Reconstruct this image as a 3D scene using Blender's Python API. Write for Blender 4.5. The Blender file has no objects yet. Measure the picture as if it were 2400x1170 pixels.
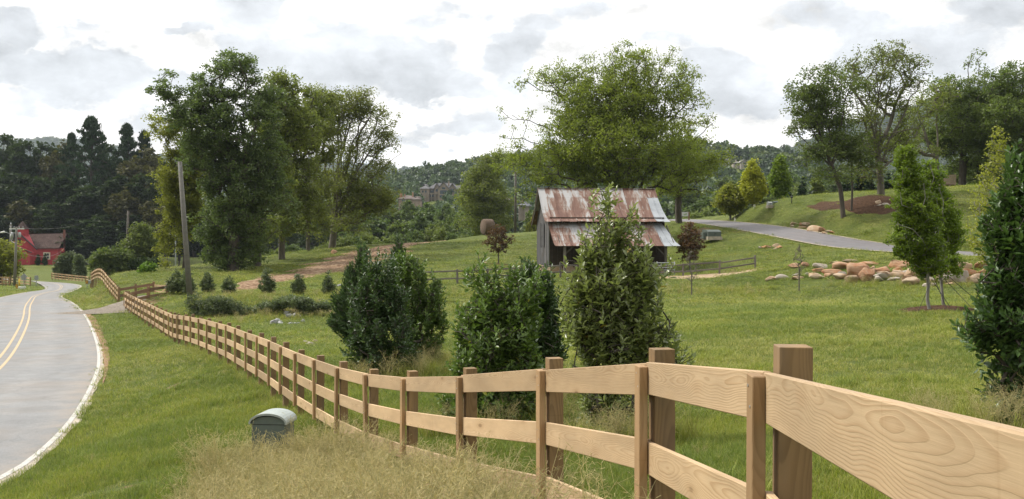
import bpy, math, random
import numpy as np
from mathutils import Vector, Matrix

# ------------------------------------------------------------------ camera, world, sun, exposure
SC = bpy.context.scene
COL = SC.collection
F, PX0, PY0 = 2450.0, 1200.0, 560.0          # photograph pixels: focal length, centre column, horizon row
cam_d = bpy.data.cameras.new('camera'); cam = bpy.data.objects.new('camera', cam_d); COL.objects.link(cam)
cam.location = (0, 0, 0); cam.rotation_euler = (math.radians(90), 0, 0)
cam_d.sensor_width = 36.0; cam_d.lens = 36.0 * F / 2400.0
cam_d.shift_y = (PY0 - 585.0) / 2400.0
cam_d.clip_start = 0.05; cam_d.clip_end = 12000
SC.camera = cam

SUN_EL, SUN_AZ = math.radians(46), math.radians(-68)      # azimuth from +Y towards +X
sd = Vector((math.sin(SUN_AZ) * math.cos(SUN_EL), math.cos(SUN_AZ) * math.cos(SUN_EL), math.sin(SUN_EL)))
sun_d = bpy.data.lights.new('sun', 'SUN'); sun = bpy.data.objects.new('sun', sun_d); COL.objects.link(sun)
sun_d.energy = 3.0; sun_d.angle = math.radians(8); sun_d.color = (1.0, 0.95, 0.86)
sun.rotation_euler = sd.to_track_quat('Z', 'Y').to_euler()

SC.view_settings.view_transform = 'Standard'; SC.view_settings.look = 'None'
SC.view_settings.exposure = 0.42; SC.view_settings.gamma = 1.0
SC.render.engine = 'CYCLES'
SC.cycles.max_bounces = 6; SC.cycles.diffuse_bounces = 3; SC.cycles.glossy_bounces = 2
SC.cycles.transmission_bounces = 4; SC.cycles.transparent_max_bounces = 6
SC.cycles.use_denoising = True; SC.cycles.denoiser = 'OPENIMAGEDENOISE'; SC.cycles.denoising_input_passes = 'RGB_ALBEDO_NORMAL'

W = bpy.data.worlds.new("World"); SC.world = W; W.use_nodes = True


class NG:
    """small node-graph builder"""
    def __init__(s, tree): s.t = tree; s.n = tree.nodes; s.l = tree.links
    def node(s, kind, **kw):
        n = s.n.new(kind)
        for k, v in kw.items(): setattr(n, k, v)
        return n
    def put(s, sock, v):
        if v is None: return
        if hasattr(v, 'is_output'): s.l.new(v, sock)
        elif hasattr(sock.default_value, '__len__'):
            v = tuple(v)
            n = len(sock.default_value)
            sock.default_value = (v + (1.0,) * n)[:n]
        else: sock.default_value = v
    def math(s, op, a, b=None, c=None, clamp=False):
        n = s.node('ShaderNodeMath', operation=op, use_clamp=clamp)
        for i, v in enumerate((a, b, c)): s.put(n.inputs[i], v)
        return n.outputs[0]
    def vmath(s, op, a, b=None, scale=None):
        n = s.node('ShaderNodeVectorMath', operation=op)
        s.put(n.inputs[0], a); s.put(n.inputs[1], b)
        if scale is not None: s.put(n.inputs['Scale'], scale)
        return n.outputs['Value'] if op in ('LENGTH', 'DOT_PRODUCT', 'DISTANCE') else n.outputs[0]
    def noise(s, vec, scale, detail=4, rough=0.55, dist=0.0, color=False):
        n = s.node('ShaderNodeTexNoise')
        s.put(n.inputs['Vector'], vec); s.put(n.inputs['Scale'], scale); s.put(n.inputs['Detail'], detail)
        s.put(n.inputs['Roughness'], rough); s.put(n.inputs['Distortion'], dist)
        return n.outputs['Color'] if color else n.outputs['Fac']
    def voro(s, vec, scale, feature='F1', out='Distance'):
        n = s.node('ShaderNodeTexVoronoi', feature=feature)
        s.put(n.inputs['Vector'], vec); s.put(n.inputs['Scale'], scale)
        return n.outputs[out]
    def ramp(s, fac, stops, interp='LINEAR'):
        n = s.node('ShaderNodeValToRGB'); cr = n.color_ramp; cr.interpolation = interp
        while len(cr.elements) < len(stops): cr.elements.new(0.5)
        for e, (p, c) in zip(cr.elements, stops):
            e.position = p
            e.color = (c, c, c, 1) if isinstance(c, (int, float)) else (tuple(c) + (1,))[:4]
        s.put(n.inputs[0], fac)
        return n.outputs[0]
    def mix(s, fac, a, b, blend='MIX'):
        n = s.node('ShaderNodeMix', data_type='RGBA', blend_type=blend)
        s.put(n.inputs[0], fac); s.put(n.inputs[6], a); s.put(n.inputs[7], b)
        return n.outputs[2]
    def smooth(s, v, a, b, to0=0.0, to1=1.0):
        n = s.node('ShaderNodeMapRange', interpolation_type='SMOOTHSTEP')
        s.put(n.inputs[0], v); s.put(n.inputs[1], a); s.put(n.inputs[2], b); s.put(n.inputs[3], to0); s.put(n.inputs[4], to1)
        return n.outputs[0]
    def sep(s, v):
        n = s.node('ShaderNodeSeparateXYZ'); s.put(n.inputs[0], v); return n.outputs
    def comb(s, x, y, z):
        n = s.node('ShaderNodeCombineXYZ')
        for i, v in enumerate((x, y, z)): s.put(n.inputs[i], v)
        return n.outputs[0]
    def bump(s, h, strength=0.5, dist=0.02):
        n = s.node('ShaderNodeBump'); s.put(n.inputs['Height'], h)
        n.inputs['Strength'].default_value = strength; n.inputs['Distance'].default_value = dist
        return n.outputs[0]
    def attr(s, name, out='Fac'):
        return s.node('ShaderNodeAttribute', attribute_name=name).outputs[out]
    def obj(s): return s.node('ShaderNodeTexCoord').outputs['Object']
    def pos(s): return s.node('ShaderNodeNewGeometry').outputs['Position']
    def rnd(s): return s.node('ShaderNodeObjectInfo').outputs['Random']


def build_world():
    g = NG(W.node_tree); g.n.clear()
    out = g.node('ShaderNodeOutputWorld'); bg = g.node('ShaderNodeBackground')
    sky = g.node('ShaderNodeTexSky', sky_type='NISHITA', sun_disc=False)
    sky.sun_elevation = SUN_EL; sky.sun_rotation = SUN_AZ; sky.altitude = 600; sky.dust_density = 2.0
    d = g.node('ShaderNodeTexCoord').outputs['Generated']
    dx, dy, dz = g.sep(d)[0:3]
    az = g.math('ARCTAN2', dx, dy); el = g.math('ARCSINE', dz)
    p = g.comb(dx, dy, g.math('MULTIPLY', dz, 1.7))
    wv = g.noise(p, 16.0, 4, 0.6, color=True)
    pw = g.vmath('ADD', p, g.vmath('SCALE', g.vmath('SUBTRACT', wv, (0.5, 0.5, 0.5)), scale=0.035))
    puff = g.noise(g.vmath('ADD', pw, (0.3, 4.1, 2.2)), 15.0, 10, 0.60)
    low = g.noise(g.vmath('ADD', p, (5.3, 1.1, 0.2)), 6.0, 4, 0.55)
    bil = g.voro(pw, 34.0, 'SMOOTH_F1')
    # the cumulus bank ahead: the bearing and height of its shaded undersides (degrees, degrees, half sizes)
    sky_uv = g.comb(az, el, 0.0)
    sky_uv = g.vmath('ADD', sky_uv, g.vmath('SCALE', g.vmath('SUBTRACT', g.noise(p, 13.0, 5, 0.6, color=True), (0.5, 0.5, 0.5)), scale=0.075))
    tot = None
    for (px, py, rx, ry, am) in [(20, 100, 60, 40, .8), (110, 195, 250, 56, 1), (380, 215, 130, 40, .8), (180, 122, 60, 18, .4), (440, 85, 50, 22, .7), (590, 42, 70, 42, .9), (790, 72, 90, 30, .6), (640, 128, 110, 38, .9),
                                 (880, 160, 200, 62, 1), (1000, 212, 140, 40, .9), (1050, 40, 190, 34, .4), (1020, 305, 150, 30, .6), (1205, 135, 60, 66, .8), (1230, 55, 60, 34, .5), (1370, 26, 120, 22, .4), (1700, 195, 110, 76, .85),
                                 (1640, 150, 60, 50, .5), (1770, 245, 80, 36, .6), (1950, 62, 150, 44, .55), (2110, 150, 250, 80, .5), (2350, 75, 150, 66, .6), (55, 272, 46, 26, .5), (330, 300, 60, 18, .35), (1130, 300, 60, 32, .5),
                                 (1590, 92, 100, 34, .4), (1850, 235, 90, 50, .45), (1560, 30, 60, 20, .3)]:
        a0, e0 = math.atan((px - 1200) / F), math.atan((560 - py) / F); ra, re_ = rx / F * 1.15, ry / F * 1.15
        dv = g.vmath('MULTIPLY', g.vmath('SUBTRACT', sky_uv, (a0, e0, 0)), (1 / ra, 1 / re_, 0))
        b_ = g.smooth(g.vmath('LENGTH', dv), 0.25, 1.45, am, 0.0)
        tot = b_ if tot is None else g.math('MAXIMUM', tot, b_)
    ahead = g.smooth(dy, 0.55, 0.75)
    tot = g.math('ADD', g.math('MULTIPLY', tot, ahead), g.math('MULTIPLY', g.smooth(low, 0.40, 0.62, 0, 0.9), g.math('SUBTRACT', 1.0, ahead)))
    puff2 = g.noise(g.vmath('ADD', pw, (0.3, 4.1, 2.2 + 0.028)), 15.0, 6, 0.60)
    edge = g.math('SUBTRACT', puff, puff2)
    fine = g.noise(pw, 52.0, 8, 0.62)
    dens = g.math('ADD', tot, g.math('MULTIPLY', g.math('SUBTRACT', puff, 0.5), 1.55))
    dens = g.math('ADD', dens, g.math('MULTIPLY', g.math('SUBTRACT', fine, 0.5), 0.45))
    dens = g.math('SUBTRACT', dens, g.math('MULTIPLY', bil, 0.22))
    core = g.smooth(dens, 0.05, 0.42)
    grey = g.math('ADD', g.smooth(low, 0.35, 0.65, 0.60, 0.48), g.math('MULTIPLY', edge, 0.6))
    grey = g.math('SUBTRACT', grey, g.math('MULTIPLY', g.smooth(dens, 0.5, 1.0), 0.07)); grey = g.math('ADD', grey, g.math('MULTIPLY', g.math('SUBTRACT', fine, 0.5), 0.16))
    lit = g.math('ADD', g.math('ADD', g.smooth(puff, 0.30, 0.62, 0.90, 0.76), g.math('MULTIPLY', g.math('SUBTRACT', fine, 0.5), 0.30)), g.math('MULTIPLY', edge, 1.3))
    val = g.math('ADD', g.math('MULTIPLY', lit, g.math('SUBTRACT', 1.0, core)), g.math('MULTIPLY', grey, core))
    tint = g.mix(core, (1.02, 0.995, 0.965), (0.955, 0.985, 1.03))
    cloud = g.vmath('SCALE', tint, scale=g.math('MULTIPLY', val, 12.2))
    gap = g.smooth(dens, -0.36, -0.16)
    thin = g.mix(0.75, sky.outputs[0], (10.0, 10.7, 11.3))
    col = g.mix(gap, thin, cloud)
    # heavier, darker cloud over and behind the viewer, as the darker near faces in the photograph tell
    back = g.smooth(dy, -0.5, 0.55, 0.62, 1.0)
    high = g.smooth(dz, 0.24, 0.62, 1.0, 1.75)      # a cloud deck is brightest overhead
    below = g.smooth(dz, -0.06, 0.0, 0.25, 1.0)
    col = g.vmath('SCALE', col, scale=g.math('MULTIPLY', g.math('MULTIPLY', back, high), below))
    g.put(bg.inputs[0], col); bg.inputs[1].default_value = 0.10
    g.l.new(bg.outputs[0], out.inputs[0])


build_world()

# ------------------------------------------------------------------ helpers
RS = np.random.RandomState


def P(px, py, Y): return ((px - PX0) / F * Y, Y, -(py - PY0) / F * Y)
def V(p): return Vector(p)


def tag(o, label=None, cat=None, group=None, kind=None):
    if label: o['label'] = label
    if cat: o['category'] = cat
    if group: o['group'] = group
    if kind: o['kind'] = kind
    return o


def link(name, me, mats=(), parent=None, smooth=False):
    o = bpy.data.objects.new(name, me); COL.objects.link(o)
    for m in (mats if isinstance(mats, (list, tuple)) else [mats]): me.materials.append(m)
    if parent is not None: o.parent = parent
    if smooth:
        me.polygons.foreach_set('use_smooth', np.ones(len(me.polygons), dtype=bool))
    return o


def np_mesh(name, verts, faces, fattr=None, fmat=None):
    """verts (N,3), faces (M,k) -> mesh"""
    verts = np.asarray(verts, dtype=np.float32); faces = np.asarray(faces, dtype=np.int32)
    k = faces.shape[1]
    me = bpy.data.meshes.new(name)
    me.vertices.add(len(verts)); me.vertices.foreach_set('co', verts.ravel())
    me.loops.add(faces.size); me.loops.foreach_set('vertex_index', faces.ravel())
    me.polygons.add(len(faces))
    me.polygons.foreach_set('loop_start', np.arange(0, faces.size, k, dtype=np.int32))
    me.polygons.foreach_set('loop_total', np.full(len(faces), k, dtype=np.int32))
    if fmat is not None: me.polygons.foreach_set('material_index', np.asarray(fmat, dtype=np.int32))
    for nm, arr in (fattr or {}).items():
        a = me.attributes.new(nm, 'FLOAT', 'FACE' if len(arr) == len(faces) else 'POINT')
        a.data.foreach_set('value', np.asarray(arr, dtype=np.float32))
    me.update(); me.validate()
    return me


def empty(name, loc=(0, 0, 0), rz=0.0):
    o = bpy.data.objects.new(name, None); COL.objects.link(o); o.empty_display_size = 0.2
    o.location = loc; o.rotation_euler = (0, 0, rz); return o


def thing(name, label, cat, loc=(0, 0, 0), rz=0.0, group=None):
    return tag(empty(name, loc, rz), label, cat, group)


def copy_tree(o, parent=None):
    c = o.copy(); COL.objects.link(c)
    if parent is not None: c.parent = parent
    for ch in list(o.children): copy_tree(ch, c)
    return c


class MB:
    """collects boxes, beams, prisms and tubes into one mesh"""
    def __init__(s): s.v = []; s.f = []; s.m = []
    def add(s, vs, fs, m=0):
        b = len(s.v); s.v += [tuple(v) for v in vs]; s.f += [tuple(b + i for i in f) for f in fs]; s.m += [m] * len(fs)
    def box(s, x0, x1, y0, y1, z0, z1, m=0):
        s.add([(x0, y0, z0), (x1, y0, z0), (x1, y1, z0), (x0, y1, z0), (x0, y0, z1), (x1, y0, z1), (x1, y1, z1), (x0, y1, z1)],
              [(0, 3, 2, 1), (4, 5, 6, 7), (0, 1, 5, 4), (1, 2, 6, 5), (2, 3, 7, 6), (3, 0, 4, 7)], m)
    def beam(s, a, b, w, h, up=(0, 0, 1), m=0):
        a, b, up = V(a), V(b), V(up); d = (b - a).normalized()
        sx = d.cross(up)
        if sx.length < 1e-4: sx = d.cross(V((1, 0, 0)))
        sx.normalize(); uz = sx.cross(d).normalized()
        q = [(-w / 2, -h / 2), (w / 2, -h / 2), (w / 2, h / 2), (-w / 2, h / 2)]
        vs = [a + sx * i + uz * j for i, j in q] + [b + sx * i + uz * j for i, j in q]
        s.add(vs, [(3, 2, 1, 0), (4, 5, 6, 7), (0, 1, 5, 4), (1, 2, 6, 5), (2, 3, 7, 6), (3, 0, 4, 7)], m)
    def tube(s, pts, rad, n=8, m=0, cap=True):
        pts = [V(p) for p in pts]
        rad = rad if hasattr(rad, '__len__') else [rad] * len(pts)
        vs, fs = [], []
        for i, p in enumerate(pts):
            d = (pts[min(i + 1, len(pts) - 1)] - pts[max(i - 1, 0)]).normalized()
            ref = V((0, 0, 1)) if abs(d.z) < 0.9 else V((1, 0, 0))
            x = d.cross(ref).normalized(); y = d.cross(x).normalized()
            vs += [p + (x * math.cos(2 * math.pi * k / n) + y * math.sin(2 * math.pi * k / n)) * rad[i] for k in range(n)]
        for i in range(len(pts) - 1):
            for k in range(n):
                k2 = (k + 1) % n
                fs.append((i * n + k, i * n + k2, (i + 1) * n + k2, (i + 1) * n + k))
        if cap: fs += [tuple(range(n - 1, -1, -1)), tuple((len(pts) - 1) * n + k for k in range(n))]
        s.add(vs, fs, m)
    def poly(s, pts, d, m=0):
        """polygon extruded along vector d"""
        n = len(pts); pts = [V(p) for p in pts]; d = V(d)
        s.add(pts + [p + d for p in pts],
              [tuple(range(n - 1, -1, -1)), tuple(range(n, 2 * n))] + [(i, (i + 1) % n, n + (i + 1) % n, n + i) for i in range(n)], m)
    def mesh(s, name):
        me = bpy.data.meshes.new(name); me.from_pydata(s.v, [], s.f)
        me.polygons.foreach_set('material_index', s.m); me.update()
        import bmesh
        bm = bmesh.new(); bm.from_mesh(me); bmesh.ops.recalc_face_normals(bm, faces=bm.faces[:]); bm.to_mesh(me); bm.free()
        return me
    def build(s, name, mats, parent=None, smooth=False):
        return link(name, s.mesh(name), mats, parent, smooth)


def bevel(o, w=0.01, seg=1):
    b = o.modifiers.new('bevel', 'BEVEL'); b.width = w; b.segments = seg; b.limit_method = 'ANGLE'
    return o

# ------------------------------------------------------------------ materials
MATS = {}
def new_mat(name):
    m = bpy.data.materials.new(name); m.use_nodes = True
    g = NG(m.node_tree); b = g.n['Principled BSDF']; o = g.n['Material Output']; MATS[name] = m
    return m, g, b, o


def simple(name, c, rough=0.6, metal=0.0, var=0.12, scale=6.0, bumpd=0.0):
    m, g, b, o = new_mat(name)
    n = g.noise(g.obj(), scale, 6, 0.6)
    k = g.smooth(n, 0.3, 0.7, 1 - var, 1 + var)
    g.put(b.inputs['Base Color'], g.vmath('SCALE', c, scale=k))
    b.inputs['Roughness'].default_value = rough; b.inputs['Metallic'].default_value = metal
    if bumpd: g.put(b.inputs['Normal'], g.bump(g.noise(g.obj(), scale * 6, 6, 0.6), 0.6, bumpd))
    return m


def leaf_mat(name, c0, c1, c2=None, rough=0.5, trans=0.35, spec=0.35):
    """c0..c1: the kind's range of greens, c2: the odd yellowing leaf"""
    m, g, b, o = new_mat(name)
    v = g.attr('v')
    stops = [(0.0, c0), (0.75, c1)] + ([(0.93, c1), (1.0, c2)] if c2 else [])
    c = g.ramp(v, stops)
    k = g.math('ADD', 0.86, g.math('MULTIPLY', g.rnd(), 0.28))
    c = g.vmath('SCALE', c, scale=k)
    g.put(b.inputs['Base Color'], c); b.inputs['Roughness'].default_value = rough
    b.inputs['Specular IOR Level'].default_value = spec
    t = g.node('ShaderNodeBsdfTranslucent'); g.put(t.inputs[0], g.vmath('MULTIPLY', c, (1.35, 1.45, 0.8)))
    mx = g.node('ShaderNodeMixShader'); mx.inputs[0].default_value = trans
    g.l.new(b.outputs[0], mx.inputs[1]); g.l.new(t.outputs[0], mx.inputs[2]); g.l.new(mx.outputs[0], o.inputs[0])
    return m


def bark_mat(name, c, sc=8.0):
    m, g, b, o = new_mat(name)
    p = g.obj()
    n = g.noise(g.vmath('MULTIPLY', p, (sc, sc, sc * 0.22)), 1.0, 7, 0.65)
    col = g.ramp(n, [(0.25, tuple(x * 0.45 for x in c)), (0.55, c), (0.8, tuple(min(1, x * 1.5) for x in c))])
    g.put(b.inputs['Base Color'], col); b.inputs['Roughness'].default_value = 0.9
    g.put(b.inputs['Normal'], g.bump(n, 0.8, 0.03))
    return m


def lumber(name, light, dark, freq=95.0, knots=True, weather=0.0):
    """sawn boards, grain along local X"""
    m, g, b, o = new_mat(name)
    r = g.rnd(); p0 = g.obj()
    off = g.comb(g.math('MULTIPLY', r, 37.0), g.math('MULTIPLY', r, 11.0), g.math('MULTIPLY', r, 5.3))
    p = g.vmath('ADD', p0, off)
    lx, ly, lz = g.sep(p0)[0:3]
    # distance from a wandering heart line gives cathedral figure on the flat-sawn face
    w1 = g.noise(g.vmath('MULTIPLY', p, (0.8, 2.0, 2.0)), 1.0, 2, 0.5)
    w2 = g.noise(g.vmath('MULTIPLY', p, (3.6, 9.0, 9.0)), 1.0, 2, 0.5)
    zz = g.math('ADD', g.math('ADD', lz, g.math('MULTIPLY', g.math('SUBTRACT', r, .5), 0.12)), g.math('MULTIPLY', g.math('SUBTRACT', w1, 0.5), 0.105))
    zz = g.math('ADD', zz, g.math('MULTIPLY', g.math('SUBTRACT', w2, 0.5), 0.022))
    yy = g.math('ADD', ly, g.math('ADD', 0.045, g.math('MULTIPLY', g.math('SUBTRACT', g.noise(g.vmath('MULTIPLY', p, (1.7, .1, .1)), 1.0, 1), 0.5), 0.09)))
    rad = g.math('SQRT', g.math('ADD', g.math('MULTIPLY', zz, zz), g.math('MULTIPLY', yy, yy)))
    if knots:
        kp = g.vmath('MULTIPLY', p, (1.9, 0.6, 6.5))
        kd = g.voro(kp, 1.0)
        kpull = g.math('MULTIPLY', g.smooth(kd, 0.0, 0.42, 1.0, 0.0), 0.024)
        rad = g.math('ADD', rad, kpull)
    saw = g.math('FRACT', g.math('MULTIPLY', rad, freq))
    band = g.math('MULTIPLY', g.smooth(saw, 0.25, 0.88), g.smooth(saw, 0.9, 1.0, 1.0, 0.0))
    fine = g.noise(g.vmath('MULTIPLY', p, (4.0, 160.0, 160.0)), 1.0, 3, 0.6)
    fac = g.math('ADD', g.math('MULTIPLY', band, g.smooth(w2, .3, .7, .25, .6)), g.math('MULTIPLY', fine, 0.30), clamp=True)
    streak = g.noise(g.vmath('MULTIPLY', p, (30.0, 1.0, 1.6)), 1.0, 3, 0.6)
    fac = g.math('ADD', fac, g.math('MULTIPLY', g.smooth(streak, .62, .78), .30), clamp=True)
    c = g.mix(fac, light, dark)
    blot = g.noise(g.vmath('MULTIPLY', p, (1.2, 3.0, 5.0)), 1.0, 4, 0.6)
    c = g.vmath('SCALE', c, scale=g.smooth(blot, 0.3, 0.7, 0.86, 1.1))
    if knots:
        c = g.mix(g.smooth(kd, 0.06, 0.11, 0.8, 0.0), c, tuple(x * 0.35 for x in dark))
        c = g.mix(g.smooth(kd, 0.08, 0.26, 0.45, 0.0), c, dark)
    if weather:
        wn = g.noise(g.vmath('MULTIPLY', p, (2.0, 6.0, 6.0)), 1.0, 5, 0.6)
        c = g.mix(g.math('MULTIPLY', g.smooth(wn, 0.4, 0.7), weather), c, (0.17, 0.15, 0.13))
    c = g.vmath('SCALE', c, scale=g.math('ADD', 0.78, g.math('MULTIPLY', r, 0.36)))
    c = g.mix(g.math('MULTIPLY', g.math('FRACT', g.math('MULTIPLY', r, 7.3)), .22), c, g.vmath('MULTIPLY', c, (.92, .97, 1.12)))
    g.put(b.inputs['Base Color'], c); b.inputs['Roughness'].default_value = 0.72
    b.inputs['Specular IOR Level'].default_value = 0.25
    g.put(b.inputs['Normal'], g.bump(g.math('ADD', g.math('MULTIPLY', band, 0.5), fine), 0.35, 0.002))
    return m


M_board = lumber('new_pine', (0.575, 0.415, 0.245), (0.40, 0.25, 0.125), 150.0)
M_batten = lumber('batten_pine', (0.40, 0.255, 0.13), (0.26, 0.155, 0.07), 150, False)
M_post = lumber('post_wood', (0.295, 0.188, 0.088), (0.175, 0.105, 0.046), 110, True, 0.25)
M_brownrail = lumber('brown_plank', (0.27, 0.16, 0.095), (0.18, 0.10, 0.06), 80, True, 0.25)
M_greyrail = lumber('grey_rail', (0.20, 0.175, 0.15), (0.12, 0.10, 0.085), 80, False, 0.6)
M_pole = lumber('pole_wood', (0.20, 0.19, 0.16), (0.13, 0.12, 0.10), 60, False, 0.5)
M_poledark = lumber('dark_pole_wood', (0.11, 0.095, 0.075), (0.07, 0.06, 0.05), 60, False, 0.4)

M_bark = bark_mat('bark', (0.085, 0.07, 0.055))
M_barkgrey = bark_mat('bark_grey', (0.24, 0.225, 0.20), 12)
M_barklight = bark_mat('bark_limb', (0.15, 0.13, 0.10))

L_maple = leaf_mat('leaf_dark_maple', (0.046, 0.075, 0.026), (0.14, 0.185, 0.062), (0.26, 0.19, 0.06), trans=.4)
L_yellowgreen = leaf_mat('leaf_yellow_green', (0.14, 0.16, 0.026), (0.3, 0.31, 0.054), (0.42, 0.32, 0.055), trans=.45)
L_midgreen = leaf_mat('leaf_mid_green', (0.088, 0.118, 0.028), (0.215, 0.245, 0.058), (0.32, 0.26, 0.055), trans=.45)
L_walnut = leaf_mat('leaf_walnut', (0.085, 0.12, 0.018), (0.225, 0.262, 0.042), (0.42, 0.34, 0.045), trans=.45)
L_airy = leaf_mat('leaf_airy', (0.1, 0.128, 0.03), (0.225, 0.245, 0.062), (0.34, 0.28, 0.07), trans=.45)
L_darkgreen = leaf_mat('leaf_dark_green', (0.052, 0.086, 0.022), (0.15, 0.19, 0.048), (0.27, 0.23, 0.055), trans=.42)
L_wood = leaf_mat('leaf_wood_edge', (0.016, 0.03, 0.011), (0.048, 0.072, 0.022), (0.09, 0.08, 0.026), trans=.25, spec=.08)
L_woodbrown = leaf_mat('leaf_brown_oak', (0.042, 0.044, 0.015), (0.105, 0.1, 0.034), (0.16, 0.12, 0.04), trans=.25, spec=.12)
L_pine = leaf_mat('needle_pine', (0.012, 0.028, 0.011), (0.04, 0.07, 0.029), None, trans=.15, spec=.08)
L_cedar = leaf_mat('needle_cedar', (0.039, 0.078, 0.029), (0.098, 0.156, 0.052), None, trans=0.25)
L_valley = leaf_mat('leaf_valley', (0.048, 0.083, 0.029), (0.136, 0.184, 0.058), (0.224, 0.208, 0.064))
L_valleylight = leaf_mat('leaf_valley_light', (0.094, 0.131, 0.035), (0.196, 0.232, 0.067), (0.261, 0.232, 0.072))
L_horn = leaf_mat('leaf_hornbeam', (0.072, 0.125, 0.014), (0.19, 0.255, 0.03), (0.25, 0.26, 0.045), trans=.42)
L_gold = leaf_mat('leaf_gold', (0.22, 0.23, 0.026), (0.42, 0.42, 0.055), (0.48, 0.38, 0.05), trans=0.42)
L_red = leaf_mat('leaf_maroon', (0.048, 0.026, 0.014), (0.138, 0.072, 0.030), (0.192, 0.120, 0.036), trans=0.3)
L_holly = leaf_mat('leaf_holly', (0.028, 0.06, 0.018), (0.088, 0.15, 0.044), (0.16, 0.22, 0.05), rough=.36, trans=.2, spec=.6)
L_hollypale = leaf_mat('leaf_holly_pale', (0.115, 0.155, 0.05), (0.275, 0.315, 0.12), (0.5, 0.36, 0.09), rough=.34, trans=.28, spec=.65)
L_hollylight = leaf_mat('leaf_holly_fresh', (0.052, 0.1, 0.02), (0.155, 0.23, 0.054), (0.34, 0.33, 0.07), rough=.36, trans=.24, spec=.55)
L_bright = leaf_mat('leaf_bright', (0.08, 0.14, 0.02), (0.16, 0.26, 0.04), None, trans=0.4)
L_greyshrub = leaf_mat('leaf_grey_shrub', (0.052, 0.078, 0.034), (0.135, 0.165, 0.08), (0.17, 0.18, 0.08), trans=.3)
L_twig = simple('twig', (0.20, 0.165, 0.13), 0.9)

M_asph = None
def asphalt(name, c, dirt, brown):
    m, g, b, o = new_mat(name); p = g.pos()
    n1 = g.noise(p, 0.30, 6, 0.62, 0.6); n2 = g.noise(p, 45.0, 4, 0.75); n3 = g.noise(p, 1.3, 8, 0.7)
    col = g.vmath('SCALE', c, scale=g.smooth(n3, 0.3, 0.7, 0.83, 1.12))
    col = g.vmath('SCALE', col, scale=g.smooth(n2, 0.25, 0.75, 0.72, 1.26))
    u = g.attr('across'); w_ = g.math('SINE', g.math('MULTIPLY', u, 25.13)); col = g.vmath('SCALE', col, scale=g.math('ADD', 1.0, g.math('MULTIPLY', w_, g.smooth(n1, .3, .7, .02, .085))))
    rim = g.math('MULTIPLY', g.smooth(g.math('ABSOLUTE', g.math('SUBTRACT', u, .5)), .36, .5), g.smooth(n3, .35, .6)); col = g.mix(g.math('MULTIPLY', rim, .45), col, brown)
    patch = g.math('MULTIPLY', g.smooth(g.noise(g.vmath('MULTIPLY', p, (.5, .09, 1)), 1.0, 5, .65), .52, .62), .22); col = g.mix(patch, col, (.155, .155, .158))
    col = g.mix(g.math('MULTIPLY', g.smooth(n1, 0.42, 0.66), dirt), col, brown)
    ck = g.voro(g.vmath('ADD', p, g.vmath('SCALE', g.noise(p, 0.8, 4, color=True), scale=1.5)), 0.16, 'DISTANCE_TO_EDGE')
    col = g.mix(g.smooth(ck, 0.001, 0.006, 0.3, 0.0), col, (0.12, 0.115, 0.11))
    g.put(b.inputs['Base Color'], col); b.inputs['Roughness'].default_value = 0.72
    b.inputs['Specular IOR Level'].default_value = 0.3
    g.put(b.inputs['Normal'], g.bump(n2, 0.3, 0.004)); return m
M_road = asphalt('road_asphalt', (0.225, 0.225, 0.222), 0.24, (0.29, 0.215, 0.145))
M_lane = asphalt('lane_asphalt', (0.165, 0.155, 0.16), 0.25, (0.20, 0.165, 0.14))


def paint(name, c, wear=0.5):
    m, g, b, o = new_mat(name); p = g.pos()
    n = g.noise(p, 9.0, 6, 0.7)
    col = g.mix(g.math('MULTIPLY', g.smooth(n, 0.46, 0.66), wear), c, (0.29, 0.27, 0.25))
    g.put(b.inputs['Base Color'], col); b.inputs['Roughness'].default_value = 0.7; return m
M_white = paint('road_white', (0.50, 0.475, 0.43), 0.75)
M_yellow = paint('road_yellow', (0.50, 0.365, 0.20), 0.45)
M_cyan = paint('survey_cyan', (0.30, 0.50, 0.46), 1.0)
M_concrete = simple('edge_concrete', (0.42, 0.36, 0.285), 0.85, 0, 0.2, 3.0)


def ground_mat():
    m, g, b, o = new_mat('grass_ground'); p = g.pos()
    n0 = g.noise(p, 0.045, 3, 0.5); n1 = g.noise(p, 0.28, 5, 0.6); n2 = g.noise(p, 2.6, 6, 0.68)
    n3 = g.noise(g.vmath('MULTIPLY', p, (1, 1, 1)), 19.0, 4, 0.75)
    mixv = g.math('ADD', g.math('MULTIPLY', n1, 0.5), g.math('MULTIPLY', n2, 0.5))
    c = g.ramp(mixv, [(0.30, (0.058, 0.080, 0.018)), (0.46, (0.098, 0.124, 0.028)), (0.58, (0.140, 0.160, 0.040)), (0.74, (0.205, 0.190, 0.072))])
    c = g.vmath('SCALE', c, scale=g.smooth(n3, 0.25, 0.75, 0.62, 1.30))
    c = g.mix(g.smooth(n0, 0.45, 0.65, 0.0, 0.35), c, g.vmath('MULTIPLY', c, (1.15, 1.0, 0.95)))
    bare = g.math('MULTIPLY', g.attr('dirt'), g.smooth(n1, 0.38, 0.62, 0.15, 1.0))
    bn = g.math('ADD', bare, g.math('MULTIPLY', g.math('SUBTRACT', n2, 0.5), 1.1))
    c = g.mix(g.smooth(bn, 0.32, 0.62), c, g.ramp(n3, [(0.3, (0.16, 0.105, 0.06)), (0.7, (0.30, 0.20, 0.115))]))
    g.put(b.inputs['Base Color'], c); b.inputs['Roughness'].default_value = 0.9
    b.inputs['Specular IOR Level'].default_value = 0.1
    h = g.math('ADD', g.math('MULTIPLY', n2, 1.0), g.math('MULTIPLY', n3, 0.55))
    g.put(b.inputs['Normal'], g.bump(h, 0.9, 0.10)); return m
M_ground = ground_mat()


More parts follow.
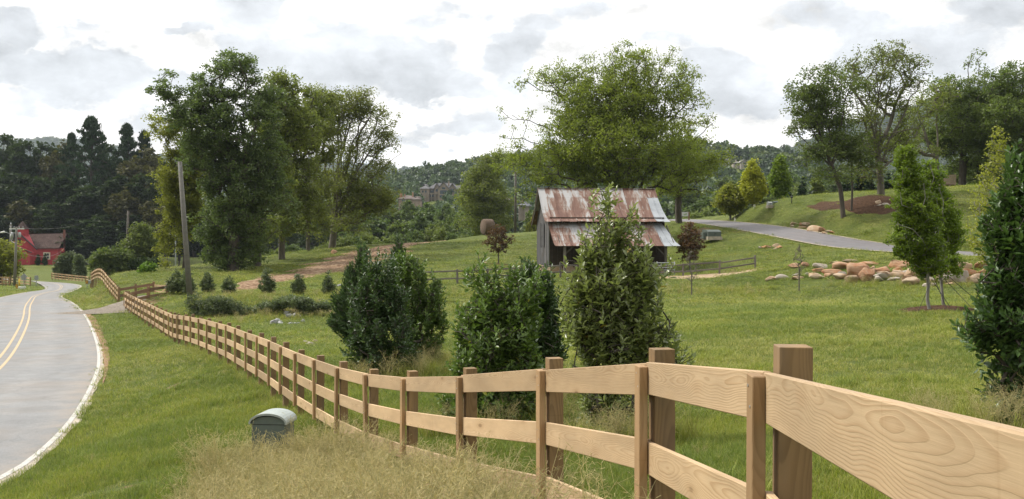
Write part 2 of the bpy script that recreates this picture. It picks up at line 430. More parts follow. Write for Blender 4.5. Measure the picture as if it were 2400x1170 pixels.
def earth(name, stops, sc=5.0, bd=0.04):
    m, g, b, o = new_mat(name); p = g.pos()
    n = g.noise(p, sc, 7, 0.7); v = g.voro(p, sc * 4)
    c = g.ramp(g.math('ADD', g.math('MULTIPLY', n, 0.75), g.math('MULTIPLY', v, 0.35)), stops)
    g.put(b.inputs['Base Color'], c); b.inputs['Roughness'].default_value = 0.95
    b.inputs['Specular IOR Level'].default_value = 0.1
    g.put(b.inputs['Normal'], g.bump(g.math('ADD', n, v), 0.9, bd)); return m
M_straw = earth('straw_path', [(0.34, (0.085, 0.058, 0.030)), (0.46, (0.17, 0.10, 0.06)), (0.6, (0.30, 0.20, 0.125)), (0.78, (0.45, 0.34, 0.22))], 0.9, 0.12)
M_clay = earth('red_clay', [(0.3, (0.17, 0.10, 0.055)), (0.55, (0.27, 0.17, 0.10)), (0.8, (0.43, 0.31, 0.20))], 3.0)
M_gravel = earth('gravel', [(0.3, (0.12, 0.105, 0.09)), (0.5, (0.25, 0.215, 0.175)), (0.75, (0.40, 0.35, 0.285))], 7.0, 0.05)
M_mulch = earth('mulch', [(0.3, (0.030, 0.018, 0.012)), (0.5, (0.085, 0.047, 0.028)), (0.8, (0.17, 0.10, 0.06))], 5.0, 0.08)


def rock_mat(name, ca, cb, cc):
    m, g, b, o = new_mat(name); r = g.rnd()
    p = g.vmath('ADD', g.obj(), g.comb(g.math('MULTIPLY', r, 90), g.math('MULTIPLY', r, 41), 0))
    n = g.noise(p, 1.5, 7, 0.65); n2 = g.noise(g.vmath('MULTIPLY', p, (1.5, 1.5, 7)), 1.4, 6, 0.7)
    c = g.mix(g.smooth(n, 0.40, 0.60), ca, cb)
    c = g.mix(g.math('MULTIPLY', g.smooth(n2, 0.52, 0.7), 0.75), c, cc)
    c = g.vmath('SCALE', c, scale=g.math('ADD', 0.8, g.math('MULTIPLY', r, 0.4)))
    g.put(b.inputs['Base Color'], c); b.inputs['Roughness'].default_value = 0.85
    g.put(b.inputs['Normal'], g.bump(g.math('ADD', n, n2), 0.9, 0.08)); return m
M_rock_orange = rock_mat('sandstone_orange', (0.37, 0.175, 0.082), (0.43, 0.275, 0.165), (0.20, 0.105, 0.055))
M_rock_tan = rock_mat('sandstone_tan', (0.39, 0.255, 0.15), (0.45, 0.345, 0.24), (0.24, 0.15, 0.09))
M_rock_grey = rock_mat('sandstone_grey', (0.33, 0.28, 0.22), (0.41, 0.36, 0.30), (0.20, 0.15, 0.11))
M_rock_white = rock_mat('creek_stone', (0.30, 0.30, 0.30), (0.42, 0.42, 0.42), (0.20, 0.19, 0.18))

# ------------------------------------------------------------------ terrain
BAT = [  # the long fence: batten column, top row, height of the three-board stack (photo pixels), far -> near
 (291.5, 684, 33.1), (297.2, 687.4, 34.2), (303.4, 690.6, 35.3), (309.7, 693.8, 36.3), (315.9, 697, 37.2), (322.4, 700.3, 38.1), (329.7, 703.6, 39.1),
 (337, 707.2, 40.1), (345.4, 711, 41.4), (354, 715.4, 42.9), (363.6, 720, 44.5), (373.8, 724.6, 46.3), (384.6, 729.8, 48.6), (395.9, 735.6, 51.2),
 (404.9, 737.4, 53), (415.2, 738.9, 55.2), (431.5, 740.3, 57.6), (447, 741.5, 60.2), (466.4, 746.5, 63.3), (485.4, 751.5, 66.6), (509.7, 757.1, 70.8),
 (530.3, 762.6, 75.3), (552, 770, 80.5), (577, 779.5, 86.6), (603.5, 788.5, 93.8), (631.7, 799.4, 102.2), (659.5, 812, 111.6), (694, 827, 122),
 (738, 842.6, 135), (792.8, 860.7, 150), (860, 877, 168), (948.5, 885, 191), (1081, 881, 238), (1275, 866, 303), (1515, 852, 439), (1790, 870, 686)]
STACK = 0.82
FENCE = []
for (bx, ty, H) in BAT:
    Y = STACK * F / H
    FENCE.append(P(bx, ty, Y))
FENCE.append((0.435, 0.50, -0.135)); FENCE.append((0.30, -1.9, -0.10)); FENCE.append((0.10, -4.2, -0.10))
HILLF = [(276.7, 675.5, 69), (272.5, 671, 70.5), (268, 666, 72), (263.5, 661, 73.3), (259, 656, 74.6), (254.7, 651, 76), (250, 645.7, 78), (245.5, 640, 80.5), (240.8, 634.6, 84),
         (236.3, 630.8, 88), (232.2, 629.6, 92.2), (228.6, 629.9, 96.3), (225, 631.3, 99.5), (221.7, 633, 102), (218.2, 635.4, 104), (215.4, 637.5, 105.5), (213, 639.3, 106.5)]
HILL = [P(*q) for q in HILLF]
FARF = [P(121 + (208 - 121) * t, 639.3 + (648.6 - 639.3) * t ** 0.9, 157 - 9 * t) for t in np.linspace(0, 1, 12)]

RZ = np.array([(-60, -3.2), (0, -3.42), (15, -3.58), (25, -3.75), (33, -3.9), (60, -4.2), (78, -4.4), (100, -4.95), (115, -5.25), (150, -6.05), (200, -6.9), (300, -7.5)])
def road_z(Y): return np.interp(Y, RZ[:, 0], RZ[:, 1])
def road_pt(px, py):
    Y = 60.0
    for _ in range(60): Y = 0.5 * Y + 0.5 * (-road_z(Y) * F / (py - PY0))
    return ((px - PX0) / F * Y, Y)


def smooth_line(pts, n, it=2):
    """Chaikin then even resampling"""
    p = np.array(pts, dtype=float)
    for _ in range(it):
        q = 0.75 * p[:-1] + 0.25 * p[1:]; r = 0.25 * p[:-1] + 0.75 * p[1:]
        p = np.vstack([p[:1], np.stack([q, r], 1).reshape(-1, p.shape[1]), p[-1:]])
    d = np.r_[0, np.cumsum(np.linalg.norm(np.diff(p[:, :2], axis=0), axis=1))]
    s = np.linspace(0, d[-1], n)
    return np.stack([np.interp(s, d, p[:, k]) for k in range(p.shape[1])], 1)

near_r = [(-7.9, -40), (-7.5, -10), (-7.35, 6)] + [road_pt(*q) for q in
          [(0, 1133), (100, 1068), (180, 985), (225, 900), (240, 850), (232, 800), (205, 740), (175, 710), (143, 697)]]
nr = np.array(near_r); tn = np.gradient(nr, axis=0); tn /= np.linalg.norm(tn, axis=1)[:, None]
near_l = [tuple(q) for q in (nr + np.stack([-tn[:, 1], tn[:, 0]], 1) * 5.9)]
far_r = [road_pt(*q) for q in [(148, 690), (166, 684), (181, 678), (191, 672.5), (190, 669), (180, 666.3), (158, 663.6), (120, 661.2), (88, 659.3), (40, 656.5), (-40, 653), (-160, 650)]]
far_l = [road_pt(*q) for q in [(33, 690), (64, 684), (92, 681), (104, 678.6), (106, 675.5), (102, 671.5), (95, 667), (84, 661.5), (68, 657.2), (30, 653.6), (-60, 650.5), (-190, 648)]]
ROAD_R = smooth_line(near_r + far_r, 260); ROAD_L = smooth_line(near_l[:-1] + [road_pt(-8, 698.5)] + far_l, 260)
def with_road_z(l): return np.c_[l[:, :2], road_z(l[:, 1])]
ROAD_R, ROAD_L = with_road_z(ROAD_R), with_road_z(ROAD_L)

lane_lo = [(2480, 611, 63), (2330, 602, 68), (2290, 600, 69), (2100, 591.5, 72.5), (1950, 580, 79), (1850, 561, 87), (1750, 541, 98), (1650, 525, 112), (1590, 517.5, 124), (1545, 516.5, 137)]
lane_hi = [(2480, 603, 68.5), (2330, 594, 73.5), (2290, 591.5, 74.5), (2110, 577, 79), (1985, 557.5, 86.5), (1880, 537.5, 95.5), (1780, 524.5, 107), (1690, 517, 119), (1625, 514.2, 131), (1575, 513.8, 144)]
LANE_A = smooth_line([P(*q) for q in lane_lo], 140); LANE_B = smooth_line([P(*q) for q in lane_hi], 140)

CP = []
for i, q in enumerate(FENCE): CP.append((q[0], q[1], q[2] - 1.06))
for q in HILL: CP.append((q[0], q[1], q[2] - 1.08))
for q in FARF[::3]: CP.append((q[0], q[1], q[2] - 1.05))
for l in (ROAD_R, ROAD_L):
    for q in l[::9]: CP.append(tuple(q))
for l in (LANE_A, LANE_B):
    for q in l[::9]: CP.append(tuple(q))
for q in [(2000, 1100, 7.4), (1700, 1100, 8.3), (1650, 900, 17.3), (1650, 800, 28.6), (1650, 725, 49), (2100, 900, 15.5), (2100, 800, 24.5), (2200, 720, 35), (2330, 800, 23), (2400, 950, 12.5),
          (1900, 720, 46), (1350, 800, 31), (1350, 722, 52), (1000, 800, 34), (1000, 735, 53), (800, 812, 33), (700, 765, 48),
          (1790, 657, 66), (2000, 656, 61.5), (2290, 664, 57), (2500, 668, 55), (1850, 620, 71), (2050, 610, 67), (2300, 615, 62.5), (2500, 620, 60),
          (1600, 695, 60), (1760, 689, 61), (1600, 675, 65), (1750, 668, 66), (1400, 690, 63), (1050, 692, 60), (900, 700, 59),
          (640, 758, 50), (560, 762, 49), (800, 737, 54), (450, 702, 60), (600, 692, 62), (750, 686, 64), (850, 681, 65), (447, 709, 57), (510, 752, 51),
          (350, 699, 63), (400, 690, 66), (550, 685, 72), (700, 645, 86), (850, 602, 104), (1000, 569, 124),
          (480, 655, 80), (600, 628, 97), (660, 610, 104), (722, 590, 112), (780, 582, 117), (850, 574.5, 122), (330, 645, 95), (400, 632, 100), (270, 650, 92),
          (1050, 645, 73), (1100, 620, 84), (1100, 585, 105), (1130, 552, 128), (1250, 544, 131), (1000, 600, 100),
          (1230, 648, 77), (1290, 645, 74), (1580, 646, 74), (1275, 640, 81), (1560, 639, 81), (1290, 630, 88), (1560, 628, 88),
          (1650, 603, 85), (1665, 557, 95), (1700, 640, 74), (1750, 577, 88), (1850, 602, 77.5), (1620, 560, 98), (1600, 545, 110),
          (1900, 519, 99), (2100, 560, 82), (2290, 575, 76.5), (2290, 500, 88), (2000, 472, 97), (1800, 484, 112), (1720, 499, 119), (2100, 457, 103), (2300, 441, 101), (2400, 433, 99), (2500, 430, 99), (2500, 560, 76),
          (40, 626, 250), (110, 620, 262), (150, 617, 270), (60, 651, 178), (120, 648, 183), (-100, 640, 200)]:
    CP.append(P(*q))
for q in [(0, 0, -1.5), (2.5, 0, -1.35), (7, 3, -1.55), (-3, 0, -2.15), (-5.5, 3, -3.0), (-4, 9, -2.75), (-2, 5, -2.0), (-0.3, 3.0, -1.55), (-6, 14, -3.2), (-3, 14, -2.75), (8, -20, -1.2), (-20, -30, -3.2), (0, -30, -1.6),
          (30, 10, -1.2), (60, 40, 1.0), (45, 20, -0.5), (-40, 10, -3.8), (-40, 40, -4.2), (-60, 70, -5.0), (-100, 100, -6), (-30, -5, -3.5)]:
    CP.append(q)
for (px, Y, z) in [(300, 150, -6.2), (500, 150, -5.5), (700, 160, -5), (900, 165, -4.5), (1050, 170, -4), (1250, 165, -3), (1450, 160, -1.5), (1600, 165, 0.5), (1800, 150, 3.0), (2000, 150, 4.6), (2200, 135, 5.6), (2400, 130, 6.2), (2215, 118, 5.75),
                   (-100, 300, -6), (150, 310, -6), (350, 300, -6), (550, 280, -8), (800, 250, -9), (1000, 250, -10), (1200, 250, -9), (1400, 250, -8), (1650, 250, -5), (1850, 240, -1), (2100, 230, 4), (2400, 230, 6),
                   (0, 500, 0), (400, 500, -4), (800, 400, -4), (1035, 420, 0), (1300, 400, 0), (1700, 400, 6), (2000, 400, 9), (2400, 400, 14),
                   (800, 640, 12), (1035, 640, 24.5), (1300, 640, 28), (1700, 640, 36), (2000, 640, 32), (2400, 640, 26),
                   (700, 840, 28), (900, 820, 40), (1080, 800, 50), (1300, 800, 58), (1500, 780, 60), (1700, 760, 60), (1850, 760, 54), (2000, 760, 38), (2300, 760, 28), (0, 900, 10), (400, 900, 10),
                   (200, 1500, 0), (1000, 1500, 10), (1700, 1500, 10), (2400, 1500, 10), (-800, 1500, 0), (3200, 1500, 10), (3400, 300, 12), (3600, 120, 6), (-1500, 300, -6)]:
    CP.append(((px - PX0) / F * Y, Y, z))
CP = np.array(CP)


def uv(X, Y):
    r = np.hypot(X, Y + 10.0)
    return np.stack([np.arctan2(X, Y + 10.0), np.log(np.maximum(r, 1.0))], -1)
# drop near-duplicates, then solve the radial basis system
U = uv(CP[:, 0], CP[:, 1]); keep = []
for i in range(len(U)):
    if all(np.hypot(*(U[i] - U[j])) > 0.006 for j in keep): keep.append(i)
U = U[keep]; Z = CP[keep, 2]
def phi(r2): return np.sqrt(r2 + 0.02 ** 2)
_A = phi(((U[:, None] - U[None]) ** 2).sum(-1)); n_ = len(U)
_Pm = np.c_[np.ones(n_), U]
_S = np.block([[_A + np.eye(n_) * -2e-4, _Pm], [_Pm.T, np.zeros((3, 3))]])
_w = np.linalg.solve(_S, np.r_[Z, np.zeros(3)])


def lumps(X, Y):
    """small unevenness of turf"""
    s = 0
    for k, (a, fx, fy, ph) in enumerate([(0.05, 0.31, 0.27, 1.0), (0.035, 0.83, -0.62, 2.1), (0.025, 1.7, 1.35, 0.4), (0.018, -2.9, 2.2, 3.0)]):
        s = s + a * np.sin(X * fx + 1.3 * np.sin(Y * fy * 0.6 + ph)) * np.sin(Y * fy + 1.1 * np.sin(X * fx * 0.7 + ph * 2))
    return s


def strip_info(A, B):
    c = 0.5 * (A + B); h = 0.5 * np.linalg.norm(A[:, :2] - B[:, :2], axis=1)
    return c, h, A, B
STRIPS = [strip_info(ROAD_R, ROAD_L), strip_info(LANE_A, LANE_B)]


def ground(X, Y, roads=True):
    X = np.atleast_1d(np.asarray(X, float)); Y = np.atleast_1d(np.asarray(Y, float))
    out = np.empty(len(X))
    for s in range(0, len(X), 20000):
        q = uv(X[s:s + 20000], Y[s:s + 20000])
        d2 = ((q[:, None] - U[None]) ** 2).sum(-1)
        out[s:s + 20000] = phi(d2) @ _w[:n_] + _w[n_] + q @ _w[n_ + 1:]
    rr = np.hypot(X, Y)
    out = out + lumps(X, Y) * np.clip(rr / 12, 0.3, 1) * np.clip(2.5 - rr / 120, 0, 1)
    if roads:
        for (c, h, A, B) in STRIPS:
            lo, hi = c[:, :2].min(0) - 12, c[:, :2].max(0) + 12
            idx = np.where((X > lo[0]) & (X < hi[0]) & (Y > lo[1]) & (Y < hi[1]))[0]
            for s in range(0, len(idx), 8000):
                ii = idx[s:s + 8000]
                d = np.hypot(X[ii, None] - c[None, :, 0], Y[ii, None] - c[None, :, 1])
                k = d.argmin(1); dist = d[np.arange(len(ii)), k] - h[k]
                ab = B[k] - A[k]
                t = ((X[ii] - A[k, 0]) * ab[:, 0] + (Y[ii] - A[k, 1]) * ab[:, 1]) / (ab[:, 0] ** 2 + ab[:, 1] ** 2)
                zr = A[k, 2] + np.clip(t, 0, 1) * ab[:, 2] - 0.06
                w = np.clip((dist - 0.15) / 1.6, 0, 1); w = w * w * (3 - 2 * w)
                w = np.where(dist < 0.15, 0, w)
                edge = np.clip((dist + 0.12) / 0.22, 0, 1) * 0.05
                out[ii] = out[ii] * w + (zr + edge) * (1 - w)
    return out
def gz(X, Y): return float(ground([X], [Y])[0])
def G(px, Y):
    X = (px - PX0) / F * Y
    return X, Y, gz(X, Y)


def dist_poly(X, Y, pts):
    p = smooth_line(pts, 120, 1)
    return np.hypot(X[:, None] - p[None, :, 0], Y[:, None] - p[None, :, 1]).min(1)


def build_ground():
    th = np.r_[np.linspace(-math.pi, -0.95, 50)[:-1], np.linspace(-0.95, -0.56, 50)[:-1], np.linspace(-0.56, 0.56, 380), np.linspace(0.56, 0.95, 50)[1:], np.linspace(0.95, math.pi, 50)[1:]]
    r = np.r_[0.0, np.geomspace(1.0, 260, 420), np.geomspace(260, 6000, 90)[1:]]
    T, R = np.meshgrid(th, r, indexing='ij')
    X = (np.sin(T) * R).ravel(); Y = (np.cos(T) * R - 10.0).ravel()
    z = ground(X, Y)
    # bare earth, by place: tyre-worn verges, the creek bank, patches on the slopes
    dirt = np.zeros(len(X))
    near = np.where(np.hypot(X, Y) < 220)[0]; xn, yn = X[near], Y[near]
    def spot(px, Y0, rx, ry, amp):
        cx = (px - PX0) / F * Y0
        dirt[near] = np.maximum(dirt[near], amp * np.exp(-((xn - cx) / rx) ** 2 - ((yn - Y0) / ry) ** 2))
    for s in [(820, 58, 4, 2.2, .55), (700, 55, 5, 2, .6), (600, 54, 5, 2.5, .65), (1620, 62, 6, 1.4, .7), (1400, 64, 6, 1.4, .5), (1800, 100, 5, 5, .75), (1740, 108, 4, 4, .6), (1690, 74, 4, 4, .62), (1640, 104, 3, 3, .9),
              (1990, 68, 7, 1.2, .6), (960, 118, 6, 5, .6), (1150, 100, 7, 9, .38), (215, 90, 5, 8, .6), (200, 74, 5, 4, .45), (330, 62, 3, 4, .55), (430, 55, 5, 3, .5), (230, 9.5, .9, .6, 1.0), (330, 10, .6, .4, .9), (300, 12.5, .8, .5, .9), (560, 12.2, 1.0, .6, .9), (410, 24, .9, .6, .9), (1900, 45, 9, 2, .35), (2000, 39, 9, 1.0, .45), (1650, 53, 8, 1.0, .5)]:
        spot(*s)
    k = len(r)
    i = np.arange(len(th) - 1)[:, None] * k + np.arange(k - 1)[None]
    f = np.stack([i, i + 1, i + k + 1, i + k], -1).reshape(-1, 4)
    me = np_mesh('ground', np.c_[X, Y, z], f[:, ::-1], {'dirt': dirt})
    o = link('ground', me, M_ground, smooth=True); tag(o, 'rolling mown green grass slopes of the meadow and verges', 'ground', kind='structure')
build_ground()


def ribbon(name, A, B, mat, dz, label, cat, nx=6, kind='structure'):
    n = len(A); t = np.linspace(0, 1, nx)[None, :, None]
    v = A[:, None] * (1 - t) + B[:, None] * t; v[..., 2] += dz
    i = np.arange(n - 1)[:, None] * nx + np.arange(nx - 1)[None]
    f = np.stack([i, i + 1, i + nx + 1, i + nx], -1).reshape(-1, 4)
    o = link(name, np_mesh(name, v.reshape(-1, 3), f, {'across': np.tile(np.linspace(0, 1, nx), n)}), mat, smooth=True)
    m = o.data
    if m.polygons[len(m.polygons) // 2].normal.z < 0: m.flip_normals()
    return tag(o, label, cat, kind=kind)


def offset_line(l, d):
    t = np.gradient(l[:, :2], axis=0); t /= np.linalg.norm(t, axis=1)[:, None]
    q = l.copy(); q[:, 0] += -t[:, 1] * d; q[:, 1] += t[:, 0] * d; return q      # + = to the left of travel
def between(A, B, d):
    """line at distance d from A measured towards B"""
    ab = (B - A); L = np.linalg.norm(ab[:, :2], axis=1)[:, None]; return A + ab / L * d

ribbon('road', ROAD_R, ROAD_L, M_road, 0.0, 'grey two lane country road curving away on the left', 'road', 25)
ribbon('white_edge_line', between(ROAD_R, ROAD_L, 0.03), between(ROAD_R, ROAD_L, 0.15), M_white, 0.006, 'worn white edge line along the right side of the road', 'road marking', 2)
ribbon('white_edge_line', between(ROAD_L, ROAD_R, 0.30), between(ROAD_L, ROAD_R, 0.42), M_white, 0.006, 'worn white edge line along the far side of the road', 'road marking', 2)
mid = 0.5 * (ROAD_R + ROAD_L); dirn = (ROAD_L - ROAD_R) / np.linalg.norm((ROAD_L - ROAD_R)[:, :2], axis=1)[:, None]
for s, w in ((-1, 'right'), (1, 'left')):
    ribbon('yellow_centre_line', mid + dirn * (s * 0.20 - 0.06), mid + dirn * (s * 0.20 + 0.06), M_yellow, 0.006, f'faded yellow centre line, the {w} one of the pair', 'road marking', 2)
ed = ROAD_R.copy(); ed2 = between(ROAD_R, ROAD_L, -0.10)
wob = 0.035 * np.sin(np.arange(260) * 2.1) + 0.03 * np.sin(np.arange(260) * 0.73)
ed2[:, :2] += (dirn[:, :2]) * wob[:, None]; ed2[:, 2] -= 0.02
ribbon('road_shoulder', between(ROAD_R, ROAD_L, 0.02), ed2, M_concrete, 0.003, 'pale broken paved lip beside the white edge line', 'road edge', 2)
ribbon('estate_lane', LANE_A, LANE_B, M_lane, 0.0, 'dark asphalt lane climbing the right hillside', 'lane')
for l, l2, w in ((LANE_A, LANE_B, 'lower'), (LANE_B, LANE_A, 'upper')):
    q = between(l, l2, -0.22); q2 = between(l, l2, 0.04)
    o = ribbon('lane_kerb', q, q2, simple('kerb_concrete_' + w, (0.50, 0.42, 0.31), 0.8), 0.012, f'pale concrete edge on the {w} side of the hillside lane', 'kerb', 2)


def sheet_along(name, pts, widths, mat, dz, label, cat, seed=0, kind='structure', nx=9, rag=0.25):
    l = smooth_line([(a, b) for a, b in pts], 110)
    w = np.interp(np.linspace(0, 1, 110), np.linspace(0, 1, len(widths)), widths)
    rs = RS(seed)
    def ragged():
        n = rs.randn(110); n = np.convolve(n, [.25, .5, .25], 'same'); return n
    t = np.gradient(l, axis=0); t /= np.linalg.norm(t, axis=1)[:, None]; nrm = np.stack([-t[:, 1], t[:, 0]], 1)
    a = l + nrm * (w / 2 * (1 + rag * ragged()))[:, None]; b = l - nrm * (w / 2 * (1 + rag * ragged()))[:, None]
    tt = np.linspace(0, 1, nx)[None, :, None]; v = (a[:, None] * (1 - tt) + b[:, None] * tt).reshape(-1, 2)
    z = ground(v[:, 0], v[:, 1]) + dz
    e = np.tile(np.r_[1, np.zeros(nx - 2), 1], 110); z = z - e * dz * 1.2
    i = np.arange(109)[:, None] * nx + np.arange(nx - 1)[None]
    f = np.stack([i, i + 1, i + nx + 1, i + nx], -1).reshape(-1, 4)
    o = link(name, np_mesh(name, np.c_[v, z], f), mat, smooth=True)
    if o.data.polygons[300].normal.z < 0: o.data.flip_normals()
    return tag(o, label, cat, kind=kind)


def blob_sheet(name, cx, cy, rx, ry, mat, dz, label, cat, seed=0, kind='structure', mound=0.0):
    rs = RS(seed); n, m = 64, 14
    a = np.linspace(0, 2 * math.pi, n, endpoint=False)
    rag = 1 + sum(rs.uniform(-.07, .07) * np.sin(k * a + rs.uniform(0, 6)) for k in range(2, 10))
    rr = np.linspace(0, 1, m)
    X = (cx + rx * np.outer(rr, np.cos(a) * rag)).ravel(); Y = (cy + ry * np.outer(rr, np.sin(a) * rag)).ravel()
    q = np.repeat(rr, n)
    z = ground(X, Y) + dz * (1 - q ** 6 * 1.2) + mound * (1 - q ** 2) + rs.uniform(-.01, .01, len(X))
    i = np.arange(m - 1)[:, None] * n + np.arange(n)[None]; j = np.arange(m - 1)[:, None] * n + (np.arange(n)[None] + 1) % n
    f = np.stack([i, i + n, j + n, j], -1).reshape(-1, 4)
    o = link(name, np_mesh(name, np.c_[X, Y, z], f), mat, smooth=True)
    if o.data.polygons[100].normal.z < 0: o.data.flip_normals()
    return tag(o, label, cat, kind=kind)


def hit(px, py, Y0=3.0, Y1=220.0):
    """first point of the ground seen along that sight line"""
    Y = np.geomspace(Y0, Y1, 500); X = (px - PX0) / F * Y; d = -(py - PY0) / F * Y - ground(X, Y)
    k = np.where(d < 0)[0]; k = k[0] if len(k) else -1
    return X[k], Y[k]


def outline_sheet(name, outline, mat, dz, label, cat, seed=0, kind='structure', mound=0.0, Y0=3.0):
    """patch of ground cover whose rim is given by where it lies on the ground"""
    rim = np.array([hit(a, b, Y0) for a, b in outline]); rim = smooth_line(np.vstack([rim, rim[:1]]), 97, 2)[:-1]
    rs = RS(seed); n, m = 96, 14; c = rim.mean(0); rr = np.linspace(0, 1, m)
    k = np.convolve(np.r_[rs.randn(98)], [.3, .4, .3], 'valid') * .035 + 1
    v = (c + (rim - c)[None] * (rr[:, None] * k[None])[..., None]).reshape(-1, 2); q = np.repeat(rr, n)
    z = ground(v[:, 0], v[:, 1]) + dz * (1 - q ** 6 * 1.2) + mound * (1 - q ** 2)
    i = np.arange(m - 1)[:, None] * n + np.arange(n)[None]; j = np.arange(m - 1)[:, None] * n + (np.arange(n)[None] + 1) % n
    o = link(name, np_mesh(name, np.c_[v, z], np.stack([i, i + n, j + n, j], -1).reshape(-1, 4)), mat, smooth=True)
    if o.data.polygons[100].normal.z < 0: o.data.flip_normals()
    return tag(o, label, cat, kind=kind)


def xy(px, Y): return ((px - PX0) / F * Y, Y)
sheet_along('dirt_path', [xy(520, 70), xy(560, 73), xy(640, 79), xy(720, 87), xy(790, 95), xy(850, 103), xy(920, 113), xy(985, 122), xy(1040, 128)], [0.8, 3.0, 5.6, 7.4, 7.6, 6.4, 4.4, 2.6, 0.8], M_straw, 0.06,
            'bare tan straw covered dirt path running up the left bank', 'path', 3, rag=0.30)
sheet_along('gravel_drive', [xy(205, 58), xy(232, 60), xy(262, 61.5), xy(285, 63), xy(315, 66), xy(345, 70)], [6.5, 4.4, 3.4, 3.2, 3.0, 2.5], M_gravel, 0.05, 'short grey gravel drive between the road and the gate gap', 'drive', 5)
vg = between(ROAD_R, ROAD_L, -0.22)
sel = vg[(vg[:, 1] > 27) & (vg[:, 1] < 62)]
sheet_along('clay_verge', [tuple(q[:2]) for q in sel[::4]], [0.03, 0.16, 0.34, 0.26, 0.42, 0.5, 0.35], M_clay, 0.035, 'strip of orange clay between the road edge and the grass', 'verge', 6, rag=0.3)
blob_sheet('barn_yard', *xy(1660, 72), 3.6, 1.7, earth('tan_soil', [(0.3, (0.24, 0.17, 0.11)), (0.6, (0.42, 0.31, 0.20)), (0.8, (0.5, 0.4, 0.28))], 3.0), 0.05, 'worn tan bare soil behind the split rail fence', 'soil', 7)
outline_sheet('mulch_bed', [(1884, 482), (1930, 473), (2000, 468), (2060, 466), (2120, 468), (2140, 485), (2110, 502), (2050, 506), (1980, 500), (1920, 494)], M_mulch, 0.07, 'wide dark brown mulch bed under the hilltop trees', 'mulch', 8, 'stuff', 0.10, 60)
blob_sheet('mulch_bed', *xy(2195, 34.4), 1.25, 1.5, M_mulch, 0.05, 'small ring of dark mulch round the two young trees', 'mulch', 9, 'stuff', 0.08)
blob_sheet('mulch_bed', *xy(1168, 88), 1.1, 1.2, M_mulch, 0.05, 'thin ring of mulch under the little maroon tree', 'mulch', 10, 'stuff', 0.05)

# ------------------------------------------------------------------ fences
M_steel_n = simple('nail_steel', (.45, .46, .46), .4, .6, .1)
def board(name, a, b, w, h, mat, parent, bev=0.0):
    """one plank from a to b as its own mesh, grain along local X; w = thickness, h = height of the face"""
    a, b = V(a), V(b); d = b - a; L = d.length; x = d.normalized()
    y = V((0, 0, 1)).cross(x)
    y = V((0, 1, 0)) if y.length < 1e-3 else y.normalized()
    z = x.cross(y)
    mb = MB(); mb.box(-L / 2, L / 2, -w / 2, w / 2, -h / 2, h / 2)
    o = mb.build(name, mat, parent)
    o.matrix_local = Matrix.Translation((a + b) / 2) @ Matrix((x, y, z)).transposed().to_4x4()
    if bev: bevel(o, bev)
    return o


def upright(name, base, top, w, d, along, mat, parent, bev=0.0, twist=0.0):
    """post or batten: w across the fence line, d along it"""
    a, b = V(base), V(top); x = (b - a).normalized(); y = V((along[0], along[1], 0)).normalized()
    if twist: y = Matrix.Rotation(twist, 3, 'Z') @ y
    z = x.cross(y).normalized(); y = z.cross(x).normalized()
    L = (b - a).length
    mb = MB(); mb.box(-L / 2, L / 2, -d / 2, d / 2, -w / 2, w / 2)
    o = mb.build(name, mat, parent)
    o.matrix_local = Matrix.Translation((a + b) / 2) @ Matrix((x, y, z)).transposed().to_4x4()
    if bev: bevel(o, bev)
    return o


def rail_fence(name, label, tops, side, spans_far=0, mats=(M_board, M_batten, M_post), board_h=0.14, pitch=0.34, nrails=3, battens=True, group=None, seed=1, detail=True):
    """tops: points on the front face at the top of the top rail; side: sign picking the front"""
    root = thing(name, label, 'fence', (0, 0, 0), 0, group)
    rs = RS(seed); n = len(tops); T = [V(p) for p in tops]
    dirs = []
    for i in range(n):
        d = T[min(i + 1, n - 1)] - T[max(i - 1, 0)]; d.z = 0; dirs.append(d.normalized())
    nor = [V((d.y, -d.x, 0)) * side for d in dirs]
    stack = pitch * (nrails - 1) + board_h
    for i in range(n):
        p, nn, d = T[i], nor[i], dirs[i]
        pc = p - nn * (0.025 + 0.0475) + d * 0.0
        zt = p.z + 0.055 + rs.uniform(-.012, .02); zb = gz(pc.x, pc.y) - 0.12
        lean = V((rs.uniform(-.012, .012), rs.uniform(-.012, .012), 0))
        upright('post', (pc.x, pc.y, zb), V((pc.x, pc.y, zt)) + lean, 0.092, 0.092, d, mats[2], root, 0.002 if detail else 0, rs.uniform(-.07, .07))
        if battens:
            bc = p + nn * 0.021
            if detail and i > 24:
                for r_ in range(nrails):
                    for dd_ in (-.025, .02):
                        nl = MB(); q = p + nn * .0412 + V((0, 0, -board_h * (.3 + .4 * (dd_ > 0)) - r_ * pitch)) + d * dd_ * .6; nl.tube([q - nn * .002, q + nn * .0012], .0045, 6); nl.build('nail', M_steel_n, root)
            upright('batten', (bc.x + rs.uniform(-.01, .014), bc.y, p.z - stack - rs.uniform(0.0, .04)), (bc.x + rs.uniform(-.006, .006), bc.y, p.z - rs.uniform(0.0, .012)), 0.038, 0.085, d, mats[1], root, 0.003 if detail else 0)
    i = 0
    while i < n - 1:
        j = min(n - 1, i + (2 if i < spans_far else 1))
        for r in range(nrails):
            dz = -board_h / 2 - r * pitch
            a, b = T[i] - nor[i] * 0.0125, T[j] - nor[j] * 0.0125
            a = a + V((0, 0, dz + rs.uniform(-.006, .006))); b = b + V((0, 0, dz + rs.uniform(-.006, .006)))
            e = (b - a).normalized() * 0.0006
            board('rail', a + e, b - e, 0.025, board_h, mats[0], root, 0.003 if detail else 0)
        i = j
    return root


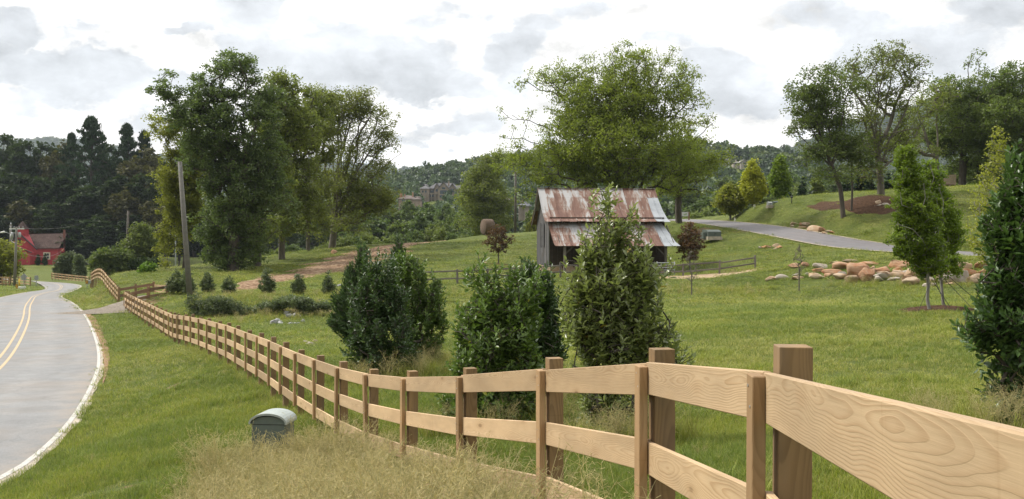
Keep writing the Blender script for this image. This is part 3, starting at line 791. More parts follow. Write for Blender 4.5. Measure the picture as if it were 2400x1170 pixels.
rail_fence('plank_fence', 'long new three rail plank fence curving from the foreground to the gate gap', FENCE, 1, spans_far=20)
rail_fence('plank_fence', 'three rail plank fence climbing over the roadside mound beyond the gate gap', [HILL[0]] + HILL[1:], -1 if False else -1, detail=False, seed=4) if False else \
    rail_fence('plank_fence', 'three rail plank fence climbing over the roadside mound beyond the gate gap', list(reversed(HILL)), 1, detail=False, seed=4)
rail_fence('plank_fence', 'distant plank fence on the outside of the far bend below the red building', FARF, 1, detail=False, seed=5)
lf1 = [P(-30 + (22 + 30) * t, 661 - 3.2 * t, 118) for t in np.linspace(0, 1, 7)]
lf1 = [(x, y, gz(x, y) + 1.05) for x, y, z in lf1]
rail_fence('plank_fence', 'short plank fence at the left picture edge, nearest the road verge', lf1, 1, detail=False, seed=6)
lf2 = [xy(70, 119), xy(57, 122), xy(43, 126), xy(27, 133), xy(8, 141), xy(-14, 150), xy(-40, 160)]
lf2 = [(x, y, gz(x, y) + 1.05) for x, y in reversed(lf2)]
rail_fence('plank_fence', 'plank fence behind the striped marker on the far side of the road', lf2, 1, detail=False, seed=7)

# brown side fence and field gate at the gap
def brown_fence(name, label, pts, seed):
    root = thing(name, label, 'fence'); rs = RS(seed); T = [V(p) for p in pts]
    for i, p in enumerate(T):
        d = T[min(i + 1, len(T) - 1)] - T[max(i - 1, 0)]; d.z = 0
        upright('post', (p.x, p.y, gz(p.x, p.y) - .1), (p.x, p.y, p.z + .10), .15, .15, d, M_post, root)
    for a, b in zip(T, T[1:]):
        d = (b - a); nn = V((d.y, -d.x, 0)).normalized() * 0.09
        for dz in (-.09, -.50, -.92):
            board('rail', a + nn + V((0, 0, dz)), b + nn + V((0, 0, dz)), .03, .17, M_brownrail, root)
    return root
def topz(px, Y, h): x, y, z = G(px, Y); return (x, y, z + h)
brown_fence('side_fence', 'brown plank fence running from the mound fence end to the gate post', [P(279, 676, 69.2), P(318, 669.5, 69.6), P(360, 663.5, 70)], 1)
brown_fence('side_fence', 'brown plank fence starting behind the far end of the long fence', [P(300, 686.5, 61.5), P(348, 675, 62.5), P(392, 669, 64.5)], 2)
gt = thing('field_gate', 'light wooden field gate with diagonal brace beside the gate post', 'gate')
a, b = V(P(364, 666.5, 69.8)), V(P(394, 668.5, 67.5))
for dz in (-.08, -.48, -.88): board('rail', a + V((0, 0, dz)), b + V((0, 0, dz)), .03, .12, M_board, gt)
board('brace', a + V((0, .04, -.9)), b + V((0, .04, -.06)), .03, .11, M_board, gt)
for q in (a, b): upright('stile', q + V((0, -.035, -.98)), q + V((0, -.035, .0)), .04, .12, b - a, M_board, gt)

# split rail fence in front of the barn
def split_rail(label, cols, seed):
    root = thing('split_rail_fence', label, 'fence', group='weathered split rail fences'); rs = RS(seed)
    T = []
    for px, base, top, Y in cols:
        x, y = xy(px, Y); z = gz(x, y); T.append(V((x, y, z)))
        h = (base - top) / F * Y
        upright('post', (x, y, z - .2), (x + rs.uniform(-.03, .03), y, z + h), .13, .13, (1, .1, 0), M_greyrail, root, .015, rs.uniform(-.3, .3))
    for a, b in zip(T, T[1:]):
        for dz in (.36, .82):
            board('rail', a + V((0, .02, dz + rs.uniform(-.04, .04))), b + V((0, .02, dz + rs.uniform(-.04, .04))), .07, .10, M_greyrail, root, .012)
    return root
split_rail('weathered split rail fence left of the barn, partly behind the holly bushes', [(955, 672, 640, 66.5), (1072, 671, 637, 67.5), (1142, 668, 636, 68.5), (1225, 664, 633, 69.8), (1314, 661, 626, 71), (1375, 661, 626, 71.5)], 3)
split_rail('weathered split rail fence right of the barn with three clear posts', [(1440, 655, 622, 72), (1530, 655, 624, 72.3), (1601, 653, 622, 72.7), (1686, 652, 619, 73), (1770, 648, 616, 73.4)], 4)

# ------------------------------------------------------------------ the barn
def rust_mat(name, seed, new=False):
    m, g, b, o = new_mat(name); p = g.vmath('ADD', g.obj(), (seed, seed * .7, 0)); x, y, z = g.sep(p)[0:3]
    if new:
        n = g.noise(p, 2.0, 5, .6)
        g.put(b.inputs['Base Color'], g.ramp(n, [(.3, (.30, .32, .335)), (.7, (.42, .44, .455))]))
        b.inputs['Roughness'].default_value = .5; b.inputs['Metallic'].default_value = .35; return m
    pan = g.math('FLOOR', g.math('MULTIPLY', x, 1.0 / 0.62))
    wn = g.node('ShaderNodeTexWhiteNoise', noise_dimensions='1D'); g.put(wn.inputs['W'], pan); pr = wn.outputs[0]
    q = g.vmath('MULTIPLY', p, (1.5, .42, .42)); q = g.vmath('ADD', q, g.comb(g.math('MULTIPLY', pr, 1.2), 0, 0))
    n = g.noise(q, 1.0, 9, .68, .5); n2 = g.noise(g.vmath('MULTIPLY', p, (9, 1.0, 1.0)), 1.0, 5, .6)
    f = g.math('ADD', g.math('MULTIPLY', n, .9), g.math('ADD', g.math('MULTIPLY', n2, .22), g.math('MULTIPLY', pr, .10)))
    low = g.smooth(g.attr('low'), 0.0, 1.0, -0.06, 0.07)
    f = g.math('ADD', f, low)
    c = g.ramp(f, [(.53, (.43, .42, .41)), (.585, (.30, .235, .195)), (.64, (.205, .108, .072)), (.75, (.130, .056, .036)), (.86, (.19, .095, .06))])
    g.put(b.inputs['Base Color'], c); b.inputs['Roughness'].default_value = .62
    g.put(b.inputs['Metallic'], g.smooth(f, .5, .62, .25, .0))
    g.put(b.inputs['Normal'], g.bump(n, .3, .02)); return m
M_rust1, M_rust2, M_newmetal = rust_mat('rusted_tin', 3.0), rust_mat('rusted_porch_tin', 11.0), rust_mat('new_tin', 5, True)


def barn_wood():
    m, g, b, o = new_mat('barn_board'); p = g.obj(); n = g.noise(g.vmath('MULTIPLY', p, (6, 6, .5)), 1.0, 7, .7)
    n2 = g.noise(g.vmath('MULTIPLY', p, (1, 1, .8)), 1.2, 4, .6); v = g.attr('v')
    c = g.ramp(n, [(.3, (.036, .033, .033)), (.5, (.095, .092, .095)), (.72, (.18, .175, .18))])
    c = g.mix(g.smooth(n2, .5, .7, 0, .6), c, (.085, .062, .045))
    c = g.vmath('SCALE', c, scale=g.math('ADD', .65, g.math('MULTIPLY', v, .7)))
    g.put(b.inputs['Base Color'], c); b.inputs['Roughness'].default_value = .9
    g.put(b.inputs['Normal'], g.bump(n, .7, .01)); return m
M_barn = barn_wood()
M_barnbrown = lumber('porch_shade_brown_board', (.060, .043, .031), (.032, .023, .017), 80, False)  # brown unweathered wood, its colour darkened further to deepen the porch shade


def plank_wall(name, parent, u0, u1, v0, v1, ztop, z0, seed, thick=.03, wid=.2):
    """vertical boards from (u0,v0) to (u1,v1); ztop(t) gives the top"""
    rs = RS(seed); L = math.hypot(u1 - u0, v1 - v0); n = max(2, int(L / wid)); mb = MB(); vv = []
    dx, dy = (u1 - u0) / L, (v1 - v0) / L; nx, ny = dy, -dx
    for i in range(n):
        s0, s1 = L * i / n + .004, L * (i + 1) / n - .006; j = rs.uniform(0, .022)
        ta, tb = ztop(s0 / L), ztop(s1 / L); zb = z0 + rs.uniform(-.05, .05)
        pts = []
        for k in (0, thick):
            for (s, z) in ((s0, zb), (s1, zb), (s1, tb), (s0, ta)):
                pts.append((u0 + dx * s + nx * (k + j), v0 + dy * s + ny * (k + j), z))
        mb.add(pts, [(3, 2, 1, 0), (4, 5, 6, 7), (0, 1, 5, 4), (1, 2, 6, 5), (2, 3, 7, 6), (3, 0, 4, 7)])
        vv += [rs.rand()] * 6
    me = mb.mesh(name); a = me.attributes.new('v', 'FLOAT', 'FACE'); a.data.foreach_set('value', np.array(vv, np.float32))
    return link(name, me, M_barn, parent)


def tin_roof(name, parent, u0, u1, prof, mat, seed, pan=.62, over=0, lap=None):
    """prof: [(v,z)...] ridge -> eave; standing seams as thin ribs"""
    rs = RS(seed); mb = MB(); n = len(prof); cols = int(round((u1(0) - u0(0)) / pan)) if callable(u0) else int(round((u1 - u0) / pan))
    U0 = u0 if callable(u0) else (lambda t: u0); U1 = u1 if callable(u1) else (lambda t: u1)
    low = []
    for c in range(cols):
        jit = rs.uniform(-.03, .03)
        for k in range(n - 1):
            t0, t1 = k / (n - 1), (k + 1) / (n - 1)
            def U(c, t): return U0(t) + (U1(t) - U0(t)) * c / cols
            e = jit if k == n - 2 else 0
            a, b2, c2, d = (U(c, t0), *prof[k]), (U(c + 1, t0), *prof[k]), (U(c + 1, t1), prof[k + 1][0] + e, prof[k + 1][1] - e * .6), (U(c, t1), prof[k + 1][0] + e, prof[k + 1][1] - e * .6)
            dz = rs.uniform(-.006, .006)
            top = [V(q) + V((0, 0, dz)) for q in (a, b2, c2, d)]; bot = [q - V((0, 0, .02)) for q in top]
            mb.add(top + bot, [(0, 1, 2, 3), (7, 6, 5, 4), (0, 4, 5, 1), (1, 5, 6, 2), (2, 6, 7, 3), (3, 7, 4, 0)])
            low += [t1] * 6
            mb.beam(V(a) + V((0, 0, .02)), V(d) + V((0, 0, .02)), .035, .035); low += [t1] * 6
    me = mb.mesh(name); at = me.attributes.new('low', 'FLOAT', 'FACE'); at.data.foreach_set('value', np.array(low, np.float32))
    return link(name, me, mat, parent)


def build_barn():
    X0, Y0 = xy(1288, 78.5); z0 = -2.62
    r = thing('barn', 'old grey plank barn with rusty tin roof and open porch', 'barn', (X0, Y0, z0), math.atan2(.13, .99))
    D = 6.0; L = 8.85; H = 4.05; RZ_ = 6.55   # local: x along ridge, y = -v (towards viewer is -y)
    vy = lambda v: -v
    gab = lambda t: H + (RZ_ - .15 - H) * (1 - abs(2 * t - 1))
    plank_wall('wall', r, 0, 0, D, 0, gab, .55, 1)              # left gable, faces left
    plank_wall('wall', r, L, L, 0, D, gab, .3, 2)
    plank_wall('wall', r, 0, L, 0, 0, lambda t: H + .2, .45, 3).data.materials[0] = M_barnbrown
    plank_wall('wall', r, L, 0, D, D, lambda t: H + .2, .3, 4)
    st = MB(); rs = RS(5)
    for i in range(9):
        st.box(i * .98 + .01, i * .98 + .96, -.03 + rs.uniform(-.03, .03), .25, -.35, .56 + rs.uniform(-.04, .04))
    for i in range(6):
        st.box(-.06 + rs.uniform(-.03, .03), .2, .3 + i * .95, 1.22 + i * .95, -.5, .56 + rs.uniform(-.04, .04))
    o = st.build('foundation', M_rock_tan, r); bevel(o, .03)
    # main roof: front slope with a slight bell at the eave, back slope
    fr = [(D / 2, RZ_), (D / 2 - .85, RZ_ - .72), (D / 2 - 2.0, RZ_ - 1.72), (D / 2 - 3.0, RZ_ - 2.38), (-.62, RZ_ - 2.62)]
    tin_roof('roof', r, -.42, 8.1, fr, M_rust1, 6)
    tin_roof('roof_patch', r, lambda t: 8.1, lambda t: 8.93 + .25 * t, fr[1:], M_newmetal, 7, .4)
    tin_roof('roof', r, 8.1, 8.95, fr[:2], M_rust1, 16, .42)
    bk = [(D / 2, RZ_), (D / 2 + 2, RZ_ - 1.7), (D + .65, RZ_ - 2.75)]
    tin_roof('roof', r, -.42, 8.95, bk, M_rust1, 8)
    mb = MB(); mb.beam((-.43, D / 2, RZ_ + .03), (8.96, D / 2, RZ_ + .03), .22, .03); mb.build('ridge_cap', M_rust1, r)
    mb = MB()
    for pr in (fr, bk):
        for a, b2 in zip(pr, pr[1:]): mb.beam((-.36, a[0], a[1] - .12), (-.36, b2[0], b2[1] - .12), .05, .18)
    for i in range(14): mb.beam((.3 + i * .62, .1, RZ_ - 2.5), (.3 + i * .62, -.5, RZ_ - 2.72), .06, .12)
    mb.build('rafter', M_poledark, r)
    # porch roof, posts, brace
    pf = [(-.03, 3.82), (-.5, 3.45), (-1.25, 2.9), (-2.0, 2.38), (-2.55, 2.10)]
    tin_roof('porch_roof', r, lambda t: -.12 + .1 * t, lambda t: 8.0 + .15 * t, pf, M_rust2, 9)
    tin_roof('porch_patch', r, lambda t: 8.0 + .15 * t, lambda t: 8.62 + .75 * t, pf, M_newmetal, 10, .4)
    for u in (.75, 2.6, 5.0, 8.35):
        upright('post', (u, -2.15, -.75), (u + .03, -2.15, 2.18), .17, .17, (1, 0, 0), M_poledark if u > 8 else M_greyrail, r, .02)
    mb = MB(); mb.beam((.3, -2.15, 2.2), (9.0, -2.15, 2.16), .14, .16)
    mb.beam((8.3, -2.1, 1.4), (7.6, -2.1, 2.1), .08, .1); mb.beam((.8, -2.1, 1.5), (1.5, -2.1, 2.12), .08, .1)
    for i in range(11): mb.beam((.4 + i * .86, -.1, 3.62), (.4 + i * .86, -2.4, 2.06), .06, .1)
    mb.build('porch_beam', M_poledark, r)
    # loft door on the gable, doors under the porch
    d = MB(); d.box(-.075, -.035, 2.1, 3.5, 2.05, 3.75); d.box(-.1, -.077, 2.0, 2.12, 1.95, 3.85); d.box(-.1, -.077, 3.48, 3.6, 1.95, 3.85); d.box(-.1, -.077, 2.1, 3.5, 2.8, 2.92)
    me = d.mesh('door'); link('door', me, M_barn, r)
    for u in (1.9, 5.6):
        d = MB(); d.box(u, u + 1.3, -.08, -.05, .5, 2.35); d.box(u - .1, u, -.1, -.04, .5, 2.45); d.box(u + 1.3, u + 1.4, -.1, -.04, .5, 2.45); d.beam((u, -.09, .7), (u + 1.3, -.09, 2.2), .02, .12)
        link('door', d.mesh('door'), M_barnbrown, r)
    return r
build_barn()

fg = thing('metal_gate', 'pale grey metal gate standing beside the barn porch post', 'gate')
M_galv = simple('galvanised', (.42, .43, .43), .5, .5, .1)
for k in range(6):
    pxa, pxb, Y = 1498, 1581, 75.2
    a = V(P(pxa, 645 - k * 5.6, Y)); b = V(P(pxb, 644 - k * 5.6, Y))
    mb = MB(); mb.tube([a, b], .032, 8); mb.build('rail', M_galv, fg, True)
for px in (1498, 1540, 1581):
    mb = MB(); mb.tube([P(px, 650, 75.25), P(px, 613.5, 75.25)], .036, 8); mb.build('stile', M_galv, fg, True)

# ------------------------------------------------------------------ red roadside building
def build_church():
    Y = 262.0; s = Y / F                                      # metres per photo pixel there
    x0 = (18 - PX0) * s; zb = gz((90 - PX0) * s, Y) ; zb = -(621 - PY0) * s
    r = thing('red_building', 'red clapboard building with a small steeple and brown shingle roof', 'building', (x0, Y, zb))
    def w(px): return (px - 18) * s
    def h(py): return (621 - py) * s
    def clap():
        m, g, b, o = new_mat('red_clapboard'); p = g.obj(); z = g.sep(p)[2]
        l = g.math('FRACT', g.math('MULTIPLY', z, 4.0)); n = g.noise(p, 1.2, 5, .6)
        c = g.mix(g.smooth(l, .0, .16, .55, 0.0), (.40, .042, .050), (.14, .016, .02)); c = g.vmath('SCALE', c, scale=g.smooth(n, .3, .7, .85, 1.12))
        g.put(b.inputs['Base Color'], c); b.inputs['Roughness'].default_value = .65; return m
    red = clap(); roofm = earth('brown_shingle', [(.3, (.045, .03, .027)), (.55, (.085, .058, .05)), (.8, (.12, .085, .075))], .9, .05)
    cream = simple('cream_trim', (.62, .55, .42), .6); glass = simple('dark_glass', (.03, .04, .06), .15); dark = simple('dark_trim', (.045, .03, .03), .7)
    brick = simple('brick', (.20, .075, .055), .85, 0, .3, 3.0)
    gx0, gx1, gm = w(18), w(90), w(48)       # front gable
    dep = 9.0
    mb = MB()                                # gable block facing the viewer, ridge running right
    ez, rz = h(583), h(548)
    mb.box(w(18), w(137), 0, dep, -1.5, ez)
    mb.poly([(w(18) - .2, 0.0, ez), (w(86), 0.0, ez), (w(50), 0.0, rz)], (0, dep * .5, 0))
    mb.build('wall', red, r)
    mb = MB()                                # porch block with its own low gable
    mb.box(w(24), w(82), -2.6, -.003, -1.2, h(592)); mb.poly([(w(24), -2.6, h(592)), (w(82), -2.6, h(592)), (w(43), -2.6, h(575))], (0, 2.55, 0))
    mb.build('porch', red, r)
    mb = MB()                                # main roof, its right slope seen broadside
    mb.poly([(w(86), -.5, h(583.5)), (w(141), -.5, h(582)), (w(141), dep * .45, h(547)), (w(50), dep * .45, h(549))], (0, 0.1, .16))
    mb.poly([(w(86), dep + .5, h(583.5)), (w(141), dep + .5, h(582)), (w(141), dep * .45, h(547)), (w(50), dep * .45, h(549))], (0, -0.1, .16))
    mb.build('roof', roofm, r)
    mb = MB()
    mb.beam((w(48), -.25, h(549)), (w(88), -.35, h(584.5)), .5, .22); mb.beam((w(48), -.25, h(549)), (w(10), -.3, h(584)), .5, .22)
    mb.beam((w(43), -2.75, h(574)), (w(86), -2.75, h(592)), .4, .18); mb.beam((w(43), -2.75, h(574)), (w(20), -2.75, h(590)), .4, .18)
    mb.build('barge_board', dark, r)
    mb = MB(); mb.box(w(36), w(56.5), .4, .4 + 20 * s, h(560), h(537)); mb.build('steeple', red, r)
    mb = MB(); cx, cy, hw = w(46.3), .4 + 10 * s, 11.5 * s
    mb.add([(cx - hw, cy - hw, h(537)), (cx + hw, cy - hw, h(537)), (cx + hw, cy + hw, h(537)), (cx - hw, cy + hw, h(537)), (cx, cy, h(517.5))], [(3, 2, 1, 0), (0, 1, 4), (1, 2, 4), (2, 3, 4), (3, 0, 4)])
    mb.build('steeple_roof', roofm, r)
    mb = MB(); mb.box(w(138), w(142), 2.5, 2.9, 0, h(540)); mb.box(w(137.6), w(142.4), 2.4, 3.0, h(540), h(538.5)); mb.build('chimney', brick, r)
    wn = MB(); wn.box(w(102), w(118), -.16, -.02, h(608.5), h(591.5)); win = wn.build('window', cream, r)
    mb = MB(); mb.box(w(105), w(115.3), -.2, -.163, h(606), h(594)); mb.build('pane', glass, win)
    mb = MB(); mb.box(w(104.9), w(115.4), -.24, -.205, h(600.4), h(599.4)); mb.box(w(109.8), w(110.5), -.237, -.208, h(606), h(600.5)); mb.box(w(109.8), w(110.5), -.237, -.208, h(599.3), h(594)); mb.build('muntin', cream, win)
    for a in (37.5, 44.8):
        mb = MB(); mb.box(w(a), w(a + 7.3), -2.75, -2.603, h(615), h(596.5)); d = mb.build('door', cream, r)
        for i in range(2):
            for j in range(4):
                mb = MB(); mb.box(w(a + 1.2 + i * 2.7), w(a + 3.3 + i * 2.7), -2.8, -2.753, h(614 - j * 4.3), h(610.6 - j * 4.3)); mb.build('pane', glass, d)
    mb = MB(); mb.box(w(30), w(54.5), -4.0, -2.61, -1.4, h(615.3)); mb.build('step', brick, r)
    for a, z in ((29, 560), (57.5, 597)):
        mb = MB(); mb.box(w(a + 14) if a < 40 else w(a), w(a + 20) if a < 40 else w(a + 2), -.2 if a < 40 else -2.75, -.02 if a < 40 else -2.61, h(z + 9 if a < 40 else z + 3), h(z)); mb.build('vent', dark, r)
    # hanging shop sign
    x, y = xy(146.5, 258)
    sg = thing('hanging_sign', 'small red hanging sign with a yellow emblem by the red building', 'sign', (x, y, -(586 - PY0) * 258 / F))
    mb = MB(); mb.box(-.40, .40, -.05, .05, -.42, .42); mb.build('panel', red, sg)
    mb = MB(); mb.tube([(.14 * math.cos(t), -.06, .14 * math.sin(t)) for t in np.linspace(0, 2 * math.pi, 17)], .04, 5); mb.tube([(0, -.06, -.08), (0, -.06, .08)], .05, 5); mb.build('emblem', simple('emblem_yellow', (.60, .45, .12)), sg)
    mb = MB(); mb.beam((-1.0, 0, .5), (.45, 0, .5), .06, .06); mb.beam((-.3, 0, .42), (-.3, 0, .5), .03, .03); mb.beam((.3, 0, .42), (.3, 0, .5), .03, .03); mb.build('bracket', dark, sg)
build_church()

# ------------------------------------------------------------------ roadside furniture
M_steel = simple('sign_steel', (.36, .38, .38), .45, .4, .08)
M_black = simple('sign_black', (.02, .02, .02), .6); M_amber = simple('sign_amber', (.80, .42, .03), .5)
M_wht = simple('white_paint', (.70, .70, .66), .6, 0, .15); M_yel = simple('marker_yellow', (.75, .52, .04), .5)


def sign_back(label, px, top, base, Y, kind):
    s = Y / F; x, y = xy(px, Y); zb = gz(x, y); zt = -(top - PY0) * s
    r = thing('road_sign', label, 'road sign', (x, y, zb)); H = zt - zb
    mb = MB(); mb.box(-.035, .035, -.025, .025, -.3, H - .02); mb.build('pole', M_steel, r)
    mb = MB()
    if kind == 'diamond':
        q = 9 * s; mb.poly([(0, .03, H), (q, .03, H - q), (0, .03, H - 2 * q), (-q, .03, H - q)], (0, .02, 0))
    else: mb.box(-4.6 * s, 4.6 * s, .03, .05, H - 10.5 * s, H)
    mb.build('panel', M_steel, r)
    mb = MB(); mb.box(-.3, .3, .026, .03, H - .35, H - .28) if kind != 'diamond' else mb.box(-.35, .35, .026, .03, H - .8, H - .7); mb.build('brace', M_steel, r)
sign_back('grey back of a diamond road sign beside the striped marker', 56, 640.5, 671, 121, 'diamond')
sign_back('grey back of a rectangular road sign on the grass tongue of the bend', 85, 646, 672, 117, 'rect')


def hazard(label, px, top, base, wpx, Y, flip):
    s = Y / F; x, y = xy(px, Y); zb = -(base - PY0) * s
    r = thing('hazard_marker', label, 'hazard marker', (x, y, zb)); w2, H = wpx * s / 2, (base - top) * s
    mb = MB(); mb.box(-.03, .03, .03, .08, -.8, H); mb.build('pole', M_steel, r)
    mb = MB(); mb.box(-w2, w2, -.02, .02, 0, H); mb.build('panel', M_black, r)
    mb = MB(); k = 4; t = .11 if H > 1 else .1; f = 1 if flip else -1
    for i in range(-1, k + 1):
        za = H * (i + .2) / k; zc = za + H / k * .5; dz = w2 * 1.1
        pts = [(-w2, za - f * dz / 1), (w2, za + f * dz), (w2, zc + f * dz), (-w2, zc - f * dz)]
        # clip to panel height
        def clipz(pts, z0, up):
            out = []
            for (a, b) in zip(pts, pts[1:] + pts[:1]):
                ia, ib = (a[1] - z0) * up >= 0, (b[1] - z0) * up >= 0
                if ia: out.append(a)
                if ia != ib: u = (z0 - a[1]) / (b[1] - a[1]); out.append((a[0] + (b[0] - a[0]) * u, z0))
            return out
        q = clipz(clipz(pts, .02, 1), H - .02, -1) if True else pts
        if len(q) > 2: mb.poly([(c[0] * .98, -.026, c[1]) for c in q], (0, .003, 0))
    mb.build('stripe', M_amber, r)
hazard('tall black and amber striped marker at the white rail end', 39.5, 665.5, 680.5, 5.6, 108, True)
hazard('small tilted black and amber marker where the mound fence ends', 203.5, 657.5, 665.5, 6, 107, True)
gr = thing('guardrail', 'white rounded guardrail end beside the striped marker', 'guardrail', (*xy(50.5, 107.5), -(675.5 - PY0) * 107.5 / F))
s = 107.5 / F
for dz in (-2.0, 0.0, 2.0):
    mb = MB(); mb.tube([(-7.6 * s, 0, dz * s), (7.0 * s, 0, (dz * 1.0 + .8) * s)], .055, 8); mb.build('rail', M_wht, gr, True)
mb = MB(); mb.tube([(7.0 * s + .11 * math.cos(a), 0, .8 * s + .14 * math.sin(a)) for a in np.linspace(-1.6, 1.6, 9)], .055, 8); mb.build('end_piece', M_wht, gr, True)
for u in (-5, 4): 
    mb = MB(); mb.box(u * s - .06, u * s + .06, .07, .2, -.75, .12); mb.build('post', M_post, gr)
gr2 = thing('guardrail', 'grey guardrail end behind the small tilted marker', 'guardrail', (*xy(208.5, 108.5), -(661 - PY0) * 108.5 / F))
for dz in (-.12, .0, .12):
    mb = MB(); mb.tube([(-.15, -.25, dz - .08), (.3, .5, dz + .1)], .06, 8); mb.build('rail', M_galv, gr2, True)
mb = MB(); mb.box(.0, .12, .25, .35, -.8, .15); mb.build('post', M_post, gr2)
ym = thing('marker_post', 'slim yellow marker post in the grass behind the diamond sign', 'marker post', (*xy(45.3, 124), gz(*xy(45.3, 124))))
mb = MB(); mb.tube([(0, 0, -.2), (0, 0, .78)], .09, 8); mb.build('shaft', M_yel, ym, True)
mb = MB(); mb.tube([(0, 0, .78), (0, 0, .86)], [.09, .03], 8); mb.build('cap', M_yel, ym, True)


def pole(label, px_base, base, px_top, top, Y, r0, mat, name='utility_pole'):
    a, b = V(P(px_base, base, Y)), V(P(px_top, top, Y)); g0 = gz(a.x, a.y); a.z = min(a.z, g0) - .4
    r = thing(name, label, 'utility pole', (a.x, a.y, a.z)); L = b - a
    mb = MB(); mb.tube([(0, 0, 0), L * .5, L], [r0, r0 * .86, r0 * .72], 12); o = mb.build('shaft', mat, r, True)
    return r, L
pr, L = pole('weathered leaning pole with no wires in front of the tall trees', 447, 708, 421.5, 379, 57.5, .165, M_pole)
mb = MB(); mb.box(-.03, .03, -.2, -.14, 0, .35); o = mb.build('tag_plate', M_galv, pr); o.location = L * .93
pr, L = pole('bare distant pole above the dark rounded bushes', 295.5, 600, 300.5, 494, 150, .21, M_poledark)
mb = MB(); mb.beam(L - V((.5, 0, .55)), L + V((.5, 0, -.55)), .09, .11); mb.build('crossarm', M_poledark, pr)
pr, L = pole('tall dark pole between the olive tree and the barn', 1207.5, 542, 1208.5, 400, 133, .17, M_poledark)
mb = MB(); mb.beam(L - V((.6, 0, .3)), L + V((.6, 0, -.3)), .09, .11); mb.build('crossarm', M_poledark, pr)
wires = []
for (pb, pt, top, Y, lab, arm) in ((33.5, 39, 532, 122, 'utility pole with a crossarm and transformers in front of the steeple', 1), (22, 25.5, 527, 131, 'utility pole with street lamp arm at the left edge', 0)):
    pr, L = pole(lab, pb, 668, pt, top, Y, .17, M_pole); s = Y / F
    if arm:
        mb = MB(); mb.beam(L + V((-17 * s, 0, -.22)), L + V((17.5 * s, 0, -.22)), .1, .13); mb.build('crossarm', M_wht, pr)
        for u in (-15, -6, 6, 15):
            mb = MB(); mb.tube([L + V((u * s, 0, -.15)), L + V((u * s, 0, .05))], [.05, .03], 6); mb.build('insulator', M_galv, pr, True)
        mb = MB(); mb.beam(L + V((-9 * s, 0, -.7)), L + V((9 * s, 0, -.7)), .07, .08); mb.build('brace', M_galv, pr)
        for u in (-9.5, 8):
            mb = MB(); mb.tube([L + V((u * s, -.1, -1.25)), L + V((u * s, -.1, -1.2)), L + V((u * s, -.1, -.7)), L + V((u * s, -.1, -.62))], [.1, .16, .16, .1], 10); mb.build('transformer', M_galv, pr, True)
    else:
        mb = MB(); mb.tube([L + V((0, 0, -1.15)), L + V((-10 * s, -.3, -.95))], .04, 6); mb.build('lamp_arm', M_galv, pr, True)
        mb = MB(); mb.tube([L + V((-10 * s, -.3, -.95)), L + V((-13 * s, -.3, -.9)), L + V((-23 * s, -.3, -.98))], [.05, .14, .07], 8); mb.build('lamp_head', M_wht, pr, True)
        mb = MB(); mb.tube([L + V((2.5 * s, -.1, -1.9)), L + V((2.5 * s, -.1, -1.2))], .17, 10); mb.build('transformer', M_galv, pr, True)
        mb = MB(); mb.tube([L + V((0, 0, 0)), L + V((0, 0, .12)), L + V((0, 0, .25))], [.07, .1, .05], 8); mb.build('insulator', M_galv, pr, True)
def wire(label, a, b, sag, rad=.022):
    a, b = V(a), V(b); pts = [a.lerp(b, t) - V((0, 0, sag * 4 * t * (1 - t))) for t in np.linspace(0, 1, 15)]
    mb = MB(); mb.tube(pts, rad, 4); o = mb.build('overhead_wire', simple('wire_' + label[-6:], (.25, .24, .23), .5), None, True); tag(o, label, 'wire', 'sagging overhead wires')
wire('pale sagging wire from the crossarm pole past the red building front', P(38, 587, 122), P(152, 581, 255), 1.4, .022)
wire('thin upper wire leaving the crossarm pole towards the dark wood', P(56, 536, 122), P(190, 523, 260), .5, .012)
wire('short wire between the two left poles', P(25, 562, 131), P(38, 571, 122), .1, .03)

pr, L = pole('slender lamp post with a white lamp head half hidden in yellow leaves', 412, 640, 411, 551, 135, .10, M_steel, 'street_lamp')
mb = MB(); mb.tube([L, L + V((-.35, 0, .12)), L + V((-.6, 0, .1))], .04, 6); mb.build('lamp_arm', M_galv, pr, True)
mb = MB(); mb.tube([L + V((-.6, 0, .1)), L + V((-.8, 0, .08)), L + V((-1.1, 0, .0))], [.06, .13, .05], 8); mb.build('lamp_head', M_wht, pr, True)

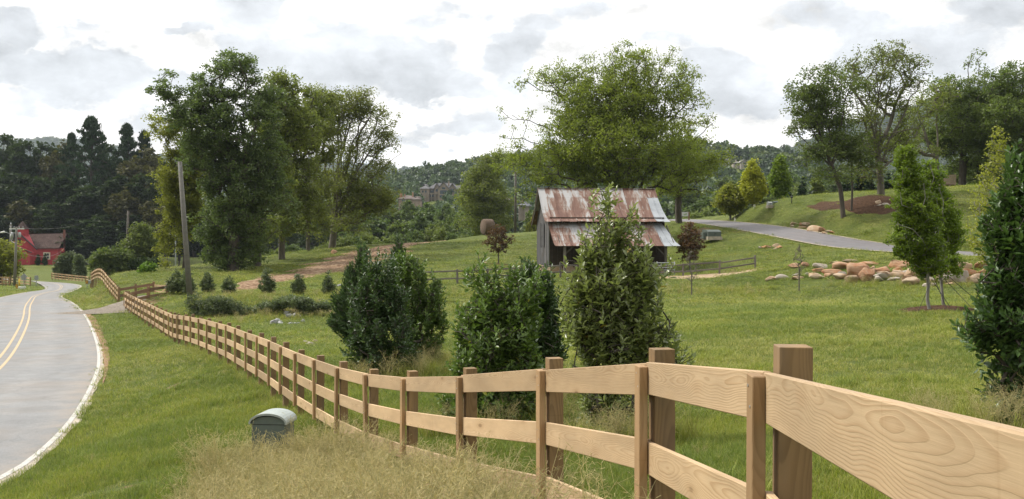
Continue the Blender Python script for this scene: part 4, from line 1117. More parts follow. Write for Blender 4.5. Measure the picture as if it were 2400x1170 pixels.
# foreground pedestal
def pedestal():
    Y = 11.2; x, y = xy(640, Y); z = gz(x, y); s = Y / F; H = (-(963 - PY0) * s) - z
    r = thing('utility_pedestal', 'green utility pedestal with pale curved lid in the foreground grass', 'utility box', (x, y, z), math.radians(-6))
    green = simple('pedestal_green', (.11, .14, .125), .45, 0, .1); lid = simple('pedestal_lid', (.33, .37, .345), .5, 0, .08)
    hw, hd = .185, .15
    def arch(hw, hd, z0, z1, rise, m0, name, mat, y0=None, y1=None):
        n = 14; mb = MB(); pts = [(-hw, 0, z0), (hw, 0, z0)] + [(hw * math.cos(t), 0, z1 + rise * math.sin(t)) for t in np.linspace(0, math.pi, n)]
        y0 = -hd if y0 is None else y0; y1 = hd if y1 is None else y1
        mb.poly([(p[0], y0, p[2]) for p in pts], (0, y1 - y0, 0)); o = mb.build(name, mat, r); bevel(o, .008, 2); return o
    arch(hw, hd, -.1, H - .105, .07, 0, 'body', green)
    mb = MB(); n = 16; rim = []
    ts = np.linspace(-.12, math.pi + .12, n)
    out = [((hw + .022) * math.cos(t), H - .105 + .105 * math.sin(t)) for t in ts]; inn = [((hw + .004) * math.cos(t), H - .107 + .085 * math.sin(t)) for t in ts]
    for i in range(n - 1):
        vs = []
        for yy in (-hd - .03, hd + .03):
            for (a, b) in (out[i], out[i + 1], inn[i + 1], inn[i]): vs.append((a, yy, b))
        mb.add(vs, [(0, 1, 2, 3), (7, 6, 5, 4), (0, 4, 5, 1), (2, 6, 7, 3)] + ([(0, 3, 7, 4)] if i == 0 else []) + ([(1, 5, 6, 2)] if i == n - 2 else []))
    o = mb.build('lid', lid, r)
    mb = MB(); mb.box(-hw + .01, hw - .01, -hd - .004, -hd - .001, H - .125, H - .119); mb.build('door_seam', M_black, r)
pedestal()


def cabinet(label, px, base, top, wpx, Y, mat, lidmat, rz=0.0, dome=.2, dep=.9):
    s = Y / F; x, y = xy(px, Y); z = -(base - PY0) * s; H = (base - top) * s; hw = wpx * s / 2
    r = thing('utility_box', label, 'utility box', (x, y, z), rz)
    mb = MB(); n = 9; pts = [(0, -hw), (0, hw)]
    prof = [(-dep / 2, -.2), (-dep / 2, H * .72), (-dep / 2 + dome, H * .93), (-dep / 2 + dome * 2.2, H), (dep / 2, H), (dep / 2, -.2)]
    mb.poly([(-hw, p[0], p[1]) for p in prof], (2 * hw, 0, 0)); o = mb.build('body', mat, r); bevel(o, .03, 2)
    mb = MB(); mb.box(-hw - .06, hw + .06, -dep / 2 - .08, dep / 2 + .06, -.25, .06); mb.build('pad', M_concrete, r)
    mb = MB(); mb.box(-.012, .012, -dep / 2 - .012, -dep / 2 - .002, .1, H * .68); mb.box(.05, .1, -dep / 2 - .03, -dep / 2 - .003, H * .4, H * .5); mb.build('door_seam', M_black, r)
    return r
M_boxgreen = simple('box_green', (.085, .105, .09), .5, 0, .12); M_boxdark = simple('box_dark_green', (.035, .055, .045), .5)
b_ = cabinet('green transformer box on the slope right of the barn', 1668, 556, 538.5, 34, 93, M_boxgreen, None, .25, .25, 1.2)
mb = MB(); mb.box(-.95, -.66, -.3, .3, -.2, .42); o = mb.build('side_cabinet', M_boxgreen, b_)
cabinet('pale topped utility box on the hill crest', 1803.5, 482.5, 473, 9.5, 112, simple('box_pale', (.34, .36, .34), .5), None)
cabinet('dark green utility box on the hill crest beside the pale one', 1817, 482, 471.5, 11, 112.5, M_boxdark, None)
x, y = xy(1855.5, 110); pl = thing('path_light', 'tiny dark path light standing on the hill crest', 'lamp', (x, y, gz(x, y)))
mb = MB(); mb.tube([(0, 0, -.1), (0, 0, .55)], .05, 6); mb.build('post', M_black, pl, True)
mb = MB(); mb.tube([(0, 0, .55), (0, 0, .62), (0, 0, .75)], [.14, .16, .06], 8); mb.build('lamp_head', M_black, pl, True)
for k, (px, Y) in enumerate(((1768.5, 118), (1723, 118.5))):
    x, y = xy(px, Y); o = thing('survey_stake', ['short white stake below the gold column tree', 'short white stake near the lane end on the slope'][k], 'stake', (x, y, gz(x, y)))
    mb = MB(); mb.box(-.09, .09, -.06, .06, -.1, .3 + .1 * k); mb.build('shaft', M_wht, o); mb = MB(); mb.box(-.095, .095, -.065, .065, .2 + .1 * k, .26 + .1 * k); mb.build('band', M_concrete, o)

# notice board at the lane's end
Y = 128; x, y = xy(1605.5, Y); z = -(515 - PY0) * Y / F
nb = thing('notice_board', 'white notice board with a pale green map on two brown posts', 'notice board', (x, y, z))
s = Y / F
for u in (-9.4, 9.2): upright('post', (u * s, 0, -.4), (u * s, 0, 18.3 * s), .16, .16, (1, 0, 0), M_brownrail, nb)
mb = MB(); mb.box(-8.3 * s, 8.1 * s, -.05, .05, 8 * s, 17.6 * s); mb.build('panel', simple('board_white', (.62, .63, .60), .5, 0, .03), nb)
mb = MB(); mb.poly([(a * s, -.056, b * s) for a, b in ((-4, 10.6), (-1, 10.0), (3, 11), (5, 12.6), (4, 15), (0.5, 14.2), (-2, 13.6), (-3.4, 12.2))], (0, .004, 0)); mb.build('map', simple('map_green', (.36, .46, .28), .6), nb)

# hay bale
Y = 127; x, y = xy(1143, Y); zb = -(548.5 - PY0) * Y / F; R = .98
hb = thing('hay_bale', 'round hay bale resting on the meadow crest behind the maroon tree', 'hay bale', (x, y, zb), math.radians(25))
def hay():
    m, g, b, o = new_mat('hay'); p = g.obj(); n = g.noise(g.vmath('MULTIPLY', p, (5, 40, 40)), 1., 5, .7)
    g.put(b.inputs['Base Color'], g.ramp(n, [(.3, (.07, .045, .03)), (.7, (.20, .14, .095))])); b.inputs['Roughness'].default_value = .95
    g.put(b.inputs['Normal'], g.bump(n, .8, .05)); return m
M_hay = hay(); rs = RS(3); mb = MB()
mb.tube([(-.62, 0, R * .86), (-.55, 0, R * .86), (0, 0, R * .86), (.55, 0, R * .86), (.62, 0, R * .86)], [R * .9, R * .97, R, R * .97, R * .9], 28); mb.build('body', M_hay, hb, True)
mb = MB()
for k in range(6): mb.tube([(.63, .16 * (k + 1) * math.cos(a) * .85, R * .86 + .16 * (k + 1) * math.sin(a) * .85) for a in np.linspace(0, 6.28, 22)], .02, 4)
mb.build('end_spiral', M_hay, hb)

# wooden steps and landing at the top of the right hill
def deck():
    Y = 119; s = Y / F; x, y = xy(2218, Y); zb = -(440 - PY0) * s
    r = thing('deck_stairs', 'small wooden landing with stairs and railings under the hilltop trees', 'stairs', (x, y, zb))
    wood = simple('deck_wood', (.30, .22, .16), .8, 0, .15); h = lambda py: (440 - py) * s; w = lambda px: (px - 2218) * s
    mb = MB(); mb.box(w(2206), w(2233), -.9, .9, h(433.5), h(431)); mb.build('platform', wood, r)
    for px in (2207, 2219, 2231):
        for yy in (-.8, .8):
            mb = MB(); mb.box(w(px) - .06, w(px) + .06, yy - .06, yy + .06, -.5, h(433.6)); mb.build('leg', wood, r)
    mb = MB()
    for i in range(4):
        u = 2204 - i * 3.2; mb.box(w(u - 3), w(u), -.7, .7, h(434.5 + i * 1.7), h(434 + i * 1.7) + .03)
    mb.build('step', wood, r)
    for yy in (-.85, .85):
        mb = MB(); mb.beam((w(2205), yy, h(413)), (w(2233), yy, h(411.5)), .07, .1); mb.beam((w(2205), yy, h(413.5)), (w(2191.5), yy, h(424)), .07, .1); mb.beam((w(2205), yy, h(417.5)), (w(2192), yy, h(428.5)), .05, .07)
        mb.build('handrail', wood, r)
        for px in np.linspace(2206, 2232.5, 12):
            mb = MB(); mb.box(w(px) - .03, w(px) + .03, yy - .025, yy + .025, h(431), h(412.6)); mb.build('baluster', wood, r)
        mb = MB(); mb.box(w(2192) - .05, w(2192) + .05, yy - .05, yy + .05, h(440), h(424)); mb.build('newel_post', wood, r)
deck()

# houses far off on the wooded hills
def house(label, px, base, Y, blocks, chim=(), wins=(), wallc=(.30, .24, .18), roofc=(.10, .095, .095)):
    """blocks in photo px relative to (px, base): (x0, x1, depth m, eave, ridge, facing) facing 'f' gable to viewer, 's' side on"""
    s = Y / F; x, y = xy(px, Y); z = -(base - PY0) * s
    r = thing('house', label, 'house', (x, y, z)); wm = simple('house_wall_%d' % px, wallc, .8, 0, .15, 1.0); rm = simple('house_roof_%d' % px, roofc, .8, 0, .2, 1.0)
    gl = simple('house_glass_%d' % px, (.05, .07, .08), .2); st = simple('house_trim_%d' % px, tuple(min(.7, c * 1.5) for c in wallc), .8)
    for k, (x0, x1, y0, y1, e, rd, fc) in enumerate(blocks):
        mb = MB(); mb.box(x0 * s, x1 * s, y0, y1, -4, e * s)
        xm, ym = (x0 + x1) / 2 * s, (y0 + y1) / 2
        if fc == 'f': mb.poly([(x0 * s, y0, e * s), (x1 * s, y0, e * s), (xm, y0, rd * s - .25)], (0, y1 - y0, 0))
        mb.build('wall', wm, r)
        mb = MB(); o_ = .7
        if fc == 'f':
            for sg in (x0, x1):
                d = (sg * s - xm) / abs(sg * s - xm)
                mb.poly([(sg * s + d * o_, y0 - .8, e * s - o_ * (rd - e) * s / abs(sg * s - xm)), (xm, y0 - .8, rd * s), (xm, y0 - .8, rd * s + .35), (sg * s + d * o_, y0 - .8, e * s + .35 - o_ * (rd - e) * s / abs(sg * s - xm))], (0, y1 - y0 + 1.6, 0))
        else:
            hip = (y1 - y0) * .3
            mb.add([(x0 * s - o_, y0 - o_, e * s), (x1 * s + o_, y0 - o_, e * s), (x1 * s + o_, y1 + o_, e * s), (x0 * s - o_, y1 + o_, e * s), (x0 * s + hip, ym, rd * s), (x1 * s - hip, ym, rd * s)],
                   [(3, 2, 1, 0), (0, 1, 5, 4), (1, 2, 5), (2, 3, 4, 5), (3, 0, 4)])
        mb.build('roof', rm, r)
    for cx, top, c in chim:
        mb = MB(); mb.box((cx - 1.6) * s, (cx + 1.6) * s, 3, 3 + 2.4 * s, 0, top * s); mb.build('chimney', simple('chimney_%d_%d' % (px, cx), c, .8), r)
    for x0, x1, z0, z1, yy in wins:
        mb = MB(); mb.box(x0 * s - .12, x1 * s + .12, yy - .12, yy - .02, z0 * s - .12, z1 * s + .12); wd = mb.build('window', st, r)
        mb = MB(); mb.box(x0 * s, x1 * s, yy - .2, yy - .125, z0 * s, z1 * s); mb.build('pane', gl, wd)
    return r, s
hr, s = house('large tan gabled house on the wooded hillside across the valley', 1032, 464, 640,
      [(-46, -25, -3, 10, 21, 33, 's'), (-28, 44, 0, 14, 22, 36, 's'), (-13, -1, -3.5, 8, 22, 34, 'f'), (-4, 22, -6, 8, 20, 36, 'f'), (22, 36, -3.5, 8, 22, 33, 'f'), (36, 49, -2, 10, 20, 30, 's')],
      [(19, 40, (.30, .22, .15))],
      [(-42, -38, 12, 17, -3), (-35, -31, 12, 17, -3), (-24, -15, 12, 18, 0), (-10, -4, 14, 20, -3.5), (1, 17, 8, 17, -6), (5, 13, 19, 24, -6), (25, 33, 12, 21, -3.5), (39, 45, 13, 18, -2), (-24, -15, 2, 8, 0), (0, 7, 0, 6, -6), (11, 18, 0, 6, -6)])
mb = MB(); mb.box(-28 * s, 6 * s, -5.5, -3.6, 9 * s, 10.2 * s)
for u in (-27, -19, -11, -3, 3): mb.box((u - .6) * s, (u + .6) * s, -5.4, -5.0, -2, 9 * s)
mb.build('balcony', simple('balcony_wood', (.33, .27, .21)), hr)
house('brown roofed house with terracotta chimneys below the tan house', 962, 474, 540, [(-28, 14, 0, 12, 8, 17, 's'), (6, 24, -3, 9, 6, 14, 's')], [(-25, 22, (.40, .19, .11)), (-22, 21, (.40, .19, .11)), (4, 24, (.42, .24, .14)), (-15, 19, (.36, .2, .13))], [(-20, -12, 2, 6, 0)], (.34, .26, .19), (.115, .085, .07))
house('small roof with dark chimneys among the leaves at left', 884, 452, 520, [(-12, 12, 0, 10, 4, 9, 's')], [(-4, 13, (.2, .13, .1)), (3, 12, (.2, .13, .1))], (), (.28, .2, .16), (.10, .08, .07))
house('grey roofed house glimpsed close left of the barn', 1226, 484, 300, [(-10, 13, 0, 8, 3, 12, 's'), (3, 14, -2, 5, 0, 4, 's')], [(-1, 15, (.36, .25, .18))], [(-6, -3, -2, 2, 0)], (.30, .26, .23), (.115, .12, .13))
house('tan house tucked among trees behind the olive tree', 1184, 470, 420, [(-6, 10, 0, 8, 2, 8, 's')], [(2, 10, (.34, .23, .17))], (), (.33, .25, .19), (.13, .10, .09))
house('pale house high on the right wooded hill', 1735, 386, 690, [(-16, 8, 0, 12, 4, 9, 's'), (-2, 15, -4, 9, 5, 10, 'f')], [(-8, 12, (.4, .36, .31))], [(-13, -9, 0, 3, 0), (3, 10, 0, 4, -4)], (.42, .37, .32), (.27, .255, .24))
house('grey roofed house beside the pale one on the right hill', 1702, 375, 700, [(-11, 10, 0, 10, 1, 7, 's')], [(5, 9, (.3, .28, .26))], (), (.30, .28, .26), (.23, .24, .25))

# ------------------------------------------------------------------ vegetation builders
def unit(v): return v / np.maximum(np.linalg.norm(v, axis=-1, keepdims=True), 1e-9)


def leaf_quads(c, d, nrm, L, Wd):
    """rhombic leaves: centres c, long axis d, normal nrm"""
    s = unit(np.cross(d, nrm)); L = np.asarray(L)[:, None]; Wd = np.asarray(Wd)[:, None]
    v = np.stack([c - d * L * .5, c + s * Wd * .5 + d * L * .06, c + d * L * .5, c - s * Wd * .5 + d * L * .06], 1)
    n = len(c); f = np.arange(n * 4).reshape(n, 4)
    return v.reshape(-1, 3), f


def cloud_leaves(rs, cent, rad, per, size, droop=.35, asp=.55, vbase=None, zs=1.0):
    n = len(cent); k = np.repeat(np.arange(n), per)
    off = rs.randn(len(k), 3); off = unit(off) * (rs.rand(len(k), 1) ** .55)
    rr = np.asarray(rad)[k][:, None] if hasattr(rad, '__len__') else rad
    c = cent[k] + off * rr * np.array([1, 1, .75 * zs])
    d = unit(rs.randn(len(k), 3) * np.array([1, 1, .6]) + off * .7 - np.array([0, 0, droop]))
    nr = unit(rs.randn(len(k), 3) * .8 + np.array([0, 0, .75]))
    L = size * rs.uniform(.65, 1.3, len(k))
    v, f = leaf_quads(c, d, nr, L, L * asp)
    if zs != 1.0: v = (np.repeat(c, 4, 0) + (v - np.repeat(c, 4, 0)) * np.array([1, 1, zs]))
    vb = rs.rand(n) if vbase is None else vbase
    val = np.clip(vb[k] * .55 + rs.rand(len(k)) * .45, 0, 1)
    return v, f, val


def tubes_np(a, b, ra, rb, n=5):
    """many tapered segments at once"""
    d = unit(b - a); ref = np.where(np.abs(d[:, 2:3]) < .9, np.array([[0, 0, 1.]]), np.array([[1., 0, 0]]))
    x = unit(np.cross(d, ref)); y = np.cross(d, x); t = np.linspace(0, 2 * math.pi, n, endpoint=False)
    ring = x[:, None] * np.cos(t)[None, :, None] + y[:, None] * np.sin(t)[None, :, None]
    va = a[:, None] + ring * np.asarray(ra)[:, None, None]; vb = b[:, None] + ring * np.asarray(rb)[:, None, None]
    v = np.concatenate([va, vb], 1).reshape(-1, 3); m = len(a); base = np.arange(m)[:, None] * 2 * n; k = np.arange(n)[None]; k2 = (k + 1) % n
    f = np.stack([base + k, base + k2, base + n + k2, base + n + k], -1).reshape(-1, 4)
    return v, f


def skeleton(rs, base, targets, r0, step=.9, upbias=.6, trunk=None, rmin=.012, wob=.10, expo=2.3, first=0):
    """limbs from the base to every target, sharing stems; returns segments with radii"""
    nodes = [np.array(base, float)]; par = [-1]
    for p in (trunk or []):
        q = np.array(p, float); a = nodes[-1]; m = max(1, int(np.linalg.norm(q - a) / step))
        prev = len(nodes) - 1
        for j in range(1, m + 1):
            w = rs.randn(3) * wob * .3 if j < m else 0
            nodes.append(a + (q - a) * j / m + w); par.append(prev); prev = len(nodes) - 1
    order = np.argsort(np.linalg.norm(targets - nodes[-1], axis=1)); order = np.r_[np.arange(first), order[order >= first]] if first else order
    fork = len(nodes) - 1
    N = np.zeros((len(targets) * 14 + len(nodes) + 900, 3)); cnt = len(nodes); N[:cnt] = nodes
    for ti in order:
        t = targets[ti]; dlt = t - N[:cnt]; dist = np.linalg.norm(dlt, axis=1)
        cost = dist + np.maximum(0, -dlt[:, 2]) * upbias * 2 + (dist < .15) * 5
        if cnt > 3: cost[0] += 3
        if ti < first: cost[:] = 9e9; cost[max(0, fork - int(rs.randint(0, 3)))] = 0          # main limbs spring from the fork
        k = int(cost.argmin()); a = N[k]; m = max(1, min(20, int(dist[k] / step))); prev = k
        sag = rs.randn(3) * dist[k] * .06 + np.array([0, 0, dist[k] * .07])
        for j in range(1, m + 1):
            u = j / m; p = a + (t - a) * u + sag * 4 * u * (1 - u) * .6 + (rs.randn(3) * wob * min(1, dist[k]) if j < m else 0)
            if cnt >= len(N): N = np.vstack([N, np.zeros_like(N)])
            N[cnt] = p; par.append(prev); prev = cnt; cnt += 1
    N = N[:cnt]; par = np.array(par); load = np.zeros(cnt); ch = np.bincount(par[1:], minlength=cnt)
    for i in range(cnt - 1, 0, -1):
        if ch[i] == 0: load[i] += 1
        load[par[i]] += load[i]
    load[0] = max(load[0], 1)
    r = np.maximum(rmin, r0 * (load / load[0]) ** (1 / expo))
    i = np.arange(1, cnt)
    ra = np.minimum(r[par[i]], r[i] * 1.25); ra[par[i] == 0] = r[0] * 1.15
    return N[par[i]], N[i], ra, r[i]


def crown_points(rs, blobs, n, shell=2.0):
    """blobs: (x,y,z,rx,ry,rz,weight)"""
    B = np.array(blobs, float); w = B[:, 3] * B[:, 4] * B[:, 5] * B[:, 6]; w /= w.sum()
    k = rs.choice(len(B), n, p=w); u = unit(rs.randn(n, 3)) * (rs.rand(n, 1) ** (1 / (1 + shell)))
    return B[k, :3] + u * B[k, 3:6]


def put_tree(name, label, cat, base, crown, wood, lm, wm, group=None, crown_name='crown', wood_name='trunk'):
    r = thing(name, label, cat, base, 0, group)
    b = np.array(base, float)
    v, f, val = crown; link(crown_name, np_mesh(crown_name, v - b, f, {'v': val}), lm, r)
    if wood is not None:
        v, f = wood; link(wood_name, np_mesh(wood_name, v - b, f), wm, r, True)
    return r


def hero_tree(label, basepx, Y, blobs, ncl, per, size, lm, seed, r0=.3, trunk=(), name='broadleaf_tree', crad=.9, depth=.8, shell=1.6, droop=.35, wm=None, step=1.0, asp=.55, sink=.1, dofs=None, n=5, bough=1.5, limbs=()):
    """crown masses given as photo ellipses (px, py, rx, ry[, weight]); each gets depth in proportion"""
    rs = RS(seed); s = Y / F; x, y = xy(basepx, Y); z = gz(x, y) - sink
    bl = []
    for i, q in enumerate(blobs):
        px, py, rx, ry = q[:4]; w = q[4] if len(q) > 4 else 1.0
        dd = (rs.uniform(-.5, .5) * depth * rx * s * 1.2) if dofs is None else dofs
        c = P(px, py, Y + dd); bl.append((*c, rx * s, rx * s * depth, ry * s, w))
    nb = max(8, int(ncl / 8)); Bc = crown_points(rs, bl, nb, shell + .6); kb = rs.randint(0, nb, ncl); bo = unit(rs.randn(ncl, 3)) * (rs.rand(ncl, 1) ** .5) * bough * rs.uniform(.7, 1.25, nb)[kb][:, None]
    C = Bc[kb] + bo * np.array([1, 1, .62]); okc = C[:, 2] > z + .4; C, kb = C[okc], kb[okc]
    tone = np.clip(rs.rand(nb) * .7 + .15, 0, 1)[kb] * .8 + rs.rand(len(C)) * .2
    tr = [P(px, py, Y) for px, py in trunk]
    lt = np.array([P(q[0], q[1], Y + (rs.uniform(-.6, .6) * 2.5)) for q in limbs]).reshape(-1, 3)
    T_ = np.vstack([lt, Bc, C]) if len(lt) else np.vstack([Bc, C])
    a, b, ra, rb = skeleton(rs, (x, y, z), T_, r0, step, trunk=tr, first=len(lt))
    v, f, val = cloud_leaves(rs, C, crad * rs.uniform(.6, 1.25, len(C)), per, size, droop, asp, tone)
    return put_tree(name, label, 'tree', (x, y, z), (v, f, val), tubes_np(a, b, ra, rb, n), lm, wm or M_bark)


# the five tall trees left of centre
hero_tree('huge dark maple, its skirt of leaves reaching the ground behind the leaning pole', 545, 92,
          [(455, 215, 58, 50), (402, 205, 22, 26, .8), (560, 175, 62, 46), (600, 225, 56, 48), (500, 285, 88, 76), (595, 320, 66, 86), (480, 375, 52, 66), (560, 430, 92, 86), (540, 530, 84, 66), (560, 600, 60, 40), (530, 612, 42, 36), (640, 470, 46, 56), (425, 255, 36, 34, .8)],
          2000, 46, .235, L_maple, 11, .5, [(548, 560), (545, 480)], name='maple_tree', crad=.62, bough=1.5, limbs=[(440, 200), (560, 140), (620, 220), (520, 200), (600, 330), (480, 330)])
hero_tree('yellow green maple peeking out left of the huge dark one behind the pole', 432, 101,
          [(425, 325, 42, 46), (372, 298, 24, 22, .7), (405, 400, 32, 56), (428, 470, 44, 66), (408, 560, 34, 40), (402, 605, 26, 18), (455, 390, 30, 70)], 900, 36, .24, L_yellowgreen, 12, .24, [(438, 560), (436, 500)], name='maple_tree', crad=.6, bough=1.2, limbs=[(372, 290), (425, 290), (400, 390), (455, 340), (405, 480)])
hero_tree('tall olive green tree standing right behind the dark maple', 602, 99,
          [(660, 222, 46, 44), (650, 315, 48, 62), (640, 425, 50, 56), (600, 540, 42, 36), (690, 280, 38, 56)], 900, 36, .24, L_midgreen, 13, .36, [(605, 560), (612, 470)], crad=.65, bough=1.4, limbs=[(640, 210), (680, 210), (690, 300), (640, 330)])
hero_tree('leafy tree with a straight grey trunk, third in the tall row', 660, 105,
          [(715, 248, 50, 46), (700, 330, 48, 56), (690, 430, 56, 60), (680, 520, 56, 36), (725, 480, 38, 46)], 900, 34, .24, L_midgreen, 14, .33, [(660, 560), (668, 470)], crad=.65, bough=1.4, wm=M_barklight, limbs=[(700, 215), (735, 230), (720, 320), (690, 360)])
hero_tree('slim stemmed tree between the grey trunk and the wide forked one', 722, 113,
          [(770, 243, 44, 36), (755, 330, 42, 56, .7), (740, 430, 44, 56, .8), (735, 520, 48, 34, .9)], 560, 32, .24, L_airy, 15, .22, [(722, 540), (730, 480)], crad=.7, bough=1.3, wm=M_barklight, limbs=[(750, 220), (775, 215), (800, 240), (735, 300)])
hero_tree('airy fan shaped tree with many upright limbs and see through crown', 778, 118,
          [(845, 240, 44, 30, 1.1), (800, 290, 44, 60, .9), (880, 290, 44, 50, .7), (915, 335, 30, 30, .5), (850, 380, 60, 60, .5), (790, 430, 40, 50, .5), (850, 470, 60, 34, 1.0), (810, 520, 50, 22, .9), (890, 455, 40, 34, .8)],
          1150, 34, .22, L_airy, 16, .40, [(782, 540), (788, 498)], crad=.9, bough=1.7, wm=M_barklight, droop=.2,
          limbs=[(790, 230), (812, 222), (835, 212), (858, 215), (880, 230), (900, 255), (918, 290), (935, 330), (940, 360), (770, 260), (760, 310), (845, 300), (870, 270), (905, 440)])

# the great walnut behind the barn
hero_tree('great spreading walnut towering behind the barn roof', 1470, 107,
          [(1450, 165, 76, 56), (1545, 155, 66, 46, .8), (1350, 185, 76, 44, .8), (1285, 188, 56, 44, .6), (1420, 265, 130, 70, 1.9), (1560, 250, 86, 76, .75), (1240, 300, 60, 54, .5), (1190, 298, 34, 38, .4), (1620, 245, 46, 66, .28), (1640, 315, 46, 46, .28),
           (1440, 345, 165, 60, 1.0), (1585, 365, 80, 46, .8), (1280, 385, 86, 44, .6), (1205, 370, 46, 46, .6), (1480, 412, 160, 30, .65), (1655, 375, 34, 28, .6), (1228, 440, 42, 30, .7)],
          3600, 34, .25, L_walnut, 21, .55, [(1470, 500), (1466, 440)], name='walnut_tree', crad=.8, bough=2.1, droop=.7, asp=.42, depth=.7,
          limbs=[(1450, 110), (1540, 105), (1580, 130), (1350, 150), (1270, 165), (1200, 270), (1170, 320), (1640, 210), (1670, 290), (1420, 230), (1560, 230), (1300, 300), (1620, 360), (1240, 390)])
hero_tree('second walnut with dark trunk standing off the right end of the barn', 1592, 116,
          [(1600, 330, 56, 56, .7), (1610, 400, 50, 36, .8), (1575, 435, 50, 26, .8), (1625, 445, 30, 22, .8)], 400, 32, .25, L_walnut, 22, .36, [(1590, 470), (1596, 400)], name='walnut_tree', crad=.75, droop=.7, asp=.42, wm=M_bark)

# hilltop trees on the right
hero_tree('leaning dark trunked tree on the left side of the mulch bed', 1977, 94,
          [(1893, 215, 38, 40, .7), (1945, 168, 44, 34, .5), (1878, 285, 36, 34, .9), (1930, 258, 56, 44, .7), (1990, 225, 40, 44, .35), (1920, 340, 50, 30, .8), (1975, 335, 46, 44, .8), (1955, 395, 50, 24, .6), (2000, 390, 40, 28, .6)],
          700, 28, .23, L_darkgreen, 31, .22, [(1970, 440), (1950, 390), (1928, 330)], crad=.75, bough=1.5, wm=M_bark, name='hilltop_tree', droop=.5, limbs=[(1880, 190), (1920, 150), (1960, 145), (1995, 190), (1858, 250), (1860, 300), (1985, 290), (1930, 220)])
hero_tree('slim double trunk tree right beside the leaning one', 1996, 94.5, [(2010, 370, 30, 30, .8), (1985, 350, 30, 24, .7)], 120, 26, .23, L_darkgreen, 34, .10, [(1998, 440), (1996, 400)], crad=.6, name='hilltop_tree', bough=1.0)
hero_tree('tall open crowned tree with forked pale limbs above the mulch bed', 2066, 99,
          [(2100, 138, 58, 24, .5), (2058, 162, 30, 26, .4), (2135, 188, 28, 30, .5), (1990, 172, 40, 34, .4), (2050, 215, 56, 36, .25), (2120, 255, 36, 36, .3), (2010, 260, 46, 36, .25), (2090, 330, 50, 30, .3), (2030, 350, 46, 28, .4), (2140, 315, 44, 30, .35), (2060, 405, 46, 22, .7)],
          640, 24, .22, L_midgreen, 32, .34, [(2062, 400), (2052, 330)], crad=.85, bough=1.7, wm=M_barklight, name='hilltop_tree', droop=.3,
          limbs=[(2110, 120), (2150, 150), (2085, 130), (2050, 150), (2000, 150), (1975, 185), (2155, 195), (2130, 250), (2010, 240), (2150, 300), (2160, 340), (2020, 330)])
hero_tree('sparse grey limbed tree bending behind the hornbeam tops', 2188, 122, [(2150, 270, 56, 36, .5), (2120, 330, 46, 26, .4), (2190, 230, 46, 36, .6), (2170, 350, 56, 30, .5)], 260, 22, .25, L_midgreen, 33, .28, [(2196, 390), (2186, 340)], crad=.85, bough=1.3, wm=M_barklight, name='hilltop_tree', limbs=[(2110, 280), (2080, 350), (2150, 240), (2190, 200), (2130, 310)])
hero_tree('dark wide crowned tree over the wooden landing', 2255, 126,
          [(2230, 222, 56, 40), (2290, 165, 28, 36, .6), (2300, 232, 66, 46), (2250, 292, 86, 50), (2300, 350, 66, 40), (2230, 345, 44, 36, .8), (2270, 400, 56, 22, .6)], 1300, 32, .28, L_darkgreen, 35, .45, [(2258, 390), (2262, 330)], crad=.8, bough=1.7, name='hilltop_tree', limbs=[(2280, 130), (2220, 190), (2310, 200), (2190, 250), (2330, 280)])
hero_tree('large dark tree filling the upper right corner', 2360, 122,
          [(2370, 172, 40, 32, .7), (2340, 215, 42, 40), (2400, 210, 46, 46), (2370, 282, 76, 56), (2340, 350, 56, 42), (2420, 330, 60, 60), (2400, 400, 60, 26)], 1200, 32, .28, L_darkgreen, 36, .45, [(2362, 390), (2366, 330)], crad=.8, bough=1.7, name='hilltop_tree', limbs=[(2370, 140), (2340, 190), (2400, 180), (2320, 260), (2400, 260)])


# columnar trees
def column_tree(label, px, Y, top, halfw, lm, seed, ncl, per, size, trunk_frac=.13, wm=M_barkgrey, r0=.07, name='hornbeam_tree', shape=None, group=None, crad=None, base=None):
    rs = RS(seed); s = Y / F; x, y = xy(px, Y); z = gz(x, y) - .05; zt = -(top - PY0) * s; H = zt - z; hw = halfw * s
    shape = shape or [(0, .25), (.12, .7), (.3, 1.0), (.5, .88), (.75, .52), (.92, .25), (1, .06)]
    u = rs.rand(ncl * 3); prof = np.interp(u, [q[0] for q in shape], [q[1] for q in shape])
    keepm = rs.rand(len(u)) < prof ** 1.3; u, prof = u[keepm][:ncl], prof[keepm][:ncl]
    a = rs.rand(len(u)) * 2 * math.pi; q = rs.rand(len(u)) ** .5 * (1 + .18 * np.sin(3 * a + u * 9 + seed))
    zc = z + H * (trunk_frac + (1 - trunk_frac) * u)
    C = np.c_[x + np.cos(a) * q * prof * hw, y + np.sin(a) * q * prof * hw, zc]
    A, B, ra, rb = skeleton(rs, (x, y, z), C, r0, .5, upbias=1.2, trunk=[(x, y, z + H * trunk_frac), (x + rs.uniform(-.05, .05), y, z + H * .35)], rmin=.006, wob=.04)
    v, f, val = cloud_leaves(rs, C, (crad or hw * .22) * rs.uniform(.6, 1.3, len(C)), per, size, -.1, .6)
    return put_tree(name, label, 'tree', (x, y, z), (v, f, val), tubes_np(A, B, ra, rb), lm, wm, group)
hero_tree('taller hornbeam with grey trunk at the left of the mulch ring pair', 2181, 33.6, [(2121, 350, 5, 18, 16), (2126, 390, 14, 34, 3.5), (2136, 440, 28, 44, 1.4), (2146, 500, 40, 50), (2152, 560, 46, 52), (2166, 620, 38, 34)], 1900, 26, .085, L_horn, 41, .055,
          [(2176, 670), (2168, 600)], name='hornbeam_tree', crad=.17, bough=.36, wm=M_barkgrey, step=.4, droop=-.3, asp=.6, sink=.05, limbs=[(2122, 340), (2135, 380), (2110, 450), (2165, 430), (2105, 520), (2185, 510), (2120, 580), (2195, 580)])
